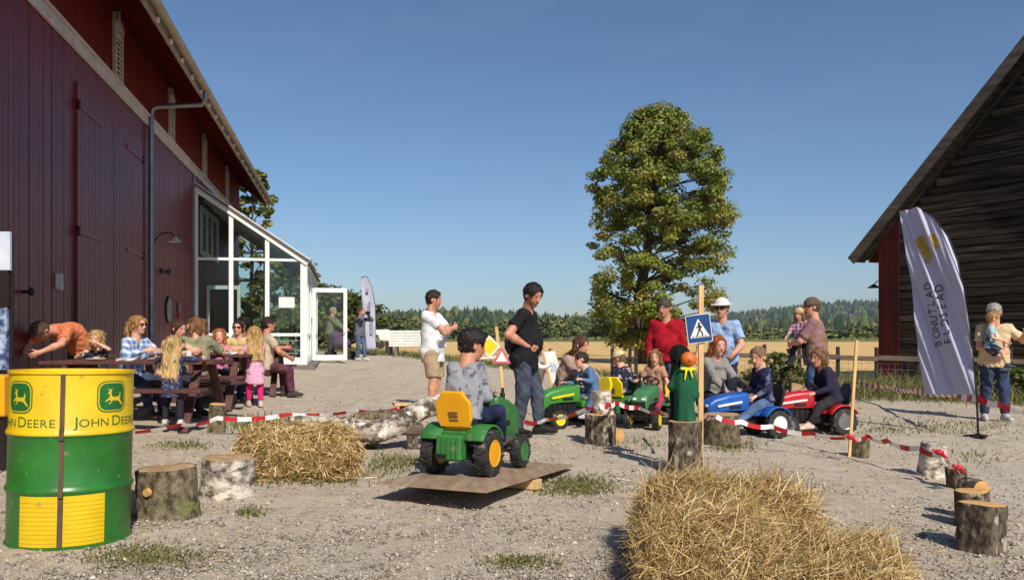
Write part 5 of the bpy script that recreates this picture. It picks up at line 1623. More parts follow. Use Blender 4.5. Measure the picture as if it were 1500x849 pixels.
# ================================================================== STUMPS, LOGS, STAKES
def stump(label, px, py, wpx, hpx, bark='bark', cut='fresh', tilt=(0, 0), name='log_stump', z0=None, depth=None, irr=0.05, knot=None, group='sawn stumps in the yard'):
    p = G(px, py) if depth is None else GD(px, depth)
    D = p.y
    r0 = wpx / F * D / 2; H_ = hpx / F * D
    r = thing(name, label, 'stump', (p.x, p.y, p.z if z0 is None else z0), RNG.uniform(0, 6), None)
    r.rotation_euler = (math.radians(tilt[0]), math.radians(tilt[1]), 0)
    n, m = 36, 9
    ph = RNG.uniform(0, 6, 4); am = RNG.uniform(0.3, 1, 4) * irr
    V_, Fc_ = [], []
    for j in range(m + 1):
        t = j / m
        flare = 1 + 0.10 * (1 - t) ** 4
        for k in range(n):
            a = 2 * PI * k / n
            rr_ = r0 * flare * (1 + sum(am[q] * math.sin((q + 2) * a + ph[q] + t * 0.5) for q in range(4)) + RNG.normal() * 0.018)
            V_.append((rr_ * math.cos(a), rr_ * math.sin(a), -0.03 + (H_ + 0.03) * t))
    for j in range(m):
        for k in range(n):
            k2 = (k + 1) % n; Fc_.append((j * n + k, j * n + k2, (j + 1) * n + k2, (j + 1) * n + k))
    mb = MB(); mb.add(V_, Fc_ + [tuple(range(n - 1, -1, -1))])
    mb.build('bark', M[bark], r, smooth=True)
    # sawn top with growth rings, slightly inside the bark
    mb = MB(); V_ = []
    ring = [0.0, 0.2, 0.4, 0.6, 0.8, 0.93]
    top = [(math.cos(2 * PI * k / n), math.sin(2 * PI * k / n)) for k in range(n)]
    Vv, Ff = [(0, 0, H_ + 0.004)], []
    for q in ring[1:]:
        for k in range(n):
            a = 2 * PI * k / n
            rr_ = r0 * (1 + sum(am[w] * math.sin((w + 2) * a + ph[w] + 0.5) for w in range(4)))
            Vv.append((rr_ * q * math.cos(a), rr_ * q * math.sin(a), H_ + 0.004 - 0.003 * (q > 0.9) + RNG.normal() * 0.0008))
    for k in range(n): Ff.append((0, 1 + k, 1 + (k + 1) % n))
    for j in range(len(ring) - 2):
        for k in range(n):
            k2 = (k + 1) % n; Ff.append((1 + j * n + k, 1 + (j + 1) * n + k, 1 + (j + 1) * n + k2, 1 + j * n + k2))
    mb.add(Vv, Ff); 
    rim0 = 1 + (len(ring) - 2) * n
    mb2 = [(v[0] * 1.07, v[1] * 1.07, H_ - 0.004) for v in Vv[rim0:rim0 + n]]
    b = len(mb.v); mb.v += mb2
    for k in range(n):
        k2 = (k + 1) % n; mb.f.append([rim0 + k, b + k, b + k2, rim0 + k2]); mb.mi.append(0)
    mb.build('cut_face', M[cut], r, smooth=True)
    if knot:
        a = -PI / 2 + math.radians(knot[0])
        c = Vector((math.cos(a) * r0 * 0.97, math.sin(a) * r0 * 0.97, H_ * knot[1]))
        mb = MB(); mb.tube([c, c + Vector((math.cos(a), math.sin(a), 0)) * 0.02], [knot[2], knot[2] * 0.85], 12)
        mb.build('sawn_knot', M['fresh'], r, smooth=True)
    return r, H_
stump('thick stump with a pale sawn knot beside the drum', 248, 752, 80, 68, 'bark2', 'oldcut', (0, -3), knot=(-18, 0.58, 0.028))
stump('birch stump with half its bark white next to the left straw bale', 333, 723, 76, 54, 'birch', 'oldcut', (0, 2))
stump('mossy upright birch piece by the near picnic table', 317, 633, 24, 42, 'bark2', 'fresh', (2, 4))
stump('brown stump under a smaller block in front of the green pedal tractors', 880, 650, 44, 44, 'bark', 'fresh', (0, 0))
s880 = G(880, 650)
stump('short pale block standing on the brown stump in front of the tractors', 884, 640, 28, 34, 'birch', 'oldcut', (2, -6), z0=s880.z + 44 / F * s880.y, depth=s880.y + 0.03)
r = thing('sawn_disc', 'small orange sawn disc leaning on the brown stump foot', 'log slice', G(905, 648)); 
mb = MB(); mb.lathe([(0.0, -0.03), (0.075, -0.03), (0.08, 0.0), (0.0, 0.003)], 20, (0, 0.04, 0.07), 'y', R=None); mb.build('disc', M['fresh'], r, smooth=True)
s_green = G(1003, 692)
stump('tall grey stump carrying the green caped scarecrow', 1003, 692, 48, 76, 'bark', 'oldcut', (0, 0))
stump('wide brown stump wrapped with barrier tape beside the crossing sign', 1058, 649, 54, 43, 'bark2', 'oldcut', (0, 0))
stump('low stump behind the leaning wooden stake by the red tractor', 1259, 668, 26, 27, 'bark2', 'oldcut', (0, 3))
stump('white birch stump tied with red tape', 1362, 696, 34, 48, 'birch', 'birch', (3, 6))
stump('small dark stump knotted with tape', 1403, 714, 27, 30, 'bark', 'oldcut', (0, -6))
stump('large dark stump with bright sawn top near the front straw', 1436, 803, 62, 66, 'bark', 'fresh', (-3, 4), irr=0.07)
p_ = G(1436, 803)
stump('flat sawn block standing behind the large dark stump', 1425, 770, 44, 52, 'bark', 'fresh', (0, -2), irr=0.04)
r = thing('log_slice', 'bright round log slice tilted on edge behind the dark stumps', 'log slice', G(1440, 762), 0.35)
rs = 0.078
mb = MB(); mb.lathe([(rs, 0.0), (rs * 1.03, 0.02), (rs * 1.02, 0.10), (rs, 0.12)], 28, (0, 0.02, 0.19), 'y'); mb.build('bark', M['bark'], r, smooth=True)
mb = MB(); mb.lathe([(0.0, 0.0), (rs * 0.94, 0.0), (rs * 0.95, -0.006), (0.0, -0.008)], 28, (0, 0.015, 0.19), 'y'); mb.build('cut_face', M['fresh'], r)
MB().tube([(0, 0.08, -0.02), (0, 0.08, 0.12)], 0.05, 14).build('foot', M['bark'], r)

def log(label, pts, rads, m, name='birch_log', cut='oldcut'):
    p0 = Vector(pts[0])
    base = Vector((p0.x, p0.y, gz(p0.x, p0.y)))
    r = thing(name, label, 'log', base)
    P = [Vector(p) - base for p in pts]
    # resample smoothly
    out, rr_ = [], []
    for i in range(len(P) - 1):
        a, b, c, d = P[max(i - 1, 0)], P[i], P[i + 1], P[min(i + 2, len(P) - 1)]
        for k in range(6):
            t = k / 6
            out.append(0.5 * ((2 * b) + (c - a) * t + (2 * a - 5 * b + 4 * c - d) * t * t + (3 * b - a - 3 * c + d) * t ** 3)); rr_.append(rads[i] * (1 - t) + rads[i + 1] * t)
    out.append(P[-1]); rr_.append(rads[-1])
    mb = MB(); mb.tube(out, rr_, 20, jit=0.045); mb.build('bark', m, r, smooth=True)
    for e, q in ((0, 1), (-1, -2)):
        d = (out[e] - out[q]).normalized()
        mb = MB(); mb.tube([out[e] - d * 0.01, out[e] + d * 0.006], [rr_[e] * 0.92, rr_[e] * 0.9], 20); mb.build('cut_face', M[cut], r)
    return r
birchl = mat('birch_log_bark', (206, 194, 178), 0.85, c2=(82, 70, 60), scale=7, contrast=(0.42, 0.58), bump=0.9, bscale=24, spec=0.2, speck=((238, 232, 222), 9, 0.62))
log('crooked birch trunk propped up behind the left straw bale', [W(648, 590, 8.25), W(612, 602, 8.1), W(580, 622, 7.95), W(545, 632, 7.85), W(512, 627, 7.85), W(480, 620, 7.9), W(424, 617, 8.0)], [0.105, 0.105, 0.11, 0.115, 0.11, 0.075, 0.06], birchl)
log('grey fallen log lying behind the crooked birch trunk', [W(520, 612, 8.9) - Vector((0, 0, .04)), W(560, 606, 9.0) - Vector((0, 0, .06)), W(600, 604, 9.1) - Vector((0, 0, .08))], [0.1, 0.11, 0.1], M['bark2'], 'grey_log')
pl = thing('plank_trestle', 'grey split-log bench under the crooked birch trunk', 'bench', G(575, 656), 0.12)
MB().box((0.0, 0, 0.20), (0.62, 0.2, 0.11), Matrix.Rotation(0.05, 3, 'Y')).build('split_log', M['fencewood'], pl, bevel=0.02)
for s in (-1, 1): MB().box((s * 0.2, 0, 0.07), (0.12, 0.16, 0.16)).build('foot', M['bark'], pl, bevel=0.015)
fw_ = thing('firewood_block', 'split firewood block with a pale flat top behind the birch trunk', 'firewood', G(592, 618), 0.3)
MB().prism([(-0.15, 0), (0.14, 0), (0.16, 0.12), (0.02, 0.21), (-0.14, 0.16)], 0.3, Matrix(((1, 0, 0, 0), (0, 0, 1, -0.15), (0, 1, 0, 0), (0, 0, 0, 1)))).build('split_wood', M['bark'], fw_, bevel=0.012)
MB().box((0.03, 0, 0.235), (0.34, 0.26, 0.03), Matrix.Rotation(0.04, 3, 'Y')).build('pale_board', M['stake'], fw_, bevel=0.004)

def stake(label, foot, top, w=0.04):
    f, t = Vector(foot), Vector(top)
    r = thing('wooden_stake', label, 'stake', f)
    mb = MB(); mb.beam(Vector((0, 0, 0)) - (t - f) * 0.06, t - f, w, w * 0.8, (0, 1, 0)); mb.build('shaft', M['stake'], r, bevel=0.003)
    return r
p = G(1244, 668); stake('slim pale stake leaning slightly by the red tractor wheel', p, W(1255, 498, p.y), 0.03)

# ================================================================== TRAFFIC SIGNS
p = G(1025, 690); p = GD(1026, 7.05)
sgn = thing('crossing_sign', 'blue pedestrian crossing sign on a pale wooden post behind the tall stump', 'sign', p, math.radians(-4))
tp = W(1027, 418, 7.05) - p
mb = MB(); mb.beam((0, 0, -0.05), (tp.x, 0, tp.z), 0.044, 0.036, (0, 1, 0)); mb.build('post', M['stake'], sgn, bevel=0.003)
sc_ = W(1023, 481, 7.05) - p
def flat(name, poly, y0, t, m, par, c):
    return MB().prism(poly, t, Matrix(((1, 0, 0, c.x), (0, 0, 1, y0), (0, 1, 0, c.z), (0, 0, 0, 1)))).build(name, m, par)
hw = 0.108; hh2 = 0.125
rt = math.radians(7)
def rp(P): return [(x * math.cos(rt) - y * math.sin(rt), x * math.sin(rt) + y * math.cos(rt)) for x, y in P]
pan = flat('panel', rp(rrect(hw * 2, hh2 * 2, 0.012, 3)), -0.034, 0.012, M['white'], sgn, sc_)
flat('blue_field', rp(rrect(hw * 2 - 0.012, hh2 * 2 - 0.012, 0.01, 3)), -0.0365, 0.002, M['signblue'], pan, sc_)
flat('white_triangle', rp([(-0.086, -0.078), (0.086, -0.078), (0.0, 0.088)]), -0.039, 0.002, M['white'], pan, sc_)
mb = MB(); Mx = Matrix(((1, 0, 0, sc_.x), (0, 0, 1, -0.0415), (0, 1, 0, sc_.z), (0, 0, 0, 1)))
for poly in ([(0.004 + 0.011 * math.cos(k * PI / 5), 0.044 + 0.011 * math.sin(k * PI / 5)) for k in range(10)],
             [(-0.008, 0.03), (0.014, 0.032), (0.018, -0.004), (-0.004, -0.008)], [(-0.008, 0.03), (-0.03, 0.006), (-0.026, 0.0), (-0.006, 0.018)], [(0.014, 0.03), (0.03, 0.008), (0.026, 0.004), (0.012, 0.018)],
             [(-0.005, -0.006), (-0.03, -0.06), (-0.02, -0.064), (0.008, -0.006)], [(0.006, -0.004), (0.028, -0.036), (0.03, -0.064), (0.02, -0.064), (0.018, -0.04), (-0.002, -0.012)]):
    mb.prism(rp(poly), 0.002, Mx)
mb.build('walking_figure', M['signblack'], pan)
mb = MB()
for q in range(5): mb.prism(rp([(-0.068 + q * 0.028, -0.072), (-0.052 + q * 0.028, -0.072), (-0.05 + q * 0.026, -0.064), (-0.064 + q * 0.026, -0.064)]), 0.002, Mx)
mb.build('crossing_bars', M['signblack'], pan)

p = GD(746, 8.6)
st = thing('toy_sign_post', 'leaning wooden stake with a yellow diamond sign and a pink edged triangle', 'sign', p)
t_ = W(727, 478, 8.6) - p
mb = MB(); mb.beam((0, 0, -0.03), (t_.x, 0, t_.z), 0.035, 0.03, (0, 1, 0)); mb.build('stake', M['stake'], st, bevel=0.003)
c_ = W(717, 507, 8.6) - p
dm = flat('diamond_panel', [(-0.12, 0.0), (0, -0.12), (0.12, 0), (0, 0.12)], -0.05, 0.012, M['white'], st, c_)
flat('yellow_field', [(-0.095, 0), (0, -0.095), (0.095, 0), (0, 0.095)], -0.0525, 0.002, M['ybright'], dm, c_)
mb = MB(); mb.beam((c_.x - 0.12, -0.03, c_.z - 0.13), (t_.x * 0.8, -0.03, c_.z - 0.11), 0.02, 0.03, (0, 1, 0)); mb.build('cross_stick', M['white'], st)
c_ = W(735, 521, 8.6) - p
tr_ = flat('triangle_panel', [(-0.1, -0.08), (0.1, -0.08), (0, 0.1)], -0.05, 0.012, mat('pink_red_border', (216, 96, 120), 0.5), st, c_)
flat('white_field', [(-0.062, -0.058), (0.062, -0.058), (0, 0.055)], -0.0525, 0.002, M['white'], tr_, c_)

# ================================================================== SEESAW BOARD
bd_dir = Vector((0.37, 0.93, 0)).normalized(); bd_side = Vector((bd_dir.y, -bd_dir.x, 0))
nl = Vector((-0.93, 5.5, 0)); nr = nl + bd_side * 0.82
BL, BW_ = 1.92, 0.82
def bz(t): return 0.135 - 0.115 * t
bc0 = nl
gb = gz(-0.4, 5.6)
ramp = thing('seesaw_board', 'plywood sheet laid as a low seesaw ramp under the green pedal tractor', 'ramp', (nl.x, nl.y, gb))
a0 = Vector((0, 0, 0.135)); b0 = bd_side * BW_ + a0
gfar = gz(*(nl + bd_dir * BL).xy) - gb
c0 = b0 + bd_dir * BL; c0.z = 0.02 + gfar; d1_ = a0 + bd_dir * BL; d1_.z = 0.02 + gfar
mb = MB(); up_ = Vector((0, 0, 0.016))
mb.add([a0, b0, c0, d1_, a0 + up_, b0 + up_, c0 + up_, d1_ + up_], [(3, 2, 1, 0), (4, 5, 6, 7), (0, 1, 5, 4), (1, 2, 6, 5), (2, 3, 7, 6), (3, 0, 4, 7)])
mb.build('sheet', M['board'], ramp)
mb = MB(); q0 = a0 + bd_dir * BL * 0.5 - Vector((0, 0, 0.135)); q1 = q0 + bd_side * (BW_ + 0.03)
zz = 0.135 * 0.5 + 0.005
mb.beam(q0 + Vector((0, 0, zz / 2 - 0.01)), q1 + Vector((0, 0, zz / 2 - 0.01)), 0.09, zz); mb.build('pivot_block', M['stake'], ramp, bevel=0.004)
def board_h(x, y):
    t = (Vector((x, y, 0)) - nl).dot(bd_dir) / BL
    return gb + 0.135 + (0.02 + gfar - 0.135) * t + 0.016

# ================================================================== PEDAL TRACTORS
def wheel_meshes(R_, w, rim_m, lugs):
    mb = MB()
    mb.lathe([(R_ * 0.58, -w / 2), (R_ * 0.8, -w / 2 * 1.04), (R_ * 0.93, -w * 0.46), (R_ * 0.965, -w * 0.3), (R_ * 0.965, w * 0.3), (R_ * 0.93, w * 0.46), (R_ * 0.8, w / 2 * 1.04), (R_ * 0.58, w / 2)], 32, axis='x', close=True)
    for k in range(lugs):
        a = 2 * PI * k / lugs
        for s in (-1, 1):
            aa = a + (PI / lugs if s > 0 else 0)
            Rm = Matrix.Rotation(aa, 3, 'X')
            mb.box(Rm @ Vector((s * w * 0.25, 0, R_ * 0.975)), (w * 0.54, R_ * 0.085, R_ * 0.085), Rm @ Matrix.Rotation(s * 0.5, 3, 'Z'))
    ty = mb.mesh('tyre', M['rubber'], smooth=True, auto=math.radians(35))
    mb = MB()
    for s in (-1, 1):
        mb.lathe([(R_ * 0.6, s * w * 0.47), (R_ * 0.56, s * w * 0.52), (R_ * 0.50, s * w * 0.47), (R_ * 0.47, s * w * 0.28), (R_ * 0.24, s * w * 0.22), (R_ * 0.20, s * w * 0.40), (R_ * 0.08, s * w * 0.44), (0.0, s * w * 0.44)], 24, axis='x')
        for k in range(6):
            a = 2 * PI * k / 6
            mb.box((s * w * 0.27, math.cos(a) * R_ * 0.36, math.sin(a) * R_ * 0.36), (w * 0.06, R_ * 0.07, R_ * 0.07), Matrix.Rotation(a, 3, 'X'))
    rm_ = mb.mesh('rim', rim_m, smooth=True, auto=math.radians(35))
    return ty, rm_
def tractor(label, loc, rz, body, rim, seat, rim_front=None, z0=None, stripe=None, grille=True, pitch=0.0, Rr=0.17, Rf=0.125, wb=0.70, rear_box=True, front_rim_m=None, hz=1.0, tall_sides=False):
    r = thing('pedal_tractor', label, 'toy tractor', (loc[0], loc[1], gz(*loc) if z0 is None else z0), rz, 'pedal tractors in the yard')
    r.rotation_euler = (pitch, 0, rz)
    mb = MB(); mb.bb(-0.05, 0.05, -0.1, wb + 0.06, 0.13, 0.24); mb.bb(-0.13, 0.13, -0.09, 0.10, 0.12, 0.2)
    mb.tube([(-0.16, wb, Rf), (0.16, wb, Rf)], 0.018, 8); mb.tube([(-0.2, 0, Rr), (0.2, 0, Rr)], 0.02, 8)
    mb.build('chassis', M['black'], r, bevel=0.008)
    # hood with sloping nose
    mb = MB()
    def sect(y, w0, w1, z0_, z1_, ch=0.03):
        return [(-w0, y, z0_), (w0, y, z0_), (w0, y, z1_ - ch * 1.2), (w1 - ch * 0.3, y, z1_ - ch * 0.3), (w1 - ch * 1.4, y, z1_), (-w1 + ch * 1.4, y, z1_), (-w1 + ch * 0.3, y, z1_ - ch * 0.3), (-w0, y, z1_ - ch * 1.2)]
    lo2 = 0.335 if not tall_sides else 0.25
    secs = [sect(0.33, 0.125, 0.125, lo2, 0.53), sect(0.36, 0.135, 0.135, lo2, 0.55), sect(0.62, 0.122, 0.117, lo2, 0.52), sect(0.78, 0.112, 0.105, lo2 - 0.02, 0.485), sect(0.85, 0.105, 0.096, 0.26, 0.445), sect(0.875, 0.094, 0.086, 0.265, 0.40)]
    V_ = [(p[0], p[1], p[2] if p[2] < 0.3 else 0.3 + (p[2] - 0.3) * hz) for q in secs for p in q]; Fc_ = []
    for i in range(len(secs) - 1):
        for k in range(8):
            k2 = (k + 1) % 8; Fc_.append((i * 8 + k, i * 8 + k2, (i + 1) * 8 + k2, (i + 1) * 8 + k))
    Fc_ += [tuple(range(7, -1, -1)), tuple((len(secs) - 1) * 8 + k for k in range(8))]
    mb.add(V_, Fc_); hood = mb.build('hood', body, r, bevel=0.008, seg=2, smooth=True, auto=math.radians(38))
    mb = MB(); mb.bb(-0.085, 0.085, 0.868, 0.884, 0.275, 0.365); gr_ = mb.build('grille', M['black'], hood, bevel=0.004)
    for s in (-1, 1):
        mb = MB(); mb.box((s * 0.058, 0.872, 0.398), (0.05, 0.022, 0.03), Matrix.Rotation(0.3, 3, 'X')); mb.build('headlight', M['wtoy'], hood, bevel=0.004)
        mb = MB(); mb.box((s * 0.1265, 0.52, 0.375), (0.012, 0.16, 0.04)); mb.build('side_vent', M['black'], hood, bevel=0.004)
        if stripe is not None:
            mb = MB(); mb.box((s * 0.1275, 0.60, 0.415), (0.014, 0.34, 0.026), Matrix.Rotation(-0.13, 3, 'X')); mb.build('stripe', stripe, hood)
        # rear mudguards
        V_ = []; n = 8
        for k in range(n + 1):
            a = math.radians(28 + 124 * k / n)
            for rr_ in (Rr + 0.022, Rr + 0.04):
                for xx in (0.10, 0.265):
                    V_.append((s * xx, math.cos(a) * rr_, Rr + math.sin(a) * rr_))
        Fc_ = []
        for k in range(n):
            b = k * 4
            Fc_ += [(b, b + 1, b + 5, b + 4), (b + 2, b + 6, b + 7, b + 3), (b, b + 4, b + 6, b + 2), (b + 1, b + 3, b + 7, b + 5)]
        Fc_ += [(0, 2, 3, 1), (n * 4, n * 4 + 1, n * 4 + 3, n * 4 + 2)]
        mb = MB(); mb.add(V_, Fc_); mb.build('mudguard', body, r, bevel=0.004, smooth=True, auto=math.radians(50))
    mb = MB(); mb.bb(-0.085, 0.085, 0.36, 0.80, 0.16, 0.332)
    for k in range(5): mb.bb(-0.1, 0.1, 0.40 + k * 0.075, 0.435 + k * 0.075, 0.19, 0.31)
    mb.build('engine_block', M['black'], r, bevel=0.006)
    mb = MB(); mb.tube([(0.075, 0.56, 0.50), (0.075, 0.56, 0.66)], 0.014, 8); mb.tube([(0.075, 0.56, 0.545), (0.075, 0.56, 0.62)], 0.022, 10); mb.build('exhaust', M['black'], hood, smooth=True)
    mb = MB(); mb.bb(-0.12, 0.12, -0.12, 0.30, 0.255, 0.335); mb.build('seat_deck', body, r, bevel=0.012)
    if rear_box:
        mb = MB(); mb.bb(-0.105, 0.105, -0.235, -0.125, 0.12, 0.31)
        rb = mb.build('rear_housing', body, r, bevel=0.015)
        for k in range(5): MB().bb(-0.085 + k * 0.04, -0.073 + k * 0.04, -0.247, -0.233, 0.14, 0.29).build('rib', body, rb)
        MB().bb(-0.09, 0.0, -0.27, -0.236, 0.15, 0.17).build('hitch', M['black'], rb)
    # seat: pan and tall back
    mb = MB(); mb.bb(-0.125, 0.125, -0.10, 0.16, 0.335, 0.375); st_ = mb.build('seat', seat, r, bevel=0.015, seg=2)
    mb = MB(); mb.prism([(-0.12, 0), (0.12, 0), (0.145, 0.06), (0.145, 0.19), (0.10, 0.245), (0.085, 0.275), (-0.085, 0.275), (-0.10, 0.245), (-0.145, 0.19), (-0.145, 0.06)], 0.035, Matrix(((1, 0, 0, 0), (0, -0.25, 0.97, -0.135), (0, 0.97, 0.25, 0.36), (0, 0, 0, 1))))
    sb_ = mb.build('seat_back', seat, r, bevel=0.01, seg=2)
    for k in range(3): mb = MB(); mb.box((0.0, -0.148 - k * 0.010, 0.415 + k * 0.028), (0.075, 0.01, 0.012)); mb.build('slot', M['rust'], sb_)
    # steering
    mb = MB(); mb.tube([(0, 0.36, 0.52), (0, 0.30, 0.60)], 0.012, 8); sw_ = mb.build('steering_column', M['black'], r)
    mb = MB(); ax = Vector((0, -0.6, 0.8)).normalized()
    ringp = []
    for k in range(17):
        a = 2 * PI * k / 16; ringp.append(Vector((0.105 * math.cos(a), 0.3 + 0.105 * math.sin(a) * 0.8, 0.60 + 0.105 * math.sin(a) * 0.6)))
    mb.tube(ringp, 0.012, 8, cap=False)
    for a in (0.5, 2.6, 4.7): mb.tube([(0, 0.30, 0.60), (0.105 * math.cos(a), 0.3 + 0.084 * math.sin(a), 0.60 + 0.063 * math.sin(a))], 0.009, 6)
    mb.build('steering_wheel', M['black'], sw_, smooth=True)
    for s in (-1, 1):
        mb = MB(); mb.bb(s * 0.15 - 0.045, s * 0.15 + 0.045, 0.44 - s * 0.1, 0.53 - s * 0.1, 0.12 + s * 0.04, 0.14 + s * 0.04); mb.tube([(s * 0.04, 0.48 - s * 0.1, 0.13 + s * 0.04), (s * 0.12, 0.48 - s * 0.1, 0.13 + s * 0.04)], 0.01, 6); mb.build('pedal', M['black'], r)
    tyr, rmr = wheel_meshes(Rr, 0.105, rim, 14); tyf, rmf = wheel_meshes(Rf, 0.085, front_rim_m or rim, 12)
    for s in (-1, 1):
        for yy_, RR, a_, b_, xo in ((0.0, Rr, tyr, rmr, 0.225), (wb, Rf, tyf, rmf, 0.185)):
            wh = obj('wheel', None, None, r, (s * xo, yy_, RR))
            wh.rotation_euler = (RNG.uniform(0, 6), 0, 0)
            obj('tyre', a_, None, wh); obj('rim', b_, None, wh)
    return r
def heading(dx, dy): return math.atan2(-dx, dy)
# the one on the seesaw
rax = Vector((-0.385, 6.05)); rh = heading(0.40, 0.917)
za = board_h(*rax); zb = board_h(rax.x + 0.4 * 0.7, rax.y + 0.917 * 0.7)
T1 = dict(loc=rax, rz=rh, z0=za, pitch=math.atan2(zb - za, 0.7))
tractor('green pedal tractor with an orange-yellow seat on the plywood ramp', T1['loc'], T1['rz'], M['gtoy'], M['ytoy'], M['ytoy'], z0=za, pitch=T1['pitch'], front_rim_m=M['gtoy'], Rr=0.175, Rf=0.14, hz=1.22, tall_sides=True)
# three green ones beyond the tape
p = G(872, 622); T2 = dict(loc=(p.x, p.y), rz=heading(-0.86, -0.5))
tractor('bright green pedal tractor with black grille beside the kneeling woman', T2['loc'], T2['rz'], mat('bright_green_plastic', (66, 142, 52), 0.45, c2=(56, 124, 46)), M['ybright'], M['ybright'], stripe=M['ybright'])
p = GD(905, 11.0); T3 = dict(loc=(p.x, p.y), rz=heading(0.55, 0.83))
tractor('green pedal tractor turned away behind the stacked stump blocks', T3['loc'], T3['rz'], M['gtoy'], M['ybright'], M['ybright'])
p = GD(962, 10.9); T4 = dict(loc=(p.x, p.y), rz=heading(-0.42, -0.9))
tractor('old faded green pedal tractor ridden by the long-haired girl', T4['loc'], T4['rz'], mat('faded_green_plastic', (74, 128, 84), 0.5, c2=(60, 110, 72)), M['ybright'], M['ybright'])
p = GD(1122, 9.75); T5 = dict(loc=(p.x, p.y), rz=heading(-0.88, -0.30))
tractor('blue pedal tractor with white wheels and a black seat', T5['loc'], T5['rz'], M['btoy'], M['wtoy'], M['black'], stripe=M['wtoy'])
p = GD(1222, 10.2); T6 = dict(loc=(p.x, p.y), rz=heading(-0.97, -0.12))
tractor('red pedal tractor with silver wheels and a black seat', T6['loc'], T6['rz'], M['rtoy'], M['zinc'], M['black'], stripe=M['wtoy'])

# ================================================================== PICNIC TABLES
def picnic(label, c, rz, L_=1.95):
    r = thing('picnic_table', label, 'picnic table', (c[0], c[1], gz(*c)), rz, 'picnic tables beside the barn')
    for k in range(5):
        MB().bb(-L_ / 2, L_ / 2, -0.37 + k * 0.15, -0.37 + k * 0.15 + 0.138, 0.71, 0.75).build('top_plank', M['darkwood'], r, bevel=0.005)
    for s in (-1, 1):
        for k in range(2):
            y0 = s * 0.72 + (k - 1) * 0.145
            MB().bb(-L_ / 2, L_ / 2, y0, y0 + 0.136, 0.42, 0.46).build('bench_plank', M['darkwood'], r, bevel=0.005)
    for e in (-1, 1):
        x = e * (L_ / 2 - 0.28)
        MB().bb(x - 0.024, x + 0.024, -0.86, 0.86, 0.32, 0.419).build('bench_bearer', M['darkwood'], r, bevel=0.005)
        MB().bb(x - 0.024, x + 0.024, -0.36, 0.36, 0.61, 0.709).build('top_bearer', M['darkwood'], r, bevel=0.005)
        for s in (-1, 1):
            mb = MB(); mb.beam((x + 0.05, s * 0.72, -0.02), (x + 0.05, s * 0.22, 0.70), 0.045, 0.1, (1, 0, 0)); mb.build('leg', M['darkwood'], r, bevel=0.005)
    return r
TB = [(-4.36, 9.35, math.radians(3)), (-4.75, 11.65, math.radians(6)), (-4.85, 13.9, math.radians(9))]
picnic('reddish brown picnic table closest to the drum, with plates on it', TB[0][:2], TB[0][2])
picnic('reddish brown picnic table behind the girl in navy', TB[1][:2], TB[1][2])
picnic('reddish brown picnic table next to the glass annex', TB[2][:2], TB[2][2])
def on_table(i, x, y):
    c = TB[i]; a = c[2]
    return Vector((c[0] + x * math.cos(a) - y * math.sin(a), c[1] + x * math.sin(a) + y * math.cos(a), gz(*c[:2]) + 0.7505))
def plate(label, i, x, y, kind):
    p = on_table(i, x, y)
    if kind == 'plate':
        r = thing('paper_plate', label, 'plate', p)
        MB().lathe([(0.0, 0.004), (0.07, 0.004), (0.11, 0.018), (0.112, 0.016), (0.072, 0.0), (0, 0)], 20).build('dish', M['white'], r, smooth=True)
        MB().lathe([(0.0, 0.045), (0.03, 0.04), (0.05, 0.02), (0.052, 0.006), (0, 0.005)], 10).build('food', M['oldcut'], r, smooth=True)
    elif kind == 'cup':
        r = thing('paper_cup', label, 'cup', p)
        MB().lathe([(0.0, 0.0), (0.03, 0.0), (0.04, 0.1), (0.037, 0.1), (0.028, 0.005), (0, 0.006)], 14).build('cup_wall', M['white'], r, smooth=True)
        MB().lathe([(0.0, 0.085), (0.036, 0.085)], 14).build('coffee', M['rust'], r)
    else:
        r = thing('napkin_pile', label, 'napkins', p, 0.4)
        for k in range(3): MB().box((0.01 * k, 0.004 * k, 0.006 + k * 0.009), (0.17, 0.14, 0.008), Matrix.Rotation(k * 0.3, 3, 'Z')).build('napkin', M['white'], r)
plate('white paper plate of food between the ponytailed woman and the navy girl', 0, 0.15, 0.1, 'plate')
plate('white paper plate in front of the small blonde child', 0, -0.55, 0.1, 'plate')
plate('white paper cup beside the brown-haired woman', 0, 0.5, 0.16, 'cup')
plate('pile of white napkins on the table near the drum', 0, -0.1, -0.2, 'nap')
plate('white paper plate on the table behind the navy girl', 1, 0.25, -0.1, 'plate')
plate('white paper cup in front of the person in olive', 1, 0.0, 0.12, 'cup')
plate('pile of white napkins on the middle picnic table', 1, 0.62, -0.12, 'nap')
plate('white paper plate on the table beside the annex', 2, 0.3, -0.1, 'plate')

# ================================================================== NOTICE STAND AT THE LEFT EDGE
q = GD(-14, 7.2)
r = thing('notice_stand', 'tall notice stand with a white poster above a blue picture panel', 'stand', q, 0.1)
for s in (-1, 1): MB().bb(s * 0.15 - 0.018, s * 0.15 + 0.018, 0.03, 0.06, 0, 1.95).build('upright', M['iron'], r)
MB().bb(-0.18, 0.17, -0.012, 0.03, 1.62, 1.97).build('poster', mat('pale_blue_poster', (214, 222, 234), 0.5, c2=(188, 198, 214), scale=5), r, bevel=0.004)
MB().bb(-0.18, 0.16, -0.01, 0.03, 1.30, 1.60).build('dark_panel', M['iron'], r)
MB().bb(-0.18, 0.145, -0.012, 0.03, 0.72, 1.28).build('picture', mat('blue_picture', (176, 196, 222), 0.5, c2=(52, 70, 110), scale=9, contrast=(0.42, 0.58)), r, bevel=0.004)
for s in (-1, 1): MB().bb(s * 0.15 - 0.03, s * 0.15 + 0.03, -0.25, 0.25, -0.02, 0.03).build('foot', M['iron'], r)
q = GD(-8, 6.3)
r = thing('orange_crate', 'orange yellow plastic crate behind the drum under the notice stand', 'crate', q, 0.1)
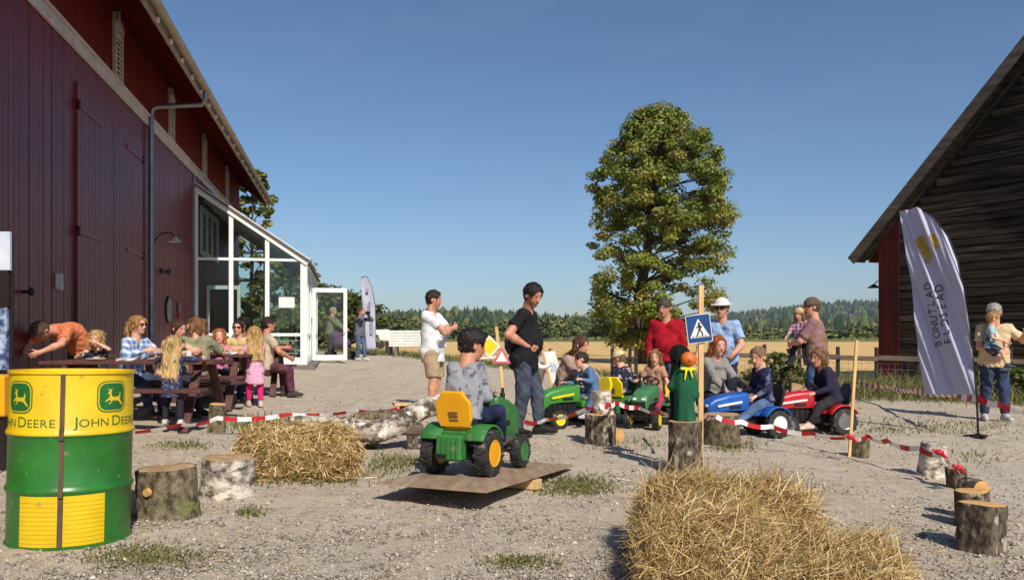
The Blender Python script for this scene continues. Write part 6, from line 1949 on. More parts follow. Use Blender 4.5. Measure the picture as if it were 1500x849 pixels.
mb = MB(); mb.bb(-0.2, 0.14, -0.14, 0.14, 0.42, 0.74); mb.build('box', M['ytoy'], r, bevel=0.012)
for s in (-1, 1):
    MB().bb(s * 0.13 - 0.05, s * 0.13 - 0.01, -0.1, 0.1, 0, 0.42).build('leg', M['iron'], r)
for k in range(3): MB().bb(-0.15, 0.1, -0.147, -0.139, 0.5 + k * 0.07, 0.53 + k * 0.07).build('slot', M['rust'], r)

# ================================================================== FEATHER FLAGS
def feather_flag(label, base, outline_l, outline_r, depth, pole_pts, cloth_m, texts, logo=None, name='feather_flag', amp=0.05, nu=60, nv=130, slope=0.0, px0=0.0):
    nrm_x = 0.66 if slope else 0.0
    r = thing(name, label, 'flag', base)
    ol = np.array(outline_l, float); orr = np.array(outline_r, float)
    def along(P, t):
        s = np.concatenate([[0], np.cumsum(np.linalg.norm(np.diff(P, axis=0), axis=1))]); s /= s[-1]
        return np.stack([np.interp(t, s, P[:, 0]), np.interp(t, s, P[:, 1])], -1)
    T = np.linspace(0, 1, nv); A_ = along(ol, T); B_ = along(orr, T)
    Ug = np.linspace(0, 1, nu)
    P = A_[:, None, :] * (1 - Ug)[None, :, None] + B_[:, None, :] * Ug[None, :, None]
    def fold(px_, py_, u_):
        # diagonal tension folds running from the upper seam down to the free corner
        sg_ = (px_ - 1370) * 0.93 - (py_ - 440) * 0.42
        f = np.sin(sg_ * 0.16 + 1.2 * np.sin(py_ * 0.012)) * 0.7 + 0.45 * np.sin(sg_ * 0.33 + py_ * 0.02 + 1.0) + 0.25 * np.sin(sg_ * 0.62 + py_ * 0.05)
        return amp * 0.75 * f
    off = fold(P[..., 0], P[..., 1], np.broadcast_to(Ug[None], P.shape[:2]))
    D_ = depth + slope * (px0 - P[..., 0]) / F * depth
    Wd = np.stack([(P[..., 0] - CX) / F * D_ + off * nrm_x, D_ + off * 0.75, CAMZ + (HY - P[..., 1]) / F * D_], -1) - np.array(base)[None, None]
    id_ = np.arange(nu * nv).reshape(nv, nu)
    q = np.stack([id_[:-1, :-1], id_[1:, :-1], id_[1:, 1:], id_[:-1, 1:]], -1).reshape(-1, 4)
    me = np_mesh('cloth', Wd.reshape(-1, 3), q)
    co = obj('cloth', me, cloth_m, r)
    sm = co.modifiers.new('thickness', 'SOLIDIFY'); sm.thickness = 0.002; sm.offset = 0
    mb = MB(); mb.tube([Vector(p) - Vector(base) for p in pole_pts], [0.014] * 2 + [0.009] * (len(pole_pts) - 2), 8); mb.build('pole', M['iron'], r, smooth=True)
    return r, fold
fl_m = bpy.data.materials.new('flag_cloth')
nt, bs, N, L = nodes(fl_m)
bs.inputs['Base Color'].default_value = (*lin((206, 206, 226)), 1); bs.inputs['Roughness'].default_value = 0.6
tr = N.new('ShaderNodeBsdfTranslucent'); tr.inputs[0].default_value = (*lin((206, 206, 226)), 1)
mx = N.new('ShaderNodeMixShader'); mx.inputs[0].default_value = 0.3
L.new(bs.outputs[0], mx.inputs[1]); L.new(tr.outputs[0], mx.inputs[2]); L.new(mx.outputs[0], N['Material Output'].inputs[0])
fb = GD(1433, 10.0)
seam = [(1317, 308), (1345, 304), (1368, 318), (1388, 345), (1402, 380), (1412, 425), (1420, 480), (1426, 530), (1430, 578)]
free = [(1317, 309), (1326, 360), (1336, 430), (1345, 510), (1353, 577)]
FS = 1.05
def FD(a): return 10.0 + FS * (1432.0 - a) / F * 10.0
pole = [fb + Vector((0, 0, 0.0)), W(1431, 580, 10.0)] + [W(a, b, FD(a)) for a, b in reversed(seam[:-1])]
ff, fold = feather_flag('white feather flag with dark lettering and a golden mark on a curved pole', fb, free, seam, 10.0, pole, fl_m, None, slope=FS, px0=1432.0)
mb = MB(); mb.lathe([(0.0, 0.05), (0.03, 0.05), (0.05, 0.03), (0.09, 0.015), (0.09, 0.0), (0.0, 0.0)], 16); mb.build('base', M['iron'], ff)
for k in range(3):
    a = k * 2.1 + 0.4
    mb = MB(); mb.tube([(0, 0, 0.03), (0.16 * math.cos(a), 0.16 * math.sin(a), 0.01)], 0.014, 6); mb.build('foot', M['iron'], ff)
def on_flag(V_, Fc_, name, m, lift=0.009):
    """V_ in photo pixels, laid on the folded cloth"""
    out = []
    for x, y in V_:
        o_ = float(fold(np.array(x), np.array(y), 0.5)) - lift; D_ = FD(x)
        w = Vector(((x - CX) / F * D_ + o_ * 0.66, D_ + o_ * 0.75, CAMZ + (HY - y) / F * D_)) - fb
        out.append(w)
    bm = bmesh.new(); vs_ = [bm.verts.new(v) for v in out]
    for f in Fc_:
        try: bm.faces.new([vs_[i] for i in f])
        except ValueError: pass
    bmesh.ops.recalc_face_normals(bm, faces=bm.faces)
    me = bpy.data.meshes.new(name); bm.to_mesh(me); bm.free()
    return obj(name, me, m, ff)
ink = mat('flag_ink', (44, 42, 56), 0.8)
for txt, (x0, y0), (x1, y1), sz in (('BONUTLAD', (1380, 507), (1364, 412), 17.0), ('FLDSEAD', (1395, 502), (1379, 414), 17.0)):
    Ln = math.hypot(x1 - x0, y1 - y0); ux, uy = (x1 - x0) / Ln, (y1 - y0) / Ln
    for i_, ch in enumerate(txt):
        V_, Fc_, w = text_geo(ch, sz)
        ofs = Ln * i_ / len(txt)
        bm = flat_bm([Vector((v.x * 0.9 + ofs, v.y * 0.95, 0)) for v in V_], Fc_, 1.5)
        bm.verts.index_update()
        on_flag([(x0 + ux * v.co.x + uy * v.co.y, y0 + uy * v.co.x - ux * v.co.y) for v in bm.verts], [[v.index for v in f.verts] for f in bm.faces], 'letter', ink)
        bm.free()
gold = mat('flag_gold', (206, 178, 70), 0.7, c2=(160, 140, 70), scale=14)
for P in ([(1341, 352), (1347, 345), (1353, 345), (1357, 356), (1362, 366), (1359, 378), (1354, 378), (1348, 368)], [(1362, 345), (1369, 342), (1376, 352), (1378, 362), (1373, 366), (1368, 360)], [(1353, 379), (1359, 379), (1363, 372), (1367, 366), (1362, 384), (1357, 386)]):
    bm = poly_bm([P], 2.0); bm.verts.index_update()
    on_flag([(v.co.x, v.co.y) for v in bm.verts], [[v.index for v in f.verts] for f in bm.faces], 'golden_mark', gold)
    bm.free()
# the far one by the annex door
fb2 = GD(546, 31)
ff2, _ = feather_flag('white feather flag with grey print standing behind the photographer', fb2, [(529, 407), (530, 440), (534, 480), (538, 512)], [(529, 406), (537, 404), (545, 420), (550, 450), (550, 512)], 31.0,
                      [fb2, W(551, 512, 31)] + [W(a, b, 31) for a, b in ((550, 450), (545, 420), (537, 404), (529, 406))], fl_m, None, nu=14, nv=30, amp=0.05)
MB().lathe([(0, 0.05), (0.2, 0.03), (0.2, 0), (0, 0)], 14).build('base', M['iron'], ff2)
for (a, b, w, h_) in ((538, 425, 4, 5), (541, 450, 4, 16), (544, 480, 4, 18)):
    q = W(a, b, 30.9) - fb2
    MB().box(q, (w / F * 31, 0.004, h_ / F * 31)).build('print', mat('grey_print', (150, 148, 152), 0.8), ff2)

# ================================================================== BENCH, BIN, A-BOARD AND OTHER YARD THINGS
p = GD(612, 31)
r = thing('park_bench', 'white slatted park bench at the yard edge behind the man in white', 'bench', p, 0.0)
for k in range(6): MB().bb(-1.12, 1.12, -0.06 - 0.012 * k, -0.03 - 0.012 * k, 0.40 + k * 0.105, 0.495 + k * 0.105).build('back_slat', M['white'], r, bevel=0.006)
for k in range(4): MB().bb(-1.12, 1.12, 0.0 + k * 0.11, 0.1 + k * 0.11, 0.40, 0.43).build('seat_slat', M['white'], r, bevel=0.006)
for s in (-1, 1): MB().bb(s * 0.85 - 0.05, s * 0.85 + 0.05, -0.1, 0.42, 0, 0.398).build('leg', M['concrete'], r, bevel=0.01)
p = GD(570, 31.5)
r = thing('litter_bin', 'small grey round litter bin beside the white bench', 'bin', p)
MB().lathe([(0, 0), (0.15, 0), (0.17, 0.5), (0.155, 0.5), (0.14, 0.05), (0, 0.04)], 18).build('drum', M['zinc'], r, smooth=True)
MB().lathe([(0.16, 0.5), (0.185, 0.5), (0.185, 0.53), (0.16, 0.53)], 18, close=True).build('rim', M['iron'], r)
p = GD(800, 15.5)
r = thing('sandwich_board', 'white wooden A-frame sandwich board standing at the field edge', 'sign', p, math.radians(62))
for s in (-1, 1):
    for xx in (-0.26, 0.26):
        mb = MB(); mb.beam((xx, s * 0.3, 0.0), (xx, s * 0.03, 0.92), 0.035, 0.045, (1, 0, 0)); mb.build('leg', M['stake'], r)
    mb = MB(); mb.box((0, s * 0.155, 0.56), (0.48, 0.015, 0.62), Matrix.Rotation(s * 0.285, 3, 'X')); mb.build('panel', M['white'], r)
mb = MB(); mb.box((0, -0.17, 0.56), (0.40, 0.006, 0.18), Matrix.Rotation(-0.285, 3, 'X')); mb.build('print', mat('board_print', (150, 156, 176), 0.7, c2=(220, 222, 226), scale=16, contrast=(0.45, 0.55)), r)
mb = MB(); mb.beam((-0.26, 0, 0.93), (0.26, 0, 0.93), 0.09, 0.03); mb.build('ridge_bar', M['stake'], r)
p = GD(791, 11.5)
r = thing('white_pipe', 'white bent plastic pipe on a thin white post behind the man in black', 'pipe', p)
mb = MB(); mb.tube([(0, 0, 0), (0, 0, 0.5)], 0.018, 8); mb.build('post', M['white'], r)
q = [W(a, b, 11.5) - p for a, b in ((778, 510), (783, 528), (790, 537), (798, 538), (806, 534))]
mb = MB(); mb.tube(q, [0.02, 0.035, 0.042, 0.035, 0.02], 10); mb.build('bend', M['white'], r, smooth=True)
# caravan-white specks at the field edge
p = GD(557, 48)
r = thing('small_white_trailer', 'small white trailer parked in the field past the photographer', 'trailer', p, 0.2)
mb = MB(); mb.bb(-0.75, 0.6, -0.5, 0.5, 0.45, 1.15); mb.build('body', M['white'], r, bevel=0.12, seg=3, smooth=True)
for s in (-1, 1): MB().lathe([(0.0, -0.06), (0.25, -0.06), (0.25, 0.06), (0, 0.06)], 18, (0, s * 0.5, 0.25), 'y').build('wheel', M['rubber'], r)
mb = MB(); mb.tube([(0.55, 0, 0.5), (1.3, 0, 0.45)], 0.04, 8); mb.build('drawbar', M['zinc'], r)

# scarecrow in a green cape on the tall stump
p = s_green
r = thing('scarecrow', 'small scarecrow with an orange ball head and long green cape on the stump', 'scarecrow', (p.x, p.y, p.z + 76 / F * p.y + 0.004))
pr = [cap(V3(0, 0, 0.0), V3(-0.01, 0, 0.30), 0.095, 0.075), cap(V3(-0.01, 0, 0.28), V3(0, 0, 0.47), 0.078, 0.045), cap(V3(-0.03, 0.03, 0.42), V3(-0.09, 0.05, 0.3), 0.045, 0.05), cap(V3(0.05, 0, 0.40), V3(0.085, -0.02, 0.22), 0.04, 0.04)]
v, q = sdf_surface(pr, 0.008, 0.03, cuts=[(V3(0, 0, 0.0), V3(0, 0, -1))], wrinkle=0.005, wl=0.06, wdir=(1, 1, 0.12))
obj('cape', np_mesh('cape', relax(v, q), q), cloth((38, 96, 66)), r)
v, q = sdf_surface([ell(V3(0.03, -0.01, 0.535), (0.07, 0.07, 0.066)), ell(V3(0.03, -0.075, 0.53), (0.014, 0.02, 0.014))], 0.007, 0.01)
obj('head', np_mesh('head', v, q), mat('orange_ball', (222, 112, 40), 0.5), r)
v, q = sdf_surface([cap(V3(-0.06, 0.07, 0.02), V3(-0.05, 0.08, 0.6), 0.06, 0.05), ell(V3(-0.03, 0.06, 0.58), (0.09, 0.06, 0.08))], 0.009, 0.03, wrinkle=0.006, wl=0.05, wdir=(1, 1, 0.2))
obj('dark_backing', np_mesh('dark_backing', v, q), cloth((26, 32, 30)), r)
v, q = sdf_surface([cap(V3(-0.04, -0.06, 0.455), V3(0.07, -0.06, 0.45), 0.014, 0.014), cap(V3(0.0, -0.07, 0.45), V3(-0.02, -0.09, 0.36), 0.012, 0.006), cap(V3(0.03, -0.07, 0.45), V3(0.05, -0.085, 0.38), 0.012, 0.006)], 0.006, 0.012)
obj('yellow_scarf', np_mesh('yellow_scarf', v, q), M['ybright'], r)

# burlap sack by the red tractor
p = G(1160, 590); p = GD(1156, 10.9)
r = thing('burlap_sack', 'tan burlap sack with white cords beside the red pedal tractor', 'sack', p, 0.3)
v, q = sdf_surface([ell(V3(0, 0, 0.2), (0.2, 0.14, 0.22)), ell(V3(0.03, 0, 0.36), (0.12, 0.1, 0.14)), cap(V3(0.06, 0, 0.42), V3(0.1, 0, 0.5), 0.06, 0.09)], 0.01, 0.06, cuts=[(V3(0, 0, 0), V3(0, 0, -1))], wrinkle=0.008, wl=0.1)
obj('cloth', np_mesh('cloth', v, q), cloth((178, 150, 108), c2=(150, 122, 84)), r)
mb = MB(); mb.tube([(-0.19, -0.06, 0.1), (-0.14, -0.12, 0.34), (0.0, -0.12, 0.46), (0.08, -0.07, 0.48)], 0.016, 8); mb.build('cord', M['white'], r, smooth=True)

# ================================================================== BARRIER TAPE
tape_m = bpy.data.materials.new('barrier_tape'); nt, bs, N, L = nodes(tape_m)
at = N.new('ShaderNodeAttribute'); at.attribute_name = 'run'
fr = N.new('ShaderNodeMath'); fr.operation = 'FRACT'; L.new(at.outputs['Fac'], fr.inputs[0])
gt = N.new('ShaderNodeMath'); gt.operation = 'GREATER_THAN'; gt.inputs[1].default_value = 0.5; L.new(fr.outputs[0], gt.inputs[0])
mx = N.new('ShaderNodeMix'); mx.data_type = 'RGBA'; L.new(gt.outputs[0], mx.inputs[0]); mx.inputs[6].default_value = (*lin((180, 28, 38)), 1); mx.inputs[7].default_value = (*lin((236, 234, 230)), 1)
L.new(mx.outputs[2], bs.inputs['Base Color']); bs.inputs['Roughness'].default_value = 0.4
def tape(label, pts, w=0.048, period=0.30, sag=0.03, tw=0.5):
    P = [Vector(p) for p in pts]
    out = []
    for a, b in zip(P, P[1:]):
        n = max(4, int((b - a).length / 0.06))
        for k in range(n):
            t = k / n; q = a.lerp(b, t); q.z -= sag * 4 * t * (1 - t); out.append(q)
    out.append(P[-1])
    base = out[0].copy()
    V_, Fc_, run = [], [], []
    s = 0.0
    for i, q in enumerate(out):
        if i: s += (q - out[i - 1]).length
        d = (out[min(i + 1, len(out) - 1)] - out[max(i - 1, 0)]).normalized()
        side = d.cross(Vector((0, 0, 1))).normalized(); up = side.cross(d)
        a = tw * math.sin(s * 3.1 + 0.6 * math.sin(s * 5.3)) + 0.3
        e = up * math.cos(a) + side * math.sin(a)
        V_ += [q + e * w / 2 - base, q - e * w / 2 - base]; run += [s / period, s / period]
    for i in range(len(out) - 1): Fc_.append((2 * i, 2 * i + 1, 2 * i + 3, 2 * i + 2))
    me = bpy.data.meshes.new('barrier_tape'); me.from_pydata(V_, [], Fc_)
    at_ = me.attributes.new('run', 'FLOAT', 'POINT'); at_.data.foreach_set('value', run)
    o = obj('barrier_tape', me, tape_m, None, base)
    sm = o.modifiers.new('thickness', 'SOLIDIFY'); sm.thickness = 0.0012
    tag(o, label, 'barrier tape', 'red and white barrier tapes')
tape('red and white tape running low from the drum to the birch log', [W(150, 634, 8.0), W(262, 622, 8.2), W(318, 612, 8.5), W(420, 607, 8.9), W(520, 601, 9.2), W(585, 598, 9.3)])
tape('red and white tape strung past the green tractors to the stacked stump blocks', [W(768, 617, 9.0), W(800, 614, 9.0), W(862, 597, 8.5), W(878, 593, 8.35), W(892, 592, 8.35), W(902, 588, 8.6), W(935, 596, 9.2), W(968, 603, 9.0), W(1000, 606, 7.6)], w=0.05)
tape('red and white tape from the wide stump past the stake to the birch stump', [W(1028, 606, 7.25), W(1050, 610, 8.3), W(1086, 617, 8.35), W(1130, 624, 8.4), W(1190, 634, 8.1), W(1243, 640, 7.85), W(1272, 638, 7.8), W(1300, 645, 7.5), W(1346, 656, 7.0), W(1380, 664, 6.75), W(1392, 676, 6.45), W(1404, 690, 6.3)])
tape('red and white tape drooping from the fence to the feather flag pole', [W(1235, 556, 17.6), W(1258, 560, 16.5), W(1300, 566, 15), W(1345, 573, 12.5), W(1400, 577, 10.6), W(1432, 582, 9.98), W(1462, 592, 9.7), W(1530, 608, 9.3)], w=0.08)
# knots of tape
def knot(label, c, m, s=0.035):
    r = thing('tape_knot', label, 'tape knot', c)
    v, q = sdf_surface([ell(V3(0, 0, 0), (s, s, s * 0.7)), cap(V3(0, 0, 0), V3(s * 1.6, -s * .3, -s * 1.2), s * 0.5, s * 0.35), cap(V3(0, 0, 0), V3(-s * 1.4, 0, s * 0.6), s * 0.45, s * 0.35)], 0.007, 0.01, wrinkle=0.003, wl=0.03)
    obj('knot', np_mesh('knot', v, q), m, r)
knot('red tape knot on the leaning stake', W(1246, 640, 7.8), M['rtoy'])
knot('red tape knot tied on the white birch stump', W(1376, 662, 6.6), M['rtoy'])
knot('red tape knot on the small dark stump', W(1404, 684, 6.25), M['rtoy'], 0.03)
knot('crumpled red and white tape knot on the split firewood block', W(588, 602, 8.55), M['rtoy'])
# ================================================================== PEOPLE
def hdg(dx, dy): return math.degrees(heading(dx, dy))
def at(px, z): return GD(px, z)
GREY = (150, 148, 150)
# --- man in white, arms crossed
p = G(634, 603)
person('man in white T-shirt and khaki shorts standing with arms crossed', 1.80, p, hdg(1, -0.35),
       dict(handR=(-0.16, 0.27, 1.24), elbR=(1, 0.25, -0.6), handL=(0.13, 0.30, 1.17), elbL=(-1, 0.2, -0.6), hdR=(-1, 0.1, 0.25), hdL=(1, 0.1, 0.15), palmR=(0, -1, 0), palmL=(0, -1, 0), hyaw=18, hpitch=6, lean=-3, footR=(0.15, 0.05, 0.08), footL=(-0.13, -0.06, 0.08)),
       dict(top=('tee', cloth((240, 240, 242))), bottom=('shorts', cloth((186, 162, 128))), hair=(52, 40, 34), skin=(206, 148, 120), shoes=(64, 56, 50), hstyle='short', belly=0.6, beard=0.3, hem=-0.3, sleeve=0.75, shortlen=0.95, bw=1.06))
# --- man in black, hand on hip, looking down
p = G(768, 637)
r, inf = person('man in black T-shirt and dark jeans with one hand on his hip', 1.80, p, hdg(1, -0.25),
       dict(handR=(0.17, 0.06, 1.06), elbR=(0.9, -0.9, 0.1), hdR=(-0.3, 0.9, -0.35), palmR=(-1, 0, 0.1), handL=(-0.2, 0.12, 1.05), elbL=(-1, -0.5, 0), hyaw=-32, hpitch=24, lean=4, footR=(0.14, -0.06, 0.08), footL=(-0.13, 0.16, 0.08), toeR=-20),
       dict(top=('tee', cloth((38, 38, 42), kind='print', c2=(120, 96, 84), scale=5.0) if False else cloth((36, 36, 40))), bottom=('pants', (82, 90, 106)), hair=(40, 34, 32), skin=(198, 138, 112), shoes=(44, 40, 38), beard=0.45, belly=0.7, bw=1.04, hem=-0.22, lw=1.05, sleeve=0.62, hthick=0.06))
# faded print on the chest of the black shirt
# --- boy on the seesaw tractor
def rider(label, Tq, H, look, lean=10, hyaw=0, hpitch=8, z0=None, hands=True, **k):
    po = dict(pel=(0, 0.035, 0.435), lean=lean, hyaw=hyaw, hpitch=hpitch, handR=(0.11, 0.30, 0.62), handL=(-0.11, 0.30, 0.62), curlR=70, curlL=70, palmR=(-0.4, 0.2, -1), palmL=(0.4, 0.2, -1), elbR=(0.35, -0.6, -0.8), elbL=(-0.35, -0.6, -0.8),
              footR=(0.15, 0.40, 0.225), footL=(-0.15, 0.60, 0.145), kneeR=(0.5, 0.2, 1), kneeL=(-0.5, 0.2, 1), fpR=12, fpL=5, waist=0.25)
    po.update(k)
    return person(label, H, Tq['loc'], math.degrees(Tq['rz']), po, look, kid=True, z0=z0 if z0 is not None else Tq.get('z0'))
rider('boy in a grey printed sweater riding the green tractor on the ramp', T1, 1.30, dict(top=('long', cloth((156, 156, 162), kind='print', c2=(92, 94, 104), scale=19.0)), bottom=('pants', (44, 50, 82)), hair=(46, 36, 36), skin=(196, 138, 108), shoes=(92, 84, 80), hh=1 / 5.3, hem=-0.02, under=(236, 236, 238), waist=0.02, hthick=0.05, bw=0.95), hyaw=-38, hpitch=12, lean=9)
# --- toddler and mother by the bright green tractor
rider('toddler boy in blue denim leaning towards the woman on the bright green tractor', T2, 1.06, dict(top=('long', (96, 124, 164)), bottom=('pants', (92, 116, 152)), hair=(66, 50, 42), skin=(222, 168, 140), shoes=(190, 180, 190)), lean=16, roll=14, hroll=14, hyaw=-30, hpitch=10, footL=(-0.2, 0.30, 0.16), handR=(0.22, 0.34, 0.56))
t2 = T2['loc']
p = Vector((t2[0] - 0.30, t2[1] + 0.62))
person('crouching woman in a beige jacket holding the toddler on the tractor', 1.68, p, hdg(0.75, -0.65),
       dict(pel=(0, -0.08, 0.40), lean=24, handR=(0.02, 0.46, 0.52), handL=(-0.14, 0.48, 0.5), elbR=(0.8, -0.3, -0.5), elbL=(-0.8, -0.3, -0.5), footR=(0.14, 0.12, 0.075), footL=(-0.15, 0.0, 0.075), kneeR=(0.4, 1, 0.6), kneeL=(-0.4, 1, 0.6), hpitch=12, hyaw=12),
       dict(top=('jacket', cloth((178, 152, 140))), bottom=('pants', (58, 58, 84)), hair=(96, 60, 44), hstyle='long', hlen=0.8, fem=True, skin=(216, 160, 136), shoes=(60, 52, 50)))
# --- kid with beanie
rider('small child in a cream beanie and dark jacket on the turned-away green tractor', T3, 1.06, dict(top=('jacket', cloth((48, 50, 66), kind='print', c2=(190, 170, 180), scale=14.0)), bottom=('pants', (56, 56, 74)), hair=(150, 118, 80), hat=('beanie', (226, 206, 160)), skin=(222, 166, 140), shoes=(70, 60, 60)), lean=14, hyaw=95, hpitch=18)
# --- girl on faded tractor
rider('long-haired girl in pink and beige riding the old faded green tractor', T4, 1.12, dict(top=('tee', cloth((188, 142, 120), kind='print', c2=(150, 110, 92), scale=12.0)), bottom=('pants', cloth((196, 52, 96))), hair=(156, 110, 72), hstyle='long', hlen=1.3, fem=False, skin=(222, 166, 138), shoes=(80, 66, 60), hh=1 / 5.2), lean=10, hyaw=14, hpitch=6, handL=(-0.26, 0.2, 0.42), handR=(0.2, 0.28, 0.6))
# --- man in red
p = at(976, 11.9)
person('man in a bright red sweater and jeans standing behind the tractors', 1.76, p, hdg(-0.25, -1),
       dict(handR=(0.25, 0.10, 0.84), handL=(-0.25, 0.12, 0.84), hyaw=-25, hpitch=10, lean=4), dict(top=('long', cloth((172, 26, 42))), bottom=('pants', (112, 128, 156)), hair=(96, 84, 76), hstyle='receding', skin=(206, 148, 122), shoes=(60, 56, 56), bw=1.06, belly=0.6, hem=-0.1, sleeve=1.85))
# --- toddler in red and white on the red man's arm side
p = at(992, 11.4)
person('small child in a red and white top in front of the man in red', 0.86, p, hdg(-0.4, -1),
       dict(hpitch=14), dict(top=('long', cloth((206, 40, 52), kind='print', c2=(236, 232, 230), scale=13.0)), bottom=('pants', (80, 84, 110)), hair=(196, 40, 48), hat=('beanie', (206, 36, 46)), skin=(222, 168, 142)), kid=True)
# --- man with white hat
p = at(1060, 11.6)
person('man in a white brimmed hat and light blue shirt bending towards the boy', 1.76, p, hdg(-0.45, -0.9),
       dict(lean=9, handR=(0.36, 0.12, 0.92), handL=(-0.22, 0.34, 0.98), hpitch=4, hyaw=-6), dict(top=('tee', cloth((158, 184, 222))), bottom=('pants', (48, 52, 70)), hair=(150, 140, 130), hat=('brim', (238, 236, 226)), glasses=True, skin=(208, 150, 126), shoes=(70, 60, 54), belly=0.8, bw=1.04, hem=-0.22, sleeve=0.72))
# --- woman crouching behind the sign post
p = at(1043, 10.35)
person('crouching woman with auburn hair in a grey top behind the crossing sign', 1.66, p, hdg(0.5, -0.8),
       dict(pel=(0, -0.06, 0.42), lean=16, footR=(0.15, 0.12, 0.075), footL=(-0.15, 0.06, 0.075), kneeR=(0.4, 1, 0.6), kneeL=(-0.4, 1, 0.6), handR=(0.2, 0.46, 0.5), handL=(-0.1, 0.46, 0.55), hyaw=-20, hpitch=8),
       dict(top=('long', cloth((150, 146, 142))), bottom=('pants', (60, 66, 90)), hair=(176, 98, 52), hstyle='long', hlen=1.1, fem=True, skin=(216, 158, 132)))
# --- boy on blue tractor
rider('fair-haired boy in a navy sweater and jeans riding the blue tractor', T5, 1.26, dict(top=('long', cloth((46, 50, 78), kind='print', c2=(96, 104, 130), scale=9.0)), bottom=('pants', (104, 130, 170)), hair=(158, 124, 92), skin=(222, 168, 140), shoes=(150, 150, 156), hh=1 / 5.2, hem=-0.02), lean=6, hyaw=22, hpitch=14, handL=(-0.15, 0.26, 0.50), handR=(0.1, 0.28, 0.55))
# --- girl on red tractor
rider('girl in a dark navy sweater with pale shoes riding the red tractor', T6, 1.32, dict(top=('long', cloth((52, 46, 70))), bottom=('pants', (62, 58, 60)), hair=(146, 108, 76), hstyle='bob', skin=(216, 160, 132), shoes=(222, 196, 176), hh=1 / 5.5, hem=-0.06), lean=20, hyaw=18, hpitch=10, handL=(-0.14, 0.34, 0.52), handR=(0.06, 0.36, 0.55), footL=(-0.16, 0.42, 0.13), fpL=-4)
# --- man carrying a child, seen from behind
p = at(1196, 12.0)
r, inf = person('man in a brown vest and tweed cap carrying a small child on his arm', 1.82, p, hdg(-0.75, 0.45),
       dict(handL=(-0.06, 0.36, 1.12), elbL=(-1, -0.2, -0.6), handR=(0.10, 0.36, 1.02), elbR=(1, -0.3, -0.5), hyaw=30, hpitch=6, hdL=(0.8, 0.5, 0), hdR=(-0.8, 0.5, 0)), dict(top=('tee', cloth((148, 112, 112), kind='print', c2=(132, 104, 72), scale=4.0)), bottom=('pants', (78, 104, 142)), hair=(98, 74, 60), hat=('beanie', (112, 92, 84)), skin=(206, 150, 124), shoes=(70, 60, 54), sleeve=0.8, bw=1.05))
q = Vector((p.x, p.y)) + Vector((-0.20, 0.10))
person('small child in plaid carried by the man in the tweed cap', 0.92, q, hdg(-0.6, -0.8),
       dict(pel=(0, 0, 1.18), footR=(0.12, 0.12, 0.82), footL=(-0.12, 0.14, 0.80), kneeR=(0.4, 1, 0), kneeL=(-0.4, 1, 0), handR=(0.16, 0.18, 1.22), handL=(-0.14, 0.2, 1.16), hyaw=-14, hpitch=12),
       dict(top=('long', cloth((196, 160, 176), kind='plaid', c2=(124, 70, 92), scale=18.0)), bottom=('pants', (56, 50, 72)), hair=(170, 130, 88), hstyle='bob', hat=('beanie', (206, 178, 130)), skin=(224, 170, 144), shoes=(60, 50, 60)), kid=True)
# --- bearded man with child at the log barn
p = G(1456, 615)
person('grey-bearded man in a cream T-shirt and jeans carrying a toddler by the flag', 1.80, p, hdg(-0.25, -1),
       dict(handR=(0.02, 0.26, 1.06), elbR=(1, -0.3, -0.6), hdR=(-1, 0.2, 0.1), handL=(-0.33, 0.20, 1.28), elbL=(-1, -0.5, -0.8), hdL=(-0.2, 0.5, 0.8), hyaw=-28, hpitch=12, footL=(-0.12, 0.1, 0.08)),
       dict(top=('tee', cloth((222, 200, 160))), bottom=('pants', (66, 78, 106)), hair=(190, 182, 176), hstyle='receding', beard=0.9, beardc=(214, 206, 198), skin=(206, 146, 118), shoes=(196, 190, 184), hem=-0.15))
q = Vector((p.x, p.y)) + Vector((-0.16, -0.17))
person('toddler in a light blue T-shirt and grey shorts held by the bearded man', 0.96, q, hdg(0.9, -0.55),
       dict(pel=(0, 0, 1.14), footR=(0.12, 0.22, 0.86), footL=(-0.12, 0.16, 0.78), kneeR=(0.3, 1, 0.3), kneeL=(-0.3, 1, 0.2), handR=(0.16, 0.16, 1.22), handL=(-0.10, 0.2, 1.2), hyaw=10, hpitch=4),
       dict(top=('tee', cloth((158, 190, 206), kind='print', c2=(70, 84, 104), scale=7.0)), bottom=('shorts', cloth((66, 78, 96))), hair=(196, 150, 100), hthick=0.06, skin=(222, 166, 136), shoes=(76, 82, 100), shortlen=0.8), kid=True)
# --- picnic guests
def seat_pose(zb=0.46, **k):
    po = dict(pel=(0, 0, zb + 0.065), lean=8, footR=(0.12, 0.42, 0.07), footL=(-0.12, 0.38, 0.07), kneeR=(0.2, 0.6, 1), kneeL=(-0.2, 0.6, 1), handR=(0.14, 0.40, 0.82), handL=(-0.14, 0.40, 0.82), elbR=(1, -0.3, -0.6), elbL=(-1, -0.3, -0.6))
    po.update(k); return po
p = at(110, 10.2)
person('man in an orange T-shirt bending far over the picnic table', 1.62, p, hdg(-0.35, -0.94),
       dict(lean=70, handR=(0.12, 0.60, 0.80), handL=(-0.16, 0.62, 0.80), elbR=(1, -0.2, 0), elbL=(-1, -0.2, 0), hpitch=76, pel=(0, -0.1, 0.84)), dict(top=('tee', cloth((226, 132, 88))), bottom=('pants', (66, 70, 92)), hair=(110, 84, 66), skin=(208, 148, 120), hem=-0.12, sleeve=0.7))
p = on_table(0, -0.82, 0.74); person('small blonde child eating at the table behind the drum', 1.04, p, hdg(0.15, -1),
       seat_pose(handR=(0.1, 0.24, 0.80), handL=(-0.06, 0.22, 0.92), hpitch=6), dict(top=('tee', cloth((58, 56, 70), kind='print', c2=(206, 196, 190), scale=9.0)), bottom=('pants', (70, 74, 96)), hair=(216, 170, 112), hstyle='bob', hthick=0.06, skin=(226, 172, 144)), kid=True)
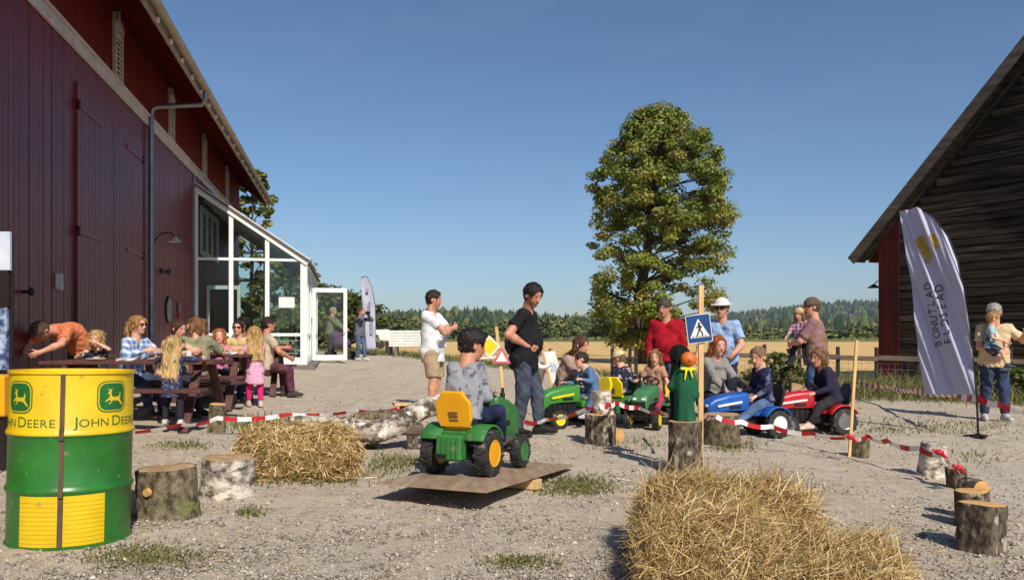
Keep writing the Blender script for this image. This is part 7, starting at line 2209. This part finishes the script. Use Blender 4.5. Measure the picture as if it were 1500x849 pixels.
p = on_table(0, -0.40, 0.72); person('ponytailed woman in sunglasses and a blue plaid shirt at the near table', 1.52, p, hdg(0.95, -0.35),
       seat_pose(lean=10, handR=(0.12, 0.34, 0.84), handL=(-0.06, 0.40, 0.82), hyaw=4), dict(top=('long', cloth((96, 124, 170), kind='plaid', c2=(212, 220, 234), scale=13.0)), bottom=('pants', (70, 80, 110)), hair=(188, 140, 86), hstyle='ponytail', glasses=True, fem=True, skin=(218, 162, 134)))
p = on_table(0, 0.0, 0.86); person('brown-haired woman in a beige top leaning on the near picnic table', 1.48, p, hdg(0.95, -0.25),
       seat_pose(lean=14, hpitch=14, hyaw=-8, handR=(0.1, 0.40, 0.84)), dict(top=('tee', cloth((206, 172, 136), kind='print', c2=(96, 84, 96), scale=5.0)), bottom=('pants', (60, 60, 78)), hair=(92, 62, 46), hstyle='bun', fem=True, skin=(214, 158, 130)))
p = on_table(0, 0.64, -0.76); person('girl in a navy dress with long blonde hair sitting with her back turned', 1.0, p, hdg(-0.05, 1),
       seat_pose(0.46, lean=4, footR=(0.1, -0.02, 0.10), footL=(-0.1, 0.06, 0.10), handR=(0.24, 0.34, 0.80), handL=(-0.3, 0.3, 0.80), fpR=-10, fpL=-10), dict(top=('dress', cloth((58, 60, 88), kind='print', c2=(104, 108, 140), scale=30.0)), bottom=('leggings', (52, 50, 62)), hair=(216, 180, 118), hstyle='long', hlen=2.0, skin=(226, 172, 146), shoes=(206, 200, 196), sleeve=1.9, dresslen=0.55, flare=0.17), kid=True)
p = on_table(1, 0.32, -0.74); person('person in an olive shirt with back turned drinking at the middle table', 1.56, p, hdg(-0.15, 1),
       seat_pose(lean=8, hyaw=55, handL=(-0.16, 0.26, 1.16), elbL=(-1, 0, -0.6), handR=(0.2, 0.4, 0.82)), dict(top=('tee', cloth((150, 148, 118))), bottom=('pants', (66, 66, 78)), hair=(150, 104, 70), fem=False, hstyle='bob', hthick=0.02, skin=(216, 160, 134), sleeve=0.9, bw=1.05))
p = on_table(1, 0.02, 0.76); person('brown-haired guest facing the person in olive across the middle table', 1.52, p, hdg(0.1, -1),
       seat_pose(), dict(top=('tee', cloth((120, 110, 112))), bottom=('pants', (60, 62, 80)), hair=(120, 84, 60), hstyle='bob', fem=True, skin=(216, 160, 134)))
p = on_table(1, 0.28, 0.72); person('child in a pink top with reddish hair at the middle table', 1.14, p, hdg(0.3, -0.95),
       seat_pose(handR=(0.1, 0.3, 0.8), handL=(-0.1, 0.3, 0.8)), dict(top=('tee', cloth((236, 128, 164))), bottom=('pants', (80, 80, 110)), hair=(186, 116, 70), hstyle='bob', skin=(226, 168, 142)), kid=True)
p = on_table(1, 0.55, 0.92); person('dark-haired woman in sunglasses and a pale yellow top at the middle table', 1.50, p, hdg(0.0, -1),
       seat_pose(lean=10), dict(top=('tee', cloth((214, 196, 140))), bottom=('pants', (60, 62, 80)), hair=(64, 46, 40), hstyle='bun', glasses=True, fem=True, skin=(216, 160, 132)))
p = G(374, 596); person('girl in a pale pink dress and bright pink leggings standing with long blonde hair', 1.22, p, hdg(-0.5, 1),
       dict(lean=4, handR=(0.05, 0.28, 0.78), handL=(-0.2, 0.25, 0.72), footL=(-0.08, 0.08, 0.055), footR=(0.07, -0.05, 0.055), hpitch=6), dict(top=('dress', cloth((238, 178, 204))), bottom=('leggings', cloth((226, 50, 128))), hair=(212, 168, 106), hstyle='long', hlen=1.7, skin=(226, 172, 146), shoes=(200, 180, 176), dresslen=0.75, flare=0.135, leglen=1.8, sleeve=0.4), kid=True)
p = on_table(2, 0.62, -0.76); person('dark-haired man in a cream shirt sitting sideways at the table by the annex', 1.64, p, hdg(0.75, 0.5),
       seat_pose(hyaw=-10, lean=5, handR=(0.2, 0.36, 0.66)), dict(top=('tee', cloth((206, 188, 160))), bottom=('pants', (110, 66, 80)), hair=(62, 42, 34), skin=(196, 136, 108)))
p = on_table(2, 0.05, 0.74); person('guest with dark bushy hair facing the yard at the annex table', 1.58, p, hdg(0.1, -1),
       seat_pose(), dict(top=('long', cloth((120, 96, 110))), bottom=('pants', (60, 62, 80)), hair=(30, 26, 26), hstyle='bob', hthick=0.16, fem=True, skin=(170, 118, 94)))
# --- by the annex door
p = GD(484, 27.0); person('grey-haired man in a green jacket pushing a purple stroller past the glass door', 1.76, p, hdg(1, -0.1),
       dict(handR=(0.14, 0.5, 1.02), handL=(-0.14, 0.5, 1.02), lean=8), dict(top=('jacket', cloth((122, 126, 100))), bottom=('pants', (62, 60, 76)), hair=(196, 184, 172), skin=(206, 150, 124)), vox=0.016)
r = thing('stroller', 'purple baby stroller pushed by the grey-haired man behind the glass door', 'stroller', GD(497, 27.0), math.radians(hdg(1, -0.1)))
v, q = sdf_surface([ell(V3(0, 0.05, 0.55), (0.22, 0.36, 0.2)), ell(V3(0, -0.12, 0.78), (0.22, 0.22, 0.22))], 0.018, 0.06); obj('seat', np_mesh('seat', v, q), cloth((104, 74, 112)), r)
mb = MB()
for s in (-1, 1): mb.tube([(s * 0.22, -0.42, 1.02), (s * 0.22, -0.1, 0.5), (s * 0.24, 0.36, 0.14)], 0.015, 6); mb.tube([(s * 0.22, 0.1, 0.5), (s * 0.24, -0.3, 0.14)], 0.015, 6)
mb.tube([(-0.22, -0.42, 1.02), (0.22, -0.42, 1.02)], 0.016, 6); mb.build('frame', M['iron'], r)
for s in (-1, 1):
    for yy_ in (0.36, -0.3): MB().lathe([(0.0, -0.02), (0.13, -0.02), (0.14, 0), (0.13, 0.02), (0, 0.02)], 18, (s * 0.27, yy_, 0.14), 'x').build('wheel', M['rubber'], r)
p = G(527, 528); person('photographer in a grey sweater and jeans raising a camera by the annex', 1.74, p, hdg(0.85, -0.5),
       dict(handR=(0.08, 0.26, 1.56), handL=(-0.06, 0.28, 1.54), elbR=(1, 0.2, -1), elbL=(-1, 0.2, -1), footL=(-0.14, 0.1, 0.08)), dict(top=('long', cloth((112, 112, 124))), bottom=('pants', (96, 116, 146)), hair=(112, 72, 50), hstyle='short', skin=(206, 150, 124), shoes=(214, 208, 200)), vox=0.016)
r = thing('camera_body', 'black photo camera held up by the photographer', 'camera', (p.x + 0.26, p.y - 0.15, p.z + 1.58), math.radians(hdg(0.85, -0.5)))
MB().bb(-0.07, 0.07, -0.03, 0.03, -0.05, 0.05).build('body', M['black'], r, bevel=0.008)
MB().lathe([(0.0, 0), (0.04, 0), (0.036, 0.1), (0, 0.1)], 14, (0, 0.03, 0), 'y').build('lens', M['black'], r)
# bag on the hip of the man in black
p = G(752, 632)
r = thing('shoulder_bag', 'grey cloth shoulder bag hanging behind the hip of the man in black', 'bag', (p.x - 0.02, p.y + 0.10, p.z + 0.94))
v, q = sdf_surface([ell(V3(0, 0, 0.13), (0.09, 0.12, 0.15)), cap(V3(0.02, 0, 0.25), V3(0.03, 0, 0.36), 0.04, 0.025)], 0.01, 0.04, wrinkle=0.004); obj('pouch', np_mesh('pouch', v, q), cloth((84, 84, 94)), r)
mb = MB(); mb.tube([(0.02, -0.02, 0.3), (0.06, -0.02, 0.45), (0.12, 0.0, 0.55)], 0.012, 6); mb.build('strap', M['black'], r)
# ================================================================== STRAW
STRAW = [(214, 184, 122), (198, 166, 104), (226, 200, 144), (180, 148, 92), (158, 128, 78), (236, 216, 170), (132, 104, 62)]
def bale(label, loc, rz, lumps, n, length, lay, core=(132, 100, 54), width=0.0055, bend=0.3, loose=300, spread=0.5):
    """lumps: ellipsoid-like boxes (centre, half sizes, power)"""
    z = gz(*loc)
    r = thing('straw_bale', label, 'straw bale', (loc[0], loc[1], z), rz)
    pr = []
    for c, hs, _ in lumps:
        rr_ = min(hs) * 0.78
        for fy in (-1, -0.33, 0.33, 1):
            for fz in (-1, 0, 1):
                yy_ = c[1] + fy * (hs[1] - rr_); zz_ = c[2] + fz * (hs[2] - rr_) + RNG.normal() * 0.012
                pr.append(cap(V3(c[0] - hs[0] + rr_, yy_, zz_), V3(c[0] + hs[0] - rr_, yy_, zz_ + RNG.normal() * 0.015), rr_, rr_ * RNG.uniform(0.9, 1.05)))
    v, q = sdf_surface(pr, 0.022, 0.12, cuts=[(V3(0, 0, -0.02), V3(0, 0, -1))], wrinkle=0.018, wl=0.16)
    me = np_mesh('core', v, q)
    obj('core', me, mat('straw_core', core, 0.9, c2=tuple(x * 0.5 for x in core), scale=26, stretch=(1, 1, 2.5), bump=1.0, bscale=60), r)
    # straws all over the surface
    tri = v[q]
    cr_ = np.cross(tri[:, 1] - tri[:, 0], tri[:, 3] - tri[:, 0]); ar = np.linalg.norm(cr_, axis=1)
    nn = cr_ / (ar[:, None] + 1e-12)
    ok = tri[:, :, 2].mean(1) > 0.0
    pa = ar * ok; pa /= pa.sum()
    f = RNG.choice(len(q), n, p=pa)
    u = RNG.random((n, 2))
    P = tri[f, 0] + (tri[f, 1] - tri[f, 0]) * u[:, :1] + (tri[f, 3] - tri[f, 0]) * u[:, 1:]
    N_ = nn[f]
    D = RNG.normal(size=(n, 3)) + np.array(lay)
    D = D - N_ * (D * N_).sum(1)[:, None] * 0.8
    D /= np.linalg.norm(D, axis=1)[:, None]
    D = D + N_ * RNG.uniform(-0.05, spread, n)[:, None] ** 1.0 * (RNG.random(n)[:, None] ** 1.5)
    P = P - D * (length * 0.3) + N_ * RNG.uniform(-0.012, 0.016, n)[:, None]
    V, Fq, cc = strands(P, D, length, width, STRAW, bend)
    # a few loose straws on the ground round about
    if loose:
        ext = np.max([np.abs(np.array(c[:2])) + np.array(h[:2]) for c, h, _ in lumps], axis=0)
        a = RNG.uniform(0, 2 * PI, loose); k = RNG.uniform(0.85, 1.5, loose) ** 1.0
        P2 = np.stack([np.cos(a) * ext[0] * k, np.sin(a) * ext[1] * k, RNG.uniform(0.004, 0.02, loose)], -1)
        D2 = RNG.normal(size=(loose, 3)) * np.array([1, 1, 0.06])
        V2, F2, c2 = strands(P2, D2, length * 0.8, width, STRAW, 0.1)
        F2 = F2 + len(V); V = np.concatenate([V, V2]); Fq = np.concatenate([Fq, F2]); cc = np.concatenate([cc, c2])
    V[:, 2] = np.maximum(V[:, 2], 0.003)
    me = np_mesh('straws', V, Fq, smooth=False); set_col(me, cc)
    obj('straws', me, M['straw'], r)['kind'] = 'stuff'
    return r
p = G(430, 700)
bale('rectangular straw bale lying beside the birch stump', (p.x, p.y + 0.12), math.radians(-4), [((0, 0, 0.16), (0.41, 0.22, 0.165), 4)], 15000, 0.11, (0.1, -0.1, -0.5), width=0.006, spread=0.32)
bale('big loose straw bale in front of the tall grey stump', (1.14, 4.22), math.radians(-12), [((-0.02, 0.02, 0.17), (0.385, 0.26, 0.18), 4)], 26000, 0.13, (0.7, -0.1, -0.2), width=0.0036, bend=0.6, spread=0.36, loose=900)
bale('slumped lower straw bale spilling in front of the big loose one', (1.15, 3.62), math.radians(-24), [((0.02, 0.0, 0.085), (0.48, 0.28, 0.105), 4), ((-0.28, 0.08, 0.14), (0.23, 0.25, 0.15), 4)], 27000, 0.13, (0.7, 0.2, -0.2), width=0.0036, bend=0.6, spread=0.36, loose=900)

# ================================================================== GRASS
def in_patch(px0, px1, py0, py1, n):
    a = RNG.normal(size=(n, 2)) * 0.5
    X = (px0 + px1) / 2 + a[:, 0] * (px1 - px0) / 2; Y = (py0 + py1) / 2 + a[:, 1] * (py1 - py0) / 2
    return X, Y
def g_arr(px, py):
    z = np.full(len(px), 8.0)
    for _ in range(40):
        x = (px - CX) / F * z
        z = 0.5 * z + 0.5 * (CAMZ - g(x, z)) * F / np.maximum(py - HY, 1.0)
    x = (px - CX) / F * z
    return np.stack([x, z, g(x, z)], -1)
GP, GH = [], []
for a in [(125, 300, 797, 832, 1500, .016), (345, 385, 744, 758, 260, .022), (700, 815, 812, 832, 700, .015), (785, 905, 698, 726, 1500, .03), (225, 310, 645, 660, 450, .03), (330, 420, 612, 635, 500, .10), (540, 600, 660, 700, 260, .05), (1040, 1110, 645, 662, 300, .06),
          (620, 680, 690, 720, 160, .05), (560, 640, 664, 690, 250, .05), (330, 540, 700, 712, 200, .05), (1370, 1480, 655, 680, 120, .04), (1220, 1500, 612, 640, 700, .05), (860, 1000, 640, 665, 200, .05), (450, 620, 605, 625, 200, .07)]:
    X, Y = in_patch(*a[:4], a[4]); P = g_arr(X, Y); GP.append(P); GH.append(np.full(len(P), a[5]))
# verge in front of the fence and below the log barn, and the edge of the field
n = 60000
X = RNG.uniform(-14, 16, n); Y = RNG.uniform(12, 44, n)
s = Y + 1.1 * X - 26 + RNG.normal(size=n) * 0.5
ok = (s > -0.6) & (s < 4.0 + 1.5 * RNG.random(n))
wall_side = (X - 11.2) * -0.854 + (Y - 24.0) * -0.52
ok &= wall_side > 0.1
P = np.stack([X, Y, g(X, Y)], -1)[ok]
GP.append(P); GH.append(np.where(P[:, 0] > 4.5, RNG.uniform(0.1, 0.42, len(P)), RNG.uniform(0.06, 0.2, len(P))))
n = 7000
X = RNG.uniform(6.5, 14, n); Y = RNG.normal(17.4, 0.9, n); ok = ((X - 11.2) * -0.854 + (Y - 24.0) * -0.52) > 0.1
P = np.stack([X, Y, g(X, Y)], -1)[ok]; GP.append(P); GH.append(RNG.uniform(0.15, 0.6, len(P)))
GP = np.concatenate(GP); GH = np.concatenate(GH)
n = len(GP)
D = RNG.normal(size=(n, 3)) * np.array([0.45, 0.45, 0.05]) + np.array([0, 0, 1.0])
pal = [(96, 104, 54), (114, 118, 64), (84, 92, 48), (142, 134, 86), (166, 152, 108)]
D = D / np.linalg.norm(D, axis=1)[:, None]
Lh = (GH * RNG.uniform(0.5, 1.3, n))[:, None]
w = np.cross(D, RNG.normal(size=(n, 3))); w /= np.linalg.norm(w, axis=1)[:, None]; w *= (0.0035 + 0.00055 * GP[:, 1] * 0.6)[:, None]
b2 = RNG.normal(size=(n, 3)) * np.array([0.3, 0.3, 0.0]) * Lh
V = np.stack([GP - w, GP + w, GP + D * Lh * 0.6 + b2 * 0.3 + w * 0.7, GP + D * Lh * 0.6 + b2 * 0.3 - w * 0.7, GP + D * Lh * 0.95 + b2], 1).reshape(-1, 3)
b = (np.arange(n) * 5)[:, None]
Ft = np.concatenate([b + np.array([[0, 1, 2]]), b + np.array([[0, 2, 3]]), b + np.array([[3, 2, 4]])])
me = np_mesh('grass', V, Ft, smooth=False)
pl_ = np.array([lin(c) for c in pal]); set_col(me, np.repeat(pl_[RNG.integers(0, len(pl_), n)] * RNG.uniform(0.75, 1.2, (n, 1)), 5, 0))
tag(obj('grass', me, M['grass']), 'grass tufts in the gravel and tall grass along the field verge', 'grass', kind='stuff')

# ================================================================== GRAVEL STONES
n = 75000
px = RNG.uniform(-60, 1560, n); py = 868 - 330 * RNG.random(n) ** 1.35
P = g_arr(px, py)
s = P[:, 1] + 1.1 * P[:, 0] - 26
dens = 0.5 + 0.5 * np.sin(P[:, 0] * 1.3 + 1.0 * np.sin(P[:, 1] * 0.9)) * np.sin(P[:, 1] * 1.1 + 0.7)
ok = (s < -0.4) & (RNG.random(n) < 0.35 + 0.65 * dens)
P = P[ok]; n = len(P)
OCT_V = np.array([[1, 0, 0], [-1, 0, 0], [0, 1, 0], [0, -1, 0], [0, 0, 1], [0, 0, -1]], float)
OCT_F = np.array([[0, 2, 4], [2, 1, 4], [1, 3, 4], [3, 0, 4], [2, 0, 5], [1, 2, 5], [3, 1, 5], [0, 3, 5]])
sz = np.exp(RNG.normal(math.log(0.0056), 0.45, n)) * (0.75 + P[:, 1] * 0.045)
sz = np.clip(sz, 0.003, 0.022)
rad = sz[:, None] * np.stack([RNG.uniform(0.8, 1.3, n), RNG.uniform(0.8, 1.3, n), RNG.uniform(0.45, 0.8, n)], -1)
P = P + np.array([0, 0, 1.0]) * (rad[:, 2:3] * 0.25 - 0.002)
V, Fq = blobs(P, rad, 0.22, OCT_V, OCT_F)
me = np_mesh('gravel', V, Fq, smooth=False)
pc = np.array([lin(c) for c in [(162, 152, 138), (182, 171, 155), (140, 130, 118), (196, 186, 170), (158, 145, 128), (118, 110, 102)]])
set_col(me, np.repeat(pc[RNG.integers(0, len(pc), n)] * RNG.uniform(0.8, 1.15, (n, 1)), 6, 0))
tag(obj('gravel', me, M['stone']), 'loose pale gravel stones scattered over the yard', 'gravel', kind='stuff')
# dry twigs and straws trodden into the gravel
n = 1500
P = g_arr(RNG.uniform(150, 1500, n), RNG.uniform(590, 860, n)) + np.array([0, 0, 0.004])
V, Fq, cc = strands(P, RNG.normal(size=(n, 3)) * np.array([1, 1, 0.05]), 0.05, 0.004, [(196, 172, 120), (170, 146, 100), (120, 100, 76)], 0.1)
me = np_mesh('chaff', V, Fq, smooth=False); set_col(me, cc)
tag(obj('chaff', me, M['straw']), 'stray straw bits trodden into the gravel yard', 'chaff', kind='stuff')

# ================================================================== AIR
hz_m = bpy.data.materials.new('haze'); hz_m.use_nodes = True
_nt = hz_m.node_tree; _nt.nodes.clear()
_pv = _nt.nodes.new('ShaderNodeVolumePrincipled'); _pv.inputs['Color'].default_value = (0.80, 0.88, 1.0, 1); _pv.inputs['Density'].default_value = 0.00012
_pv.inputs['Anisotropy'].default_value = 0.2
_mo = _nt.nodes.new('ShaderNodeOutputMaterial'); _nt.links.new(_pv.outputs[0], _mo.inputs['Volume'])
hz = MB().bb(-2900, 2900, -60, 3400, -4, 140).build('haze', hz_m)
tag(hz, 'thin pale summer haze over the fields and hills', 'haze', kind='stuff')
